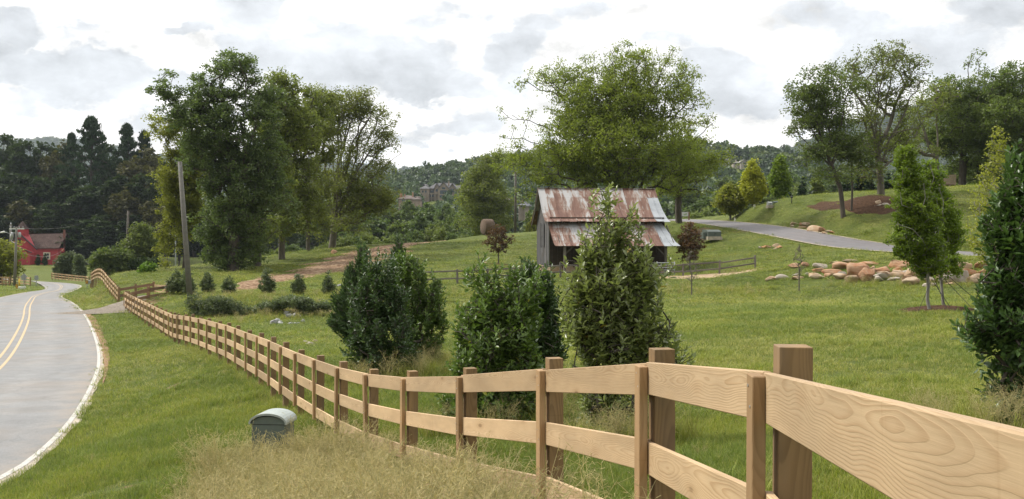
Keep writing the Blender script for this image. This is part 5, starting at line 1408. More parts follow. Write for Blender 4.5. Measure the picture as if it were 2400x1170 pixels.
hero_tree('hornbeam just right of and behind the taller one in the mulch ring', 2212, 35.6, [(2180, 410, 8, 30, 5), (2190, 455, 20, 40, 1.6), (2198, 495, 32, 46), (2212, 545, 38, 52), (2212, 615, 30, 36)], 1250, 26, .088, L_horn, 42, .05,
          [(2206, 660), (2204, 600)], name='hornbeam_tree', crad=.17, bough=.36, wm=M_barkgrey, step=.4, droop=-.3, asp=.6, sink=.05, limbs=[(2178, 385), (2200, 440), (2180, 500), (2235, 510), (2245, 570), (2190, 570)])
column_tree('golden yellow columnar tree on the crest left of the green column', 1765, 121, 377, 27, L_gold, 43, 420, 22, .30, .12, crad=.55, r0=.12)
column_tree('olive green columnar tree on the crest beside the golden one', 1828, 124, 364, 22, L_horn, 44, 380, 22, .30, .16, crad=.5, r0=.12)
column_tree('small yellow green tree near the lane end, left of the golden column', 1712, 123, 432, 34, L_yellowgreen, 45, 300, 22, .30, .2, crad=.6, r0=.12, name='young_tree', shape=[(0, .5), (.3, 1), (.6, .95), (.85, .6), (1, .15)])
column_tree('yellowing sparse columnar tree behind the big right hand holly', 2340, 52, 300, 70, L_yellowgreen, 46, 560, 14, .13, .1, crad=.34, r0=.10)
column_tree('little maroon leaved tree on the meadow left of the barn', 1168, 88, 527, 33, L_red, 47, 150, 14, .17, .34, crad=.3, r0=.055, name='young_tree', wm=M_barklight, shape=[(0, .6), (.35, 1), (.7, .8), (1, .2)])
column_tree('dark maroon leaved young tree beside the barn porch end', 1617, 79, 521, 30, L_red, 48, 190, 16, .17, .25, crad=.3, r0=.05, name='young_tree', shape=[(0, .5), (.35, 1), (.7, .8), (1, .2)])
guy = thing('guy_wires', 'dark guy wires bracing the two young hornbeams', 'guy wire', (*xy(2198, 34.4), gz(*xy(2198, 34.4))))
for (ax, ay, az), (bx, by, Yb) in (((2184, 33.7, 640), (2222, 717, 33.2)), ((2184, 33.7, 655), (2232, 712, 34)), ((2214, 35.5, 655), (2280, 705, 34.6)), ((2214, 35.5, 640), (2310, 690, 35.0)), ((2184, 33.7, 655), (2150, 722, 33.2))):
    p = V(P(ax, az, ay)); q = V(P(bx, by, Yb)); q.z = gz(q.x, q.y); mb = MB(); mb.tube([p, q], .010, 4)
    o = mb.build('wire', M_black, None); o.parent = guy; o.matrix_parent_inverse = Matrix.Translation(-guy.location)


def bare_tree(label, px, Y, top, halfw, seed):
    rs = RS(seed); s = Y / F; x, y = xy(px, Y); z = gz(x, y) - .05; zt = -(top - PY0) * s; H = zt - z; hw = halfw * s
    n = 130; u = rs.rand(n) ** .8; a = rs.rand(n) * 6.28; q = rs.rand(n) ** .5; pr = np.sin(np.clip(u * .9 + .15, 0, 1) * math.pi) ** .6
    C = np.c_[x + np.cos(a) * q * pr * hw, y + np.sin(a) * q * pr * hw, z + H * (.35 + .65 * u)]
    A, B, ra, rb = skeleton(rs, (x, y, z), C, .04, .4, upbias=1.5, trunk=[(x, y, z + H * .3), (x, y, z + H * .5)], rmin=.009, wob=.03)
    r = thing('bare_sapling', label, 'tree', (x, y, z)); b = np.array((x, y, z))
    v, f = tubes_np(A, B, ra, rb, 4); link('trunk', np_mesh('trunk', v - b, f), M_barklight, r)
bare_tree('leafless grey sapling standing before the split rail fence', 1621, 61, 583, 24, 51)
bare_tree('leafless sapling in front of the boulder wall', 1873, 60, 572, 17, 52)


# ------------------------------------------------------------------ broad glossy leaves for the near bushes
def big_leaves(c, d, nrm, L, Wd, fold=.25):
    """six-vertex folded leaves"""
    s = unit(np.cross(d, nrm)); n2 = np.cross(s, d); L = L[:, None]; Wd = Wd[:, None]
    b = c; t = c + d * L - n2 * L * .10
    l1 = c + d * L * .33 + s * Wd * .46 + n2 * Wd * fold; l2 = c + d * L * .70 + s * Wd * .42 + n2 * Wd * fold * .8
    r1 = c + d * L * .33 - s * Wd * .46 + n2 * Wd * fold; r2 = c + d * L * .70 - s * Wd * .42 + n2 * Wd * fold * .8
    v = np.stack([b, l1, l2, t, r2, r1], 1).reshape(-1, 3); n = len(c); i = np.arange(n)[:, None] * 6
    f = np.concatenate([i + np.array([[0, 3, 2, 1]]), i + np.array([[0, 5, 4, 3]])], 1).reshape(-1, 4)
    return v, f


def holly(label, px, Y, outline, nshoot, per, leaf, lm, seed, base_py=None, name='holly_bush', depth=.8, shell=1.8, upright_=.9, r0=.05, stray=(), twig=.22, tone=0.0, bare=0.0, bough=.17, clump=6):
    """outline: photo ellipses; every shoot carries a whorl of leaves round its last stretch"""
    rs = RS(seed); s = Y / F; x, y = xy(px, Y); z = gz(x, y) - .05
    bl = []
    for q in outline:
        w = q[4] if len(q) > 4 else 1.0; c = P(q[0], q[1], Y + rs.uniform(-.25, .25) * q[2] * s); bl.append((*c, q[2] * s, q[2] * s * depth, q[3] * s, w))
    nb = max(10, nshoot // clump); Bc = crown_points(rs, bl, nb, shell + .5); kb = rs.randint(0, nb, nshoot)
    C = Bc[kb] + unit(rs.randn(nshoot, 3)) * (rs.rand(nshoot, 1) ** .5) * (bough * rs.uniform(.6, 1.4, nb))[kb][:, None] * np.array([.9, .9, 1.25]); C = C[C[:, 2] > z + .08]
    for (sx, sy, k) in stray: C = np.vstack([C, np.array([P(sx, sy, Y)]) + rs.randn(k, 3) * .06])
    A, B, ra, rb = skeleton(rs, (x, y, z), C, r0, .28, upbias=.9, trunk=[(x, y, z + .25)], rmin=.004, wob=.03)
    cen = np.array([x, y, z + (C[:, 2].max() - z) * .35])
    D = unit(unit(C - cen) * .75 + np.array([0, 0, upright_]) + rs.randn(len(C), 3) * .35)
    k = np.repeat(np.arange(len(C)), per); m = len(k); t = np.tile(np.linspace(0, 1, per), len(C)) ; ang = np.tile(np.arange(per) * 2.399, len(C)) + rs.rand(len(C))[k] * 6.28
    ax = D[k]; ref = unit(np.cross(ax, unit(rs.randn(len(C), 3))[k])); ref2 = np.cross(ax, ref)
    out = ref * np.cos(ang)[:, None] + ref2 * np.sin(ang)[:, None]
    open_ = (1.15 - .75 * t + rs.uniform(-.15, .2, m))[:, None]
    d = unit(ax * np.cos(open_) + out * np.sin(open_) + np.array([0, 0, -.08]))
    nrm = unit(ax * np.sin(open_) - out * np.cos(open_) + rs.randn(m, 3) * .22)
    c = C[k] - ax * twig * (1 - t)[:, None] * rs.uniform(.8, 1.2, (m, 1))
    if bare: sel = rs.rand(m) > bare; c, d, nrm, k, t = c[sel], d[sel], nrm[sel], k[sel], t[sel]; m = len(c)
    L = leaf * rs.uniform(.65, 1.25, m) * (1 - .25 * t)
    v, f = big_leaves(c, d, nrm, L, L * rs.uniform(.38, .52, m), .16)
    val = np.clip(rs.rand(len(C))[k] * .4 + rs.rand(m) * .5 + .14 * t + tone, 0, .9); val[rs.rand(m) < .006] = 1.0
    val = np.repeat(val, 2)
    return put_tree(name, label, 'shrub', (x, y, z), (v, f, val), tubes_np(A, B, ra, rb, 5), lm, M_bark, None, 'foliage', 'stem')

holly('dense dark holly bush behind the fence, leftmost of the big bushes', 905, 21.5, [(862, 618, 28, 30, .9), (890, 640, 50, 44), (890, 700, 74, 56), (892, 780, 88, 70), (900, 840, 88, 36), (848, 690, 44, 46, .8)], 1600, 11, .095, L_holly, 61, r0=.05, tone=.05)
holly('tall loose holly rising behind the leftmost dark bush', 968, 23.5, [(950, 600, 24, 28, .9), (965, 635, 42, 40), (990, 690, 54, 50), (1000, 760, 52, 60), (985, 825, 50, 34, .6), (1030, 740, 22, 26, .5)], 1000, 11, .10, L_hollylight, 62, r0=.05, tone=.0)
holly('broad fresh green holly bush with a thin sprig on top, nearest the fence', 1165, 13.6, [(1190, 668, 76, 36, 1.0), (1170, 735, 100, 56), (1155, 810, 108, 60), (1165, 880, 124, 56), (1160, 945, 124, 36), (1085, 725, 30, 34, .6)], 1700, 11, .098, L_hollylight, 63, r0=.05, tone=.06,
      stray=[(1120, 612, 3), (1112, 636, 5), (1140, 634, 4), (1100, 640, 3), (1125, 660, 3)])
holly('rounded glossy dark holly bush tucked behind the fresh green one', 1262, 15.8, [(1258, 672, 46, 42), (1268, 740, 46, 60), (1275, 820, 48, 54), (1240, 650, 34, 26, .8)], 950, 12, .092, L_holly, 64, r0=.045, tone=.1)
holly('tall pale leaved holly in front of the barn, standing at the fence', 1445, 11.5, [(1422, 496, 18, 34, 2.2), (1430, 545, 48, 36, 1.4), (1440, 600, 88, 44), (1445, 660, 116, 50), (1442, 730, 120, 56), (1448, 800, 116, 56, .8), (1435, 870, 96, 46, .6), (1430, 945, 84, 46, .5), (1580, 800, 58, 48, .5), (1550, 745, 36, 40, .5), (1370, 700, 36, 60, .6)],
      1080, 11, .096, L_hollypale, 65, r0=.045, stray=[(1418, 452, 6), (1424, 472, 7), (1480, 495, 5), (1475, 520, 4), (1505, 600, 4), (1560, 635, 5), (1590, 800, 5), (1380, 555, 4), (1350, 610, 4)], upright_=1.1, bare=.06, tone=.12, depth=.6, bough=.15, clump=5)
holly('huge glossy holly cut by the right edge of the picture', 2400, 9.8, [(2432, 392, 40, 34, 1.2), (2412, 440, 58, 44), (2395, 520, 80, 60), (2385, 620, 86, 60), (2385, 720, 84, 60), (2410, 800, 70, 50), (2410, 880, 76, 50), (2415, 950, 76, 40), (2300, 770, 40, 24, .7), (2325, 660, 30, 40, .6), (2485, 560, 66, 130), (2480, 800, 70, 150)],
      2000, 12, .098, L_holly, 66, r0=.07, stray=[(2265, 765, 6), (2290, 790, 6), (2315, 915, 5), (2335, 520, 5), (2350, 470, 3), (2372, 395, 4), (2392, 348, 4), (2380, 370, 4)], tone=.06)
# feathery cedar left of the dark holly
def cedar(label, px, Y, blobs, n, seed, lm, size=.16, r0=.06, stray=()):
    rs = RS(seed); s = Y / F; x, y = xy(px, Y); z = gz(x, y) - .05
    bl = [(*P(q[0], q[1], Y), q[2] * s, q[2] * s, q[3] * s, q[4] if len(q) > 4 else 1) for q in blobs]
    C = crown_points(rs, bl, n, 1.4); C = C[C[:, 2] > z + .1]
    A, B, ra, rb = skeleton(rs, (x, y, z), C, r0, .4, upbias=.3, trunk=[(x, y, z + .6), (x, y, z + 1.6)], rmin=.004, wob=.03)
    D = unit(unit(C - np.array([x, y, z + 1.0])) + np.array([0, 0, .55]) + rs.randn(len(C), 3) * .2)
    per = 26; k = np.repeat(np.arange(len(C)), per); m = len(k)
    c = C[k] - D[k] * rs.uniform(0, .42, (m, 1)); d = unit(D[k] * 1.2 + rs.randn(m, 3) * .55); nr = unit(rs.randn(m, 3))
    L = size * rs.uniform(.5, 1.2, m); v, f = leaf_quads(c, d, nr, L, L * .16)
    val = np.clip(rs.rand(len(C))[k] * .5 + rs.rand(m) * .5, 0, 1)
    return put_tree('cedar_tree', label, 'tree', (x, y, z), (v, f, val), tubes_np(A, B, ra, rb, 5), lm, M_bark, None, 'crown', 'trunk')
cedar('feathery young cedar half hidden behind the leftmost dark holly', 868, 25.5, [(850, 596, 18, 30, 1.6), (834, 650, 34, 40, 1.2), (815, 705, 42, 40, 1.2), (795, 752, 34, 22, 1.8), (830, 785, 36, 30)], 640, 71, L_cedar, .22)
cedar('wispy cedar top showing between the two left hollies', 938, 27, [(934, 586, 18, 30, 1.5), (935, 650, 30, 40), (935, 720, 34, 50)], 260, 72, L_cedar, .20)

# shrub row along the creek bank and the weedy thicket at the pole
SHR = [(412, 697, 640, 22, 64, 'first of the creek bank hollies, grown against its neighbour by the gate'), (440, 699, 642, 20, 63.5, 'wide low holly behind the leaning pole'), (487, 690, 640, 17, 64, 'low rounded holly right of the leaning pole'), (535, 690, 648, 16, 63, 'small pointed holly left of the straw path foot'),
       (626, 692, 630, 19, 62.5, 'largest upright holly of the creek bank row'), (700, 692, 636, 17, 62.5, 'upright holly in the middle of the creek bank row'), (770, 688, 634, 16, 62.5, 'dark upright holly at the right end of the creek bank row')]
for i, (px, base, top, hw, Y, lab) in enumerate(SHR):
    rs = RS(80 + i); s = Y / F; x, y = xy(px, Y); z = gz(x, y) - .05; H = (base - top) * s * 1.06; w = hw * s
    C = crown_points(rs, [(x, y, z + H * .35, w, w, H * .36, 1), (x, y, z + H * .7, w * .6, w * .6, H * .3, .6)], 130, 1.5); C = C[C[:, 2] > z + .05]
    A, B, ra, rb = skeleton(rs, (x, y, z), C, .035, .3, rmin=.006, wob=.03)
    v, f, val = cloud_leaves(rs, C, .16, 26, .11, -.2, .5)
    put_tree('holly_bush', lab, 'shrub', (x, y, z), (v, f, val), tubes_np(A, B, ra, rb, 4), L_greyshrub, M_bark, 'hollies planted along the creek bank', 'foliage', 'stem')


def shrub(label, px, Y, blobs, n, per, size, lm, seed, name='shrub', crad=.3, sink=.1, group=None, r0=.05, droop=.1, asp=.5):
    rs = RS(seed); s = Y / F; x, y = xy(px, Y); z = gz(x, y) - sink
    bl = [(*P(q[0], q[1], Y), q[2] * s, q[2] * s * .8, q[3] * s, q[4] if len(q) > 4 else 1) for q in blobs]
    C = crown_points(rs, bl, n, 1.4); C = C[C[:, 2] > z + .05]
    A, B, ra, rb = skeleton(rs, (x, y, z), C, r0, max(.3, crad), rmin=.006, wob=.04)
    v, f, val = cloud_leaves(rs, C, crad * rs.uniform(.6, 1.3, len(C)), per, size, droop, asp)
    return put_tree(name, label, 'shrub', (x, y, z), (v, f, val), tubes_np(A, B, ra, rb, 4), lm, M_bark, group, 'foliage', 'stem')
shrub('weedy green thicket swallowing the foot of the leaning pole', 470, 53, [(455, 712, 18, 30), (500, 725, 46, 32), (540, 732, 34, 32), (475, 745, 40, 20), (520, 750, 40, 16)], 620, 28, .13, L_greyshrub, 90, 'thicket', .26, droop=-.2, asp=.3)
shrub('leafy creek side weeds above the pale stones', 690, 53.5, [(690, 708, 46, 12), (640, 716, 34, 12), (725, 722, 30, 16), (690, 738, 16, 8), (600, 728, 24, 14), (760, 716, 26, 10)], 420, 24, .12, L_greyshrub, 91, 'thicket', .24)
shrub('bright green leafy shrub in front of the dark wood', 347, 97, [(347, 630, 17, 15), (340, 640, 16, 10)], 120, 24, .24, L_bright, 92, crad=.32)
shrub('large pale green shrub rising above the dark rounded bushes', 335, 150, [(330, 550, 26, 26), (345, 575, 30, 30), (315, 580, 30, 26), (335, 610, 36, 26)], 420, 28, .42, L_valleylight, 93, crad=.8)
shrub('dark rounded evergreen mass left of the pale green shrub', 262, 146, [(255, 605, 34, 26), (235, 620, 24, 22), (285, 615, 30, 30), (262, 630, 44, 18)], 460, 28, .42, L_darkgreen, 94, crad=.8)
shrub('dark bush under the pale green shrub near the hill edge', 350, 146, [(350, 630, 34, 20), (325, 625, 24, 20)], 260, 28, .42, L_wood, 95, crad=.8)
shrub('tall grey green shrub behind the far plank fence, left one', 153, 167, [(150, 615, 18, 20), (160, 605, 14, 16), (152, 640, 22, 20), (140, 635, 14, 18)], 260, 26, .40, L_greyshrub, 96, crad=.7)
shrub('pointed dark shrub behind the far plank fence, right one', 187, 165, [(186, 620, 9, 20), (188, 640, 13, 18), (184, 605, 5, 8)], 170, 26, .40, L_greyshrub, 97, crad=.6)
for k, (px, lab) in enumerate(((89, 'slim clipped cone shrub left of the red building window'), (105, 'slim clipped cone shrub just left of the cream window edge'))):
    shrub(lab, px, 258, [(px, 612, 4.2, 9), (px, 604, 2.8, 9), (px, 616, 4.8, 5)], 90, 24, .34, L_wood, 98 + k, 'cone_shrub', .4)
hero_tree('olive and rust tinted tree cut by the left edge near the road', 2, 128, [(0, 590, 32, 24), (25, 600, 22, 20), (10, 625, 30, 24), (-20, 610, 30, 40), (20, 640, 18, 14, .6)], 300, 26, .36, L_yellowgreen, 101, .2, [(2, 640)], crad=.8, name='roadside_tree')

# ------------------------------------------------------------------ background trees, built once per kind and copied
def proto(name, kind, seed, lm, wm=M_bark, n=120, per=44, size=.075, crad=.13):
    """unit-high tree at the origin: crown + trunk"""
    rs = RS(seed)
    if kind == 'round':
        bl = [(0, 0, .58, .36, .36, .38, 1)] + [(rs.uniform(-.22, .22), rs.uniform(-.22, .22), rs.uniform(.35, .82), .2, .2, .18, 1.2) for _ in range(6)]; tr = [(0, 0, .18)]
    elif kind == 'tall':
        bl = [(0, 0, .6, .22, .22, .40, 1)] + [(rs.uniform(-.16, .16), rs.uniform(-.16, .16), rs.uniform(.35, .9), .14, .14, .12, 1.3) for _ in range(7)]; tr = [(0, 0, .2), (0, 0, .45)]
    elif kind == 'bush':
        bl = [(0, 0, .42, .5, .5, .44, 1)] + [(rs.uniform(-.35, .35), rs.uniform(-.35, .35), rs.uniform(.2, .75), .24, .24, .22, 1.2) for _ in range(6)]; tr = [(0, 0, .05)]
    elif kind == 'cone':
        bl = [(0, 0, .1 + .9 * t, .30 * (1 - t) ** .8 + .02, .30 * (1 - t) ** .8 + .02, .10, 1) for t in np.linspace(0, .97, 9)]; tr = [(0, 0, .3), (0, 0, .7)]
    if kind == 'pine':
        C = []
        for t in np.r_[np.linspace(.25, .93, 13), .955, .975, .992]:
            R = .34 * min(1, (1 - t) * 2.3) ** .95 + .010
            for a in np.arange(rs.uniform(0, 1), 6.28, 6.28 / rs.randint(5, 8)):
                k_ = rs.uniform(.5, 1.3)
                for q in (.4, .7, .88, 1.0):
                    rr = R * q * k_; C.append((rr * math.cos(a), rr * math.sin(a), min(1.0, t + .05 * q * k_ * min(1, R * 6) + rs.uniform(-.006, .006))))
        C = np.array(C); tr = [(0, 0, .3), (0, 0, .6), (0, 0, .95)]
        A, B, ra, rb = skeleton(rs, (0, 0, 0), C, .016, .1, .4, tr, .0015, .004)
        k = np.repeat(np.arange(len(C)), 22); d = unit(rs.randn(len(k), 3) * np.array([1, 1, .6]) + np.array([0, 0, .35])); c = C[k] + rs.randn(len(k), 3) * np.array([.020, .020, .007])
        v, f = leaf_quads(c, d, unit(rs.randn(len(k), 3)), size * .75 * rs.uniform(.5, 1.2, len(k)), size * .22 * np.ones(len(k))); val = np.clip(rs.rand(len(C))[k] * .6 + rs.rand(len(k)) * .4, 0, 1)
    else:
        C = crown_points(rs, bl, n, 1.8); C = C[C[:, 2] > .03]
        A, B, ra, rb = skeleton(rs, (0, 0, 0), C, .022, .09, .6, tr, .002, .008)
        v, f, val = cloud_leaves(rs, C, crad * (.62 if kind in ('cone', 'tall') else 1) * rs.uniform(.6, 1.25, len(C)), per, size, .25, .6, None, .5 if kind in ('round', 'tall', 'cone') else .8)
    tv, tf = tubes_np(A, B, ra, rb, 4)
    cm = np_mesh('crown', v, f, {'v': val}); cm.materials.append(lm); tm = np_mesh('trunk', tv, tf); tm.materials.append(wm)
    return name, cm, tm
PR = {
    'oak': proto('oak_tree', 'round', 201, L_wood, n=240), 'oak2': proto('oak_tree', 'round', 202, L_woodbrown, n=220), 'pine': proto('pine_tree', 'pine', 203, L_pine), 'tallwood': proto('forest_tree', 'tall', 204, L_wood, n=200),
    'round': proto('valley_tree', 'round', 205, L_valley, n=140), 'round2': proto('valley_tree', 'round', 206, L_valleylight, n=130), 'bush': proto('wild_shrub', 'bush', 207, L_valleylight, n=120), 'bush2': proto('wild_shrub', 'bush', 208, L_valley, n=120),
    'cone': proto('evergreen_tree', 'cone', 209, L_pine, n=150), 'gold': proto('valley_tree', 'round', 210, L_yellowgreen, n=130), 'tall': proto('valley_tree', 'tall', 211, L_midgreen, n=130), 'darkround': proto('valley_tree', 'round', 212, L_darkgreen, n=140),
}
_k = [0]
def plant(kind, px, top, Y, wpx, label, group, zb=None):
    """copy of a kind, scaled so that its top and width match the photograph at that distance"""
    name, cm, tm = PR[kind]; x, y = xy(px, Y); z = gz(x, y) - .3; s = Y / F; H = -(top - PY0) * s - z
    base_w = {'round': .92, 'tall': .62, 'bush': 1.2, 'cone': .66, 'pine': .60}
    kd = 'pine' if kind == 'pine' else 'cone' if kind == 'cone' else 'bush' if kind.startswith('bush') else 'tall' if kind.startswith('tall') else 'round'
    _k[0] += 1; rs = RS(1000 + _k[0])
    r = thing(name, label, 'shrub' if kd == 'bush' else 'tree', (x, y, z), rs.uniform(0, 6.28), group)
    w = wpx * s / base_w[kd] * {'pine': 1.0, 'cone': 1.0, 'bush': 1.35, 'tall': 1.25, 'round': 1.45}[kd]; r.scale = (w, w * rs.uniform(.85, 1.1), H)
    for nm, me in (('foliage' if kd == 'bush' else 'crown', cm), ('trunk' if kd != 'bush' else 'stem', tm)):
        o = bpy.data.objects.new(nm, me); COL.objects.link(o); o.parent = r
    return r
ORD = ['first', 'second', 'third', 'fourth', 'fifth', 'sixth', 'seventh', 'eighth', 'ninth', 'tenth', 'eleventh', 'twelfth', 'thirteenth', 'fourteenth', 'fifteenth', 'sixteenth', 'seventeenth', 'eighteenth', 'nineteenth', 'twentieth']

# the dark wood on the left: a back row, a middle row and a shaded front row
g_ = 'trees of the dark wood on the left'
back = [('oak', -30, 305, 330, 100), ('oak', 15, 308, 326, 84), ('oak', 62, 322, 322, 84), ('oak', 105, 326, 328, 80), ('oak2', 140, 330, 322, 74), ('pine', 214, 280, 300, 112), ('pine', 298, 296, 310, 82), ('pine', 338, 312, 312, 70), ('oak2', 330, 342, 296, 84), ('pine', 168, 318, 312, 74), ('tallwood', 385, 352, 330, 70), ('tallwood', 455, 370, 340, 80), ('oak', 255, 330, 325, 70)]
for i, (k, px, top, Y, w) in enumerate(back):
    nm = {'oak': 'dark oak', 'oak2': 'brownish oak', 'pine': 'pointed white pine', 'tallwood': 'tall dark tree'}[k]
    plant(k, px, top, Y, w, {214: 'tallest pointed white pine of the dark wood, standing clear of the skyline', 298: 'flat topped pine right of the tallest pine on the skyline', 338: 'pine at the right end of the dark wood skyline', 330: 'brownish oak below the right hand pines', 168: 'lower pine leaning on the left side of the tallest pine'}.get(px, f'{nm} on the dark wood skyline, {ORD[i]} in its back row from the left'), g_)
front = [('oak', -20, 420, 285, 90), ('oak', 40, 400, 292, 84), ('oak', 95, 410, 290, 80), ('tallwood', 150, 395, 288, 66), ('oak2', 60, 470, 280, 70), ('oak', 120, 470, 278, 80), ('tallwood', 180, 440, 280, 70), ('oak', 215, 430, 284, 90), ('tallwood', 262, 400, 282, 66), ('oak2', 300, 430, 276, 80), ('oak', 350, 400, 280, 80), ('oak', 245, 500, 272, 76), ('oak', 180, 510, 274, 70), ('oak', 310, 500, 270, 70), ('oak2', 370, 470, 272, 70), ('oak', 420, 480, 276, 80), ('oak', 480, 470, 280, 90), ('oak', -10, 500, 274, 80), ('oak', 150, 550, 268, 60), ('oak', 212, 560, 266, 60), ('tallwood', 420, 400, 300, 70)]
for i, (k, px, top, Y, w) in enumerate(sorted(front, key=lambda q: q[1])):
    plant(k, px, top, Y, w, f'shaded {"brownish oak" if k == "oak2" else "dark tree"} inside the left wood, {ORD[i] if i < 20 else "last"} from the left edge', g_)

# trees and scrub of the valley behind the meadow
g_ = 'trees filling the valley behind the meadow'
val = [('darkround', 905, 455, 330, 44), ('round', 960, 470, 300, 50), ('round', 968, 462, 260, 46), ('darkround', 920, 475, 300, 50), ('round', 1010, 468, 270, 46), ('round', 1045, 470, 250, 44), ('round2', 1075, 462, 280, 44), ('darkround', 1062, 480, 240, 40), ('round', 880, 490, 250, 60), ('darkround', 940, 500, 230, 56), ('round', 985, 490, 225, 50), ('darkround', 1030, 500, 220, 50), ('round', 1090, 490, 230, 46), ('gold', 1105, 450, 300, 40),
       ('darkround', 830, 470, 280, 60), ('round2', 860, 440, 300, 60), ('darkround', 780, 450, 300, 70), ('round', 730, 460, 300, 70), ('darkround', 1245, 480, 190, 34), ('gold', 1250, 505, 180, 30), ('round', 1290, 470, 260, 50), ('darkround', 1340, 460, 260, 60), ('round', 1400, 470, 240, 60), ('darkround', 650, 470, 300, 80), ('round', 580, 480, 290, 80)]
for i, (k, px, top, Y, w) in enumerate(val):
    nm = {'darkround': 'dark green rounded tree', 'round': 'mid green rounded tree', 'round2': 'pale green rounded tree', 'gold': 'yellowish tree'}[k]
    where = 'behind the tall tree row' if px < 870 else 'below the hillside houses' if px < 1130 else 'beside the barn' if px < 1270 else 'behind the barn'
    same = sorted([q for q in val if q[0] == k and (('a' if q[1] < 870 else 'b' if q[1] < 1130 else 'c' if q[1] < 1270 else 'd') == ('a' if px < 870 else 'b' if px < 1130 else 'c' if px < 1270 else 'd'))], key=lambda q: q[1])
    j = same.index((k, px, top, Y, w)); od = '' if len(same) == 1 else f', {ORD[j]} from the left'
    plant(k, px, top, Y, w, f'{nm} in the valley {where}{od}', g_)
hero_tree('tall olive tree with a visible grey stem left of the dark pole', 1142, 185, [(1125, 400, 34, 36, .8), (1150, 410, 40, 44), (1130, 465, 54, 44), (1160, 480, 44, 40), (1140, 520, 60, 30), (1165, 370, 24, 20, .6)], 1100, 30, .36, L_midgreen, 102, .35, [(1142, 520), (1146, 460)], crad=1.3, wm=M_barkgrey, name='valley_tree')
scrub = [('bush', 800, 545, 140, 50), ('bush2', 835, 535, 145, 44), ('bush', 866, 530, 150, 40), ('bush', 900, 545, 148, 40), ('bush2', 935, 538, 150, 40), ('bush2', 972, 528, 152, 36), ('bush', 1005, 520, 155, 56), ('bush', 1035, 522, 150, 50), ('bush2', 1065, 540, 146, 36), ('bush', 1090, 545, 142, 34), ('bush', 760, 560, 138, 40), ('bush2', 690, 565, 140, 50), ('bush', 640, 575, 140, 50), ('bush2', 1100, 525, 165, 44), ('bush', 1262, 545, 145, 16), ('bush2', 1200, 535, 160, 40)]
for i, (k, px, top, Y, w) in enumerate(sorted(scrub, key=lambda q: q[1])):
    plant(k, px, top, Y, w, f'{"pale" if k == "bush" else "darker"} wild shrub along the valley edge of the meadow, {ORD[i]} from the left', 'wild shrubs along the meadow edge')

# trees beyond the lane and the hill crest on the right
g_ = 'trees beyond the lane on the right'
rt = [('round', 1650, 455, 200, 60), ('bush', 1625, 490, 160, 46), ('bush', 1660, 478, 175, 60), ('round2', 1680, 440, 230, 56), ('darkround', 1735, 430, 240, 56), ('round', 1790, 400, 330, 50), ('round', 1850, 390, 320, 56), ('darkround', 1800, 440, 220, 60), ('round2', 1860, 420, 230, 50), ('darkround', 1700, 400, 360, 50), ('round', 1750, 395, 360, 46), ('cone', 1880, 405, 170, 44), ('cone', 1850, 428, 165, 40), ('cone', 1925, 420, 160, 40), ('tall', 1915, 415, 150, 40),
      ('cone', 2015, 385, 140, 60), ('cone', 2040, 400, 138, 40), ('cone', 1985, 410, 145, 44), ('cone', 2130, 380, 150, 60), ('cone', 2085, 400, 150, 50), ('round', 1960, 400, 260, 44), ('darkround', 2110, 410, 240, 60), ('darkround', 2175, 395, 180, 60), ('darkround', 2240, 370, 170, 60), ('darkround', 2300, 360, 160, 70), ('darkround', 2370, 350, 160, 80), ('darkround', 2430, 330, 160, 80), ('bush2', 1560, 500, 150, 40), ('round', 1520, 460, 230, 60), ('darkround', 1460, 470, 230, 60), ('round', 1610, 420, 300, 60)]
names = {'round': 'mid green rounded tree', 'bush': 'pale bushy shrub', 'round2': 'pale rounded tree', 'darkround': 'dark rounded tree', 'cone': 'dark cone shaped evergreen', 'tall': 'slim light green tree', 'bush2': 'dark bushy shrub'}
for k in names:
    sel_ = sorted([q for q in rt if q[0] == k], key=lambda q: q[1])
    for j, (_, px, top, Y, w) in enumerate(sel_):
        plant(k, px, top, Y, w, f'{names[k]} beyond the hillside lane' + (f', {ORD[j]} of {len(sel_)} from the left' if len(sel_) > 1 else ''), g_)

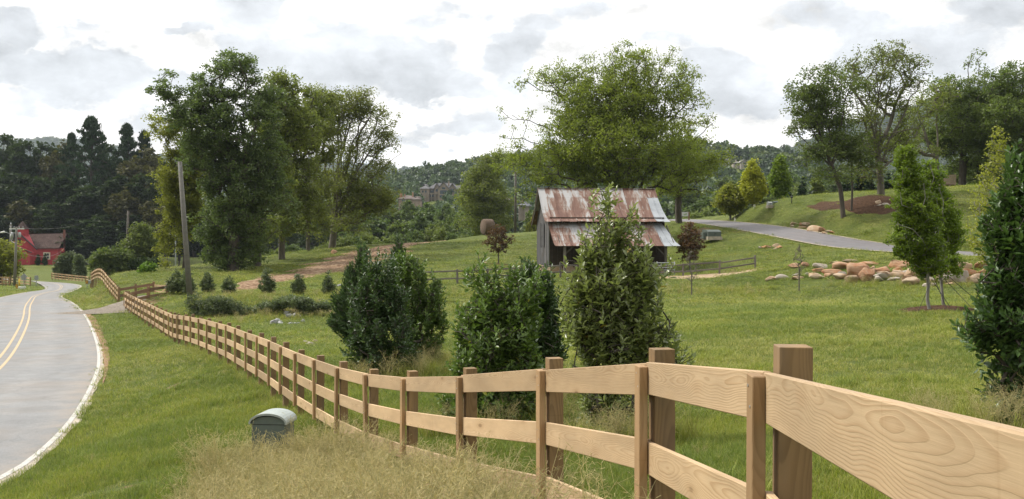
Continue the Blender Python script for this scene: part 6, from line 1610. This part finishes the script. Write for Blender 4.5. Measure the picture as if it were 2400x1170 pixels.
# ------------------------------------------------------------------ far woods: masses nobody could count
def gn_scatter(name, pts, rot, scl, idx, sources, mat_label, cat, kind='stuff'):
    """one object: points carrying instances of a few source meshes"""
    me = bpy.data.meshes.new(name); me.vertices.add(len(pts)); me.vertices.foreach_set('co', np.asarray(pts, np.float32).ravel())
    def at(nm, ty, arr):
        a = me.attributes.new(nm, ty, 'POINT'); a.data.foreach_set('vector' if ty == 'FLOAT_VECTOR' else 'value', np.asarray(arr).ravel())
    at('rot', 'FLOAT_VECTOR', np.asarray(rot, np.float32)); at('scl', 'FLOAT_VECTOR', np.asarray(scl, np.float32)); at('idx', 'INT', np.asarray(idx, np.int32))
    o = bpy.data.objects.new(name, me); COL.objects.link(o)
    src = bpy.data.collections.new(name + '_kinds')
    for i, m in enumerate(sources):
        so = bpy.data.objects.new('%s_%02d' % (name, i), m); src.objects.link(so)
    ng = bpy.data.node_groups.new(name + '_scatter', 'GeometryNodeTree')
    ng.interface.new_socket('Geometry', in_out='INPUT', socket_type='NodeSocketGeometry'); ng.interface.new_socket('Geometry', in_out='OUTPUT', socket_type='NodeSocketGeometry')
    N = ng.nodes; gi = N.new('NodeGroupInput'); go = N.new('NodeGroupOutput'); ci = N.new('GeometryNodeCollectionInfo'); ip = N.new('GeometryNodeInstanceOnPoints')
    ci.inputs['Collection'].default_value = src; ci.inputs['Separate Children'].default_value = True; ci.inputs['Reset Children'].default_value = True
    def na(nm, dt): n = N.new('GeometryNodeInputNamedAttribute'); n.data_type = dt; n.inputs['Name'].default_value = nm; return n.outputs['Attribute']
    ng.links.new(gi.outputs[0], ip.inputs['Points']); ng.links.new(ci.outputs[0], ip.inputs['Instance']); ip.inputs['Pick Instance'].default_value = True
    ng.links.new(na('idx', 'INT'), ip.inputs['Instance Index']); ng.links.new(na('rot', 'FLOAT_VECTOR'), ip.inputs['Rotation']); ng.links.new(na('scl', 'FLOAT_VECTOR'), ip.inputs['Scale'])
    ng.links.new(ip.outputs[0], go.inputs[0])
    md = o.modifiers.new('scatter', 'NODES'); md.node_group = ng
    return tag(o, mat_label, cat, kind=kind)


def crown_kind(seed, lm, n=26, per=16, size=.34):
    rs = RS(seed); bl = [(0, 0, .55, .75, .75, .55, 1)] + [(rs.uniform(-.5, .5), rs.uniform(-.5, .5), rs.uniform(.3, 1.0), .4, .4, .35, 1.3) for _ in range(5)]
    C = crown_points(rs, bl, n, 3.0); v, f, val = cloud_leaves(rs, C, .30, per, size, .1, .7)
    m = np_mesh('crown_kind', v, f, {'v': val}); m.materials.append(lm); return m
L_far = leaf_mat('leaf_far', (0.035, 0.067, 0.029), (0.112, 0.160, 0.054), (0.176, 0.168, 0.056), trans=.2)
L_far2 = leaf_mat('leaf_far_dark', (0.026, 0.048, 0.026), (0.070, 0.106, 0.042), None, trans=.2)
L_far3 = leaf_mat('leaf_far_light', (0.068, 0.102, 0.030), (0.158, 0.195, 0.060), (0.210, 0.195, 0.060), trans=.2)
kinds = [crown_kind(301, L_far), crown_kind(302, L_far2), crown_kind(303, L_far3), crown_kind(304, L_far), crown_kind(305, L_far2)]


def wood_mass(name, label, n, px0, px1, Y0, Y1, seed, smin=4.0, smax=7.5, clear=()):
    rs = RS(seed); px = rs.uniform(px0, px1, n); Y = Y0 + (Y1 - Y0) * rs.rand(n); ok = np.ones(n, bool)
    for (c0, c1, ya, yb) in clear: ok &= ~((px > c0) & (px < c1) & (Y > ya) & (Y < yb))
    px, Y = px[ok], Y[ok]; X = (px - PX0) / F * Y; z = ground(X, Y, False); n = len(X)
    s = rs.uniform(smin, smax, n); sc = np.c_[s, s, s * rs.uniform(1.0, 1.45, n)]
    return gn_scatter(name, np.c_[X, Y, z - .3], np.c_[np.zeros((n, 2)), rs.uniform(0, 6.28, n)], sc, rs.choice(5, n, p=[.25, .3, .13, .17, .15]), kinds, label, 'woodland')
wood_mass('hillside_wood', 'dense mixed wood covering the hillside round the far houses', 2600, 640, 1420, 390, 900, 1, clear=[(975, 1092, 560, 660), (925, 995, 470, 552), (868, 900, 470, 535), (1174, 1194, 380, 432)])
wood_mass('hillside_wood', 'dense mixed wood on the hill beyond the lane at right', 2700, 1400, 2560, 390, 830, 2, clear=[(1712, 1756, 610, 705), (1688, 1716, 620, 712)])
wood_mass('background_wood', 'low dark wood closing the valley behind the tall tree row', 900, 380, 860, 340, 620, 3)

# ------------------------------------------------------------------ mountains
def mountain(name, label, prof, Y, depth, seed, mat, trees=0, smin=6, smax=11):
    """prof: skyline in photo pixels at distance Y; slopes fall towards the viewer"""
    rs = RS(seed); p = np.array(prof, float); px = np.linspace(p[0, 0], p[-1, 0], 160); top = np.interp(px, p[:, 0], p[:, 1])
    nr = 46; t = np.linspace(0, 1, nr)
    sky = -(top - PY0) / F * Y
    X = np.zeros((160, nr)); YY = np.zeros_like(X); Zz = np.zeros_like(X)
    for j, u in enumerate(t):
        y = Y - depth * (1 - u); X[:, j] = (px - PX0) / F * Y; YY[:, j] = y
        e = u ** 0.9; rid = sum(np.sin(px * f + ph + 3 * u * q) * a for f, ph, a, q in ((.013, 1, .05, 1.2), (.031, 2, .03, -1.7), (.07, .5, .015, 2.2))) * (1 - u) * 1.2
        Zz[:, j] = -20 + (sky + 20) * np.clip(e + rid * np.sin(u * math.pi), 0, 1.02)
    v = np.stack([X, YY, Zz], -1).reshape(-1, 3); i = np.arange(159)[:, None] * nr + np.arange(nr - 1)[None]
    f = np.stack([i, i + nr, i + nr + 1, i + 1], -1).reshape(-1, 4)
    # far side, so the ridge is a solid body
    bk = np.stack([X[:, -1], YY[:, -1] + depth, np.full(160, -20.)], -1); bk[:, 1] -= depth * .7; b0 = len(v); v = np.vstack([v, bk]); k = np.arange(159)
    f = np.vstack([f, np.stack([k * nr + nr - 1, (k + 1) * nr + nr - 1, b0 + k + 1, b0 + k], -1)])
    o = link(name, np_mesh(name, v, f), mat, smooth=True); tag(o, label, 'mountain', kind='structure')
    if trees:
        a = rs.uniform(0, 158.99, trees); b = (rs.rand(trees) ** .85) * (nr - 1.01); i, j = a.astype(int), b.astype(int); fa, fb = a - i, b - j
        def bil(M): return M[i, j] * (1 - fa) * (1 - fb) + M[i + 1, j] * fa * (1 - fb) + M[i, j + 1] * (1 - fa) * fb + M[i + 1, j + 1] * fa * fb
        s = rs.uniform(smin, smax, trees); pts = np.c_[bil(X), bil(YY), bil(Zz) - s * .35]
        gn_scatter('mountain_wood', pts, np.c_[np.zeros((trees, 2)), rs.uniform(0, 6.28, trees)], np.c_[s, s, s], rs.choice(5, trees, p=[.25, .15, .3, .2, .1]), kinds, 'unbroken forest clothing ' + label, 'woodland')
M_slope = earth('forest_floor', [(.3, (.02, .03, .014)), (.7, (.05, .07, .03))], .02, 1.0)
mountain('mountain', 'the steep wooded mountain behind the right hilltop trees', [(1560, 470), (1700, 425), (1840, 350), (1900, 330), (1960, 305), (2040, 280), (2100, 262), (2200, 232), (2320, 200), (2450, 178), (2700, 150)], 2300, 1200, 11, M_slope, 6500, 7, 13)
mountain('mountain', 'the pale blue ridge in the far valley gap', [(-400, 360), (-100, 330), (60, 336), (150, 331), (260, 352), (420, 380), (600, 372), (720, 372), (800, 388), (880, 398), (960, 402), (1100, 392), (1300, 400), (1500, 420)], 3300, 1200, 12, M_slope, 2600, 14, 24)

# ------------------------------------------------------------------ rocks
def rock_mesh(rs, w, d, h):
    """faceted boulder about w x d x h, its foot at z = -0.25 h"""
    import bmesh
    bm = bmesh.new(); bmesh.ops.create_icosphere(bm, subdivisions=3, radius=1.0); v = np.array([q.co[:] for q in bm.verts]); f = [[q.index for q in p.verts] for p in bm.faces]; bm.free()
    for _ in range(15):
        n = unit(rs.randn(3) * np.array([1, 1, 1.1])); k = rs.uniform(.38, .72); dd = v @ n; v = v - np.outer(np.maximum(0, dd - k), n) * .98
    v += .018 * np.sin(v[:, [1, 2, 0]] * 9 + rs.rand(3) * 6) + rs.randn(*v.shape) * .006
    v /= np.abs(v).max(0); v = v * np.array([w / 2, d / 2, h / 2]); return np_mesh('boulder', v, np.array(f))
_rk = [0]
def rock(label, group, px, py, wpx, hpx, Y, mat, name='boulder', deep=.8):
    _rk[0] += 1; rs = RS(500 + _rk[0]); hx, Y = hit(px, py + hpx * .5, Y * .75, Y * 1.3); s = Y / F; w, h = wpx * s * 1.22, max(.14, hpx * s * 1.55); p = (hx, Y + w * .12, gz(hx, Y) + h * .26)
    o = link(name, rock_mesh(rs, w, max(.25, min(w, h * 1.8) * deep), h), mat); o.location = p
    o.rotation_euler = (rs.uniform(-.12, .12), rs.uniform(-.12, .12), rs.uniform(-.25, .25)); return tag(o, label, 'boulder', group)
zx, zy = 840 / 2234, 440 / 1170
def zz(px, py, w, h): return 1560 + px * zx, 300 + py * zy, w * zx, h * zy
RO, RT, RG = M_rock_orange, M_rock_tan, M_rock_grey
WALL = {'top': [(810, 858, 80, 30, RO), (880, 855, 60, 30, RO), (975, 862, 90, 30, RG), (1055, 836, 60, 14, RT), (1095, 855, 140, 50, RO), (1165, 829, 110, 16, RT), (1280, 846, 140, 26, RO), (1470, 850, 140, 42, RO), (1600, 842, 110, 36, RT), (1720, 838, 110, 34, RO), (1870, 860, 130, 52, RT), (1990, 850, 120, 46, RO)],
        'middle': [(945, 890, 72, 25, RO), (1060, 903, 132, 32, RO), (1195, 895, 140, 86, RO), (1290, 880, 40, 30, RT), (1360, 893, 112, 46, RO), (1450, 885, 72, 24, RO), (1525, 902, 92, 64, RT), (1610, 895, 90, 50, RO), (1685, 890, 80, 46, RT), (1765, 892, 100, 52, RT), (1900, 895, 140, 40, RO), (2010, 900, 110, 50, RT)],
        'bottom': [(665, 938, 82, 26, RT), (725, 928, 102, 34, RG), (820, 936, 92, 20, RT), (830, 917, 70, 14, RG), (882, 910, 40, 14, RG), (945, 925, 106, 30, RT), (1010, 918, 50, 20, RO), (1095, 928, 86, 32, RT), (1262, 917, 86, 70, RO), (1355, 930, 92, 36, RG), (1445, 915, 92, 36, RT), (1445, 942, 100, 18, RG), (1547, 955, 112, 44, RT), (1640, 942, 82, 36, RG), (1715, 945, 80, 34, RT), (1840, 935, 205, 66, RG), (1960, 940, 120, 50, RT), (1660, 976, 100, 22, RG), (1775, 970, 62, 18, RT)]}
rs_ = RS(91)
for k_ in range(22):
    a_ = rs_.uniform(960, 2010); row_ = ['top', 'middle', 'bottom'][rs_.randint(0, 3)]; c_ = {'top': 872, 'middle': 908, 'bottom': 944}[row_]
    WALL[row_].append((a_, c_ + rs_.uniform(-8, 8), rs_.uniform(50, 95), rs_.uniform(22, 40), [RO, RO, RT, RT, RG][rs_.randint(0, 5)]))
ORD += ['twenty-' + q for q in ('first', 'second', 'third', 'fourth', 'fifth', 'sixth', 'seventh', 'eighth', 'ninth')] + ['thirtieth', 'thirty-first', 'thirty-second']
cn = {'sandstone_orange': 'orange', 'sandstone_tan': 'tan', 'sandstone_grey': 'grey'}
for row, lst in WALL.items():
    for i, (a, b, w, h, m) in enumerate(sorted(lst, key=lambda q: q[0])):
        px, py, wp, hp = zz(a, b, w, h); t = (px - 1790) / 520
        Y = 66.5 - 8 * t + {'top': 2.0, 'middle': .8, 'bottom': -.3}[row]
        shape = 'long flat' if wp > hp * 2.6 else 'upright' if hp > wp * .75 else 'blocky'
        rock(f'{shape} {cn[m.name]} boulder in the {row} course of the hillside wall, {ORD[i]} from the left', 'boulders of the hillside wall', px, py, wp, hp, Y, m)
for i, (a, b, w, h, m) in enumerate(sorted([(805, 598, 62, 20, RT), (850, 605, 40, 20, RO), (885, 603, 56, 22, RT), (860, 622, 60, 16, RT), (935, 630, 92, 36, RT), (982, 635, 50, 26, RO), (1012, 645, 32, 14, RT), (990, 655, 40, 13, RT), (1042, 652, 40, 14, RO), (788, 612, 32, 12, RT)], key=lambda q: q[0])):
    px, py, wp, hp = zz(a, b, w, h); t = (px - 1850) / 110; rock(f'{cn[m.name]} rock of the cluster above the lane, {ORD[i]} from the left', 'rocks on the bank above the lane', px, py, wp, hp, 94 - 7 * t - (py - 530) * .08, m)
for i, (a, b, w, h, m) in enumerate([(592, 747, 22, 12, RG), (632, 740, 62, 22, RO), (685, 752, 30, 10, RT), (690, 730, 42, 16, RT), (712, 742, 46, 16, RO)]):
    px, py, wp, hp = zz(a, b, w, h); rock(f'{cn[m.name]} stone in the small heap below the lane, {ORD[i]} from the left', 'stones in the heap below the lane', px, py, wp, hp, 85.5 - (py - 575) * .3, m)
for i, (a, b, w, h, m) in enumerate([(1310, 492, 32, 8, RG), (1330, 462, 36, 30, RT), (1335, 483, 52, 13, RG), (1378, 480, 50, 18, RG)]):
    px, py, wp, hp = zz(a, b, w, h); rock(f'{["small flat grey", "rounded tan", "long grey", "thick grey"][i]} rock in the mulch at the foot of the open crowned tree', 'rocks in the mulch bed', px, py, wp, hp, 95.5 - (py - 478) * .3, m)
for i, (a, b, w, h) in enumerate(sorted([(1475, 775, 62, 40), (1500, 800, 80, 40), (1555, 795, 62, 50), (1600, 800, 32, 26), (1340, 870, 82, 46), (1380, 850, 62, 40), (1400, 882, 62, 30), (1510, 882, 62, 20), (1600, 876, 32, 20), (1645, 850, 42, 26), (1310, 886, 32, 20), (1565, 886, 32, 14), (1420, 862, 30, 24)])):
    px, py = 340 + a / 4.444, 560 + b / 4.444; rock(f'pale grey creek stone below the bank, {ORD[i]} from the left', 'pale stones at the creek mouth', px, py, w / 4.444, h / 4.444, 52.5 - (py - 735) * .12, M_rock_white, 'creek_stone')
for i, (px, py, w, h, m, lab) in enumerate([(718, 802, 13, 6, RG, 'dark flat stone on the lawn behind the fence, left of the brown one'), (735, 801, 16, 7, RT, 'brown flat stone on the lawn behind the fence'), (727, 806, 22, 4, RG, 'long low slab in front of the two lawn stones')]):
    rock(lab, 'flat stones on the lawn', px, py, w, h, 36, m, 'flat_stone')
rock('small orange rock on the berm beside the straw path', None, 781, 590.5, 15, 7, 112, RO); rock('pale stone showing through the creek bank grass right of the row', None, 795, 668, 10, 6, 64, M_rock_white)
rock('round pale stone in the grass near the small sapling fence', None, 1136, 617, 10, 5, 84, RT)
st = thing('wooden_stake', 'short dark stake in the lawn left of the dark holly', 'stake', (*xy(796, 40), gz(*xy(796, 40))))
mb = MB(); mb.beam((0, 0, -.1), (-.08, 0, .25), .05, .05); mb.build('shaft', M_poledark, st); mb = MB(); mb.tube([(0, 0, .0), (.22, 0, .3)], .012, 5); mb.build('twig', M_poledark, st)

# ------------------------------------------------------------------ grass
def tuft(seed, n, spread, hmin, hmax, wid, lean, mat, seg=3):
    rs = RS(seed); a = rs.rand(n) * 6.28; r = np.sqrt(rs.rand(n)) * spread; b = np.c_[r * np.cos(a), r * np.sin(a), np.full(n, -.01)]
    h = rs.uniform(hmin, hmax, n); la = rs.rand(n) * 6.28; ld = np.c_[np.cos(la), np.sin(la), np.zeros(n)]; k = rs.uniform(.2, 1.0, n) * lean
    sd = np.c_[-np.sin(la + rs.uniform(-.8, .8, n)), np.cos(la), np.zeros(n)]; V_, F_ = [], []
    rows = []
    for j in range(seg + 1):
        t = j / seg; c = b + np.c_[np.zeros((n, 2)), h * (t - .25 * k * t * t)] + ld * (h * k * t * t)[:, None]; w = wid * (1 - t) ** .7 * (.8 if j == 0 else 1)
        rows.append((c - sd * w / 2, c + sd * w / 2))
    for L_, R_ in rows: V_.append(L_); V_.append(R_)
    v = np.stack(V_, 1).reshape(-1, 3); m = 2 * (seg + 1); base = np.arange(n)[:, None] * m
    for j in range(seg): F_.append(base + np.array([[2 * j, 2 * j + 1, 2 * j + 3, 2 * j + 2]]))
    f = np.stack(F_, 1).reshape(-1, 4); val = np.repeat(np.clip(rs.rand(n), 0, 1), seg)
    me = np_mesh('tuft', v, f, {'v': val}); me.materials.append(mat); return me
L_grass = leaf_mat('grass_blade', (0.14, 0.172, 0.03), (0.305, 0.33, 0.068), (0.44, 0.35, 0.14), rough=.6, trans=.3, spec=.2)
L_grassd = leaf_mat('grass_blade_deep', (0.082, 0.122, 0.025), (0.195, 0.245, 0.05), (0.38, 0.32, 0.12), rough=.6, trans=.3, spec=.2)
L_grassy = leaf_mat('grass_blade_yellow', (0.2, 0.205, 0.048), (0.36, 0.345, 0.098), (0.48, 0.38, 0.18), rough=.6, trans=.3, spec=.3)
L_hay = leaf_mat('hay_stem', (0.36, 0.34, 0.15), (0.64, 0.55, 0.31), (0.66, 0.5, 0.34), rough=.7, trans=.3, spec=.15)
tk = [tuft(1, 26, .11, .05, .11, .006, 1.0, L_grass), tuft(2, 26, .12, .05, .12, .006, 1.0, L_grassd), tuft(3, 22, .12, .04, .10, .006, 1.2, L_grassy), tuft(4, 24, .09, .09, .20, .007, .9, L_grassd), tuft(5, 24, .10, .08, .17, .007, .9, L_grass)]


def vnoise(x, y, seed=0):
    rs = RS(seed); s = 0
    for _ in range(7):
        a = rs.rand() * 6.28; f = rs.uniform(.6, 1.6); s = s + np.sin((x * math.cos(a) + y * math.sin(a)) * f + rs.rand() * 6.28 + 1.5 * np.sin((x * math.sin(a) - y * math.cos(a)) * f * .7))
    return s / 4.0


def in_poly(poly):
    poly = np.asarray(poly)
    def f(X, Y):
        c = np.zeros(len(X), bool); j = len(poly) - 1
        for i in range(len(poly)):
            xi, yi, xj, yj = *poly[i], *poly[j]; c ^= ((yi > Y) != (yj > Y)) & (X < (xj - xi) * (Y - yi) / (yj - yi + 1e-9) + xi); j = i
        return c
    return f
def near_line(pts, w):
    l = smooth_line(pts, 60, 1)
    return lambda X, Y: (np.hypot(X[:, None] - l[None, :, 0], Y[:, None] - l[None, :, 1]).min(1) < w)
NOGRASS = [in_poly(np.vstack([LANE_A[:, :2], LANE_B[::-1, :2]])), near_line([xy(540, 72), xy(560, 73), xy(640, 79), xy(720, 87), xy(790, 95), xy(850, 103), xy(920, 113), xy(985, 122)], 1.7),
           near_line([xy(205, 58), xy(232, 60), xy(262, 61.5), xy(285, 63), xy(315, 66)], 1.5), in_poly([hit(a, b, 60) for a, b in [(1890, 482), (1930, 475), (2000, 469), (2060, 467), (2120, 469), (2135, 485), (2110, 500), (2050, 504), (1980, 498), (1920, 493)]]),
           (lambda X, Y: ((X - xy(1660, 72)[0]) / 3.2) ** 2 + ((Y - 72) / 1.4) ** 2 < 1), in_poly([(2.6, 77.2), (12.2, 78.6), (12.2, 88), (2.6, 86)])]


EDG = np.vstack([smooth_line([tuple(q) for q in ROAD_R[:, :2]], 700, 0), ROAD_L[:, :2]])
def lawn():
    rs = RS(77); n = 230000
    # sample by picture area: log distance, even angle
    Y = np.exp(rs.uniform(math.log(2.2), math.log(118), n)); px = rs.uniform(-420, 2820, n); X = (px - PX0) / F * Y
    dist = np.empty(n)
    for c0 in range(0, n, 20000):
        sl = slice(c0, c0 + 20000); dist[sl] = np.hypot(X[sl, None] - EDG[None, :, 0], Y[sl, None] - EDG[None, :, 1]).min(1)
    dist[in_poly(np.vstack([ROAD_R[:, :2], ROAD_L[::-1, :2]]))(X, Y)] = -1
    verge_w = np.where((Y > 32) & (Y < 62) & (X < -8), .22, .0)
    ok = dist > .06 + verge_w + .10 * vnoise(X * 2, Y * 2, 5)
    ml = ((X - xy(2195, 34.4)[0]) / 1.2) ** 2 + ((Y - 34.4) / 1.45) ** 2 > 1
    X, Y = X[ok & ml], Y[ok & ml]; n = len(X); z = ground(X, Y)
    s = np.clip(Y / 14, .75, 5.0) * rs.uniform(.7, 1.3, n); patch = vnoise(X * .9, Y * .9, 3); patch2 = vnoise(X * .25, Y * .25, 4)
    idx = np.where(rs.rand(n) < np.clip(.22 + .45 * patch2, .03, .75), 2, np.where(patch + rs.randn(n) * .4 > .15, 0, 1)); tall = (vnoise(X * 1.7, Y * 1.7, 8) + rs.randn(n) * .25 > .6); idx = np.where(tall & (rs.rand(n) < .6), np.where(idx == 1, 3, 4), idx)
    hs = np.minimum(s * np.interp(Y, [8, 20, 40], [1.0, .75, .5]), 1.15); keepl = rs.rand(n) < np.clip(.80 + .45 * vnoise(X * .6, Y * .6, 21) + .25 * vnoise(X * 2.2, Y * 2.2, 22), .22, 1)
    for (bp, bY, ba, bb) in ((230, 9.5, .8, .5), (330, 10, .5, .35), (300, 12.5, .7, .4), (560, 12.2, .9, .5), (410, 24, .8, .5)):
        bx_ = xy(bp, bY)[0]; keepl &= (((X - bx_) / ba) ** 2 + ((Y - bY) / bb) ** 2 > 1) | (rs.rand(n) < .15)
    for q_ in NOGRASS: keepl &= ~q_(X, Y)
    X, Y, z, s, hs, idx = X[keepl], Y[keepl], z[keepl], s[keepl], hs[keepl], idx[keepl]; n = len(X)
    gn_scatter('lawn_grass', np.c_[X, Y, z], np.c_[rs.randn(n, 2) * .12, rs.uniform(0, 6.28, n)], np.c_[s, s, hs], idx, tk, 'short mown grass blades covering the verge and meadow', 'grass')
lawn()


def hay_tuft(seed, n=16, h0=.40, h1=.72):
    rs = RS(seed); A, B, R = [], [], []
    for i in range(n):
        b = np.array([*(rs.randn(2) * .05), -.02]); h = rs.uniform(h0, h1); a = rs.rand() * 6.28; k = rs.uniform(.15, .65); ld = np.array([math.cos(a), math.sin(a), 0])
        pts = [b + np.array([0, 0, h * (t - .3 * k * t * t)]) + ld * h * k * t * t for t in np.linspace(0, 1, 6)]
        for p, q in zip(pts, pts[1:]): A.append(p); B.append(q); R.append(.0016)
        if rs.rand() < .85:                    # open feathery seed head
            for j in range(13):
                t = rs.uniform(.58, 1.0); u = t * 5; i0 = min(4, int(u)); p = pts[i0] + (pts[i0 + 1] - pts[i0]) * (u - i0)
                dd = unit(rs.randn(3) + np.array([0, 0, .5]) + ld * .4); L = rs.uniform(.06, .16) * (1.2 - t * .5); A.append(p); B.append(p + dd * L); R.append(.0009)
                A.append(p + dd * L); B.append(p + dd * L + unit(rs.randn(3)) * .025); R.append(.0015)
    A, B, R = np.array(A), np.array(B), np.array(R); v, f = tubes_np(A, B, R, R * .8, 3)
    me = np_mesh('hay_tuft', v, f, {'v': np.repeat(rs.rand(len(A)), 3)}); me.materials.append(L_hay); return me


def hay_field():
    rs = RS(78); n = 9000
    px = rs.uniform(330, 1640, n); Y = np.exp(rs.uniform(math.log(4.2), math.log(12.5), n)); X = (px - PX0) / F * Y; z = ground(X, Y)
    # stays on the road side of the fence and thins out towards its edges
    fl = np.array([q[:2] for q in FENCE]); fd = np.interp(Y, fl[::-1, 1], fl[::-1, 0]); side = X < fd + .15
    top = 560 - (z + .62) * F / Y
    lim = np.interp(px, [330, 430, 500, 560, 640, 700, 800, 900, 1000, 1100, 1250, 1400, 1500, 1640], [1300, 1150, 1060, 1012, 972, 965, 985, 995, 1015, 1035, 1050, 1070, 1085, 1110])
    ok = side & (top > lim + rs.randn(n) * 10 + 90 * (rs.rand(n) ** 3))
    X, Y, z = X[ok], Y[ok], z[ok]; n = len(X); dn = vnoise(X * 1.5, Y * 1.5, 9); keep_ = rs.rand(n) < np.clip(.27 + .26 * dn, .05, .75); X, Y = X[keep_], Y[keep_]; ex, ey = rs.uniform(-3.2, -1.6, 110), rs.uniform(10.1, 10.98, 110); X, Y = np.r_[X, ex], np.r_[Y, ey]; z = ground(X, Y); n = len(X); s = rs.uniform(.7, 1.12, n); s[-110:] = rs.uniform(.95, 1.3, 110)
    src = [hay_tuft(401), hay_tuft(402), hay_tuft(403, 12, .3, .6), tuft(404, 14, .08, .25, .55, .008, 1.0, L_grassy, 4), tuft(405, 14, .08, .2, .5, .009, 1.0, L_grass, 4)]
    gn_scatter('tall_dry_grass', np.c_[X, Y, z], np.c_[rs.randn(n, 2) * .12, rs.uniform(0, 6.28, n)], np.c_[s, s, s], rs.choice(5, n, p=[.18, .18, .12, .25, .27]), src, 'tall tan seeding grass in front of the fence', 'grass')
    # loose growth at the feet of the bushes and rocks
    pts = []
    for px, Yc, rx, m in ((905, 21.5, 1.2, 160), (968, 23.5, 1.0, 120), (1165, 13.6, .9, 150), (1262, 15.8, .7, 80), (1445, 11.4, .8, 150), (2400, 9.8, .9, 120)):
        cx, cy = xy(px, Yc); a = rs.rand(m) * 6.28; r = rx * rs.uniform(.5, 1.15, m); pts.append(np.c_[cx + r * np.cos(a), cy + r * np.sin(a) * .8])
    fp = np.array([q[:2] for q in FENCE[16:36]]); k = rs.randint(0, len(fp) - 1, 520); t = rs.rand(520)[:, None]; pts.append(fp[k] * (1 - t) + fp[k + 1] * t + rs.randn(520, 2) * .10)
    for poly, m in (([(430, 700), (600, 690), (860, 684), (860, 735), (700, 752), (560, 765), (450, 735)], 1500), ([(1540, 674), (1790, 668), (1800, 688), (1700, 698), (1540, 700)], 420), ([(1020, 686), (1320, 682), (1320, 700), (1020, 704)], 300), ([(1900, 664), (2280, 668), (2280, 676), (1900, 676)], 220), ([(150, 700), (262, 668), (275, 710), (180, 716)], 160)):
        q = np.array([hit(a, b, 30) for a, b in poly]); f_ = in_poly(q); lo, hi = q.min(0), q.max(0); c = rs.uniform(lo, hi, (m * 3, 2)); c = c[f_(c[:, 0], c[:, 1])][:m]; c = c[vnoise(c[:, 0], c[:, 1], 31) + rs.randn(len(c)) * .3 > -.15]; pts.insert(0, c)
    wy = np.exp(rs.uniform(math.log(6), math.log(55), 900)); wx = (rs.uniform(100, 2450, 900) - PX0) / F * wy; wk = (np.abs(vnoise(wx * .5, wy * .5, 41)) > .55) & (wx > np.interp(wy, [0, 15, 25, 33, 40, 57, 70], [-7, -7, -9.6, -12.6, -15.4, -22.6, -29]) + .8); pts.insert(0, np.c_[wx, wy][wk]); n_w = int(wk.sum())
    p = np.vstack(pts); z = ground(p[:, 0], p[:, 1]); n = len(p); nb_ = n - 520; s = rs.uniform(.6, 1.1, n); s[nb_:] *= .55; s[:n_w] *= .42
    gn_scatter('rough_grass', np.c_[p, z], np.c_[rs.randn(n, 2) * .15, rs.uniform(0, 6.28, n)], np.c_[s, s, s], np.where(np.arange(n) < nb_, rs.choice(5, n, p=[.02, .02, .06, .40, .50]), rs.choice([3, 4], n)), src, 'rough unmown grass round the fence posts and bushes', 'grass')
hay_field()


# ------------------------------------------------------------------ haze: one closed box of even air round everything
hz = MB(); hz.box(-3600, 3600, -500, 3700, -60, 620)
m_, g_n, b_n, o_n = new_mat('haze_air'); g_n.n.remove(b_n)
pv = g_n.node('ShaderNodeVolumePrincipled'); pv.inputs['Color'].default_value = (0.80, 0.90, 1.0, 1); pv.inputs['Density'].default_value = 0.00009; pv.inputs['Anisotropy'].default_value = 0.2
g_n.l.new(pv.outputs[0], o_n.inputs['Volume'])
tag(hz.build('haze', m_), 'thin blue summer haze lying over the far hills', 'haze', kind='stuff')
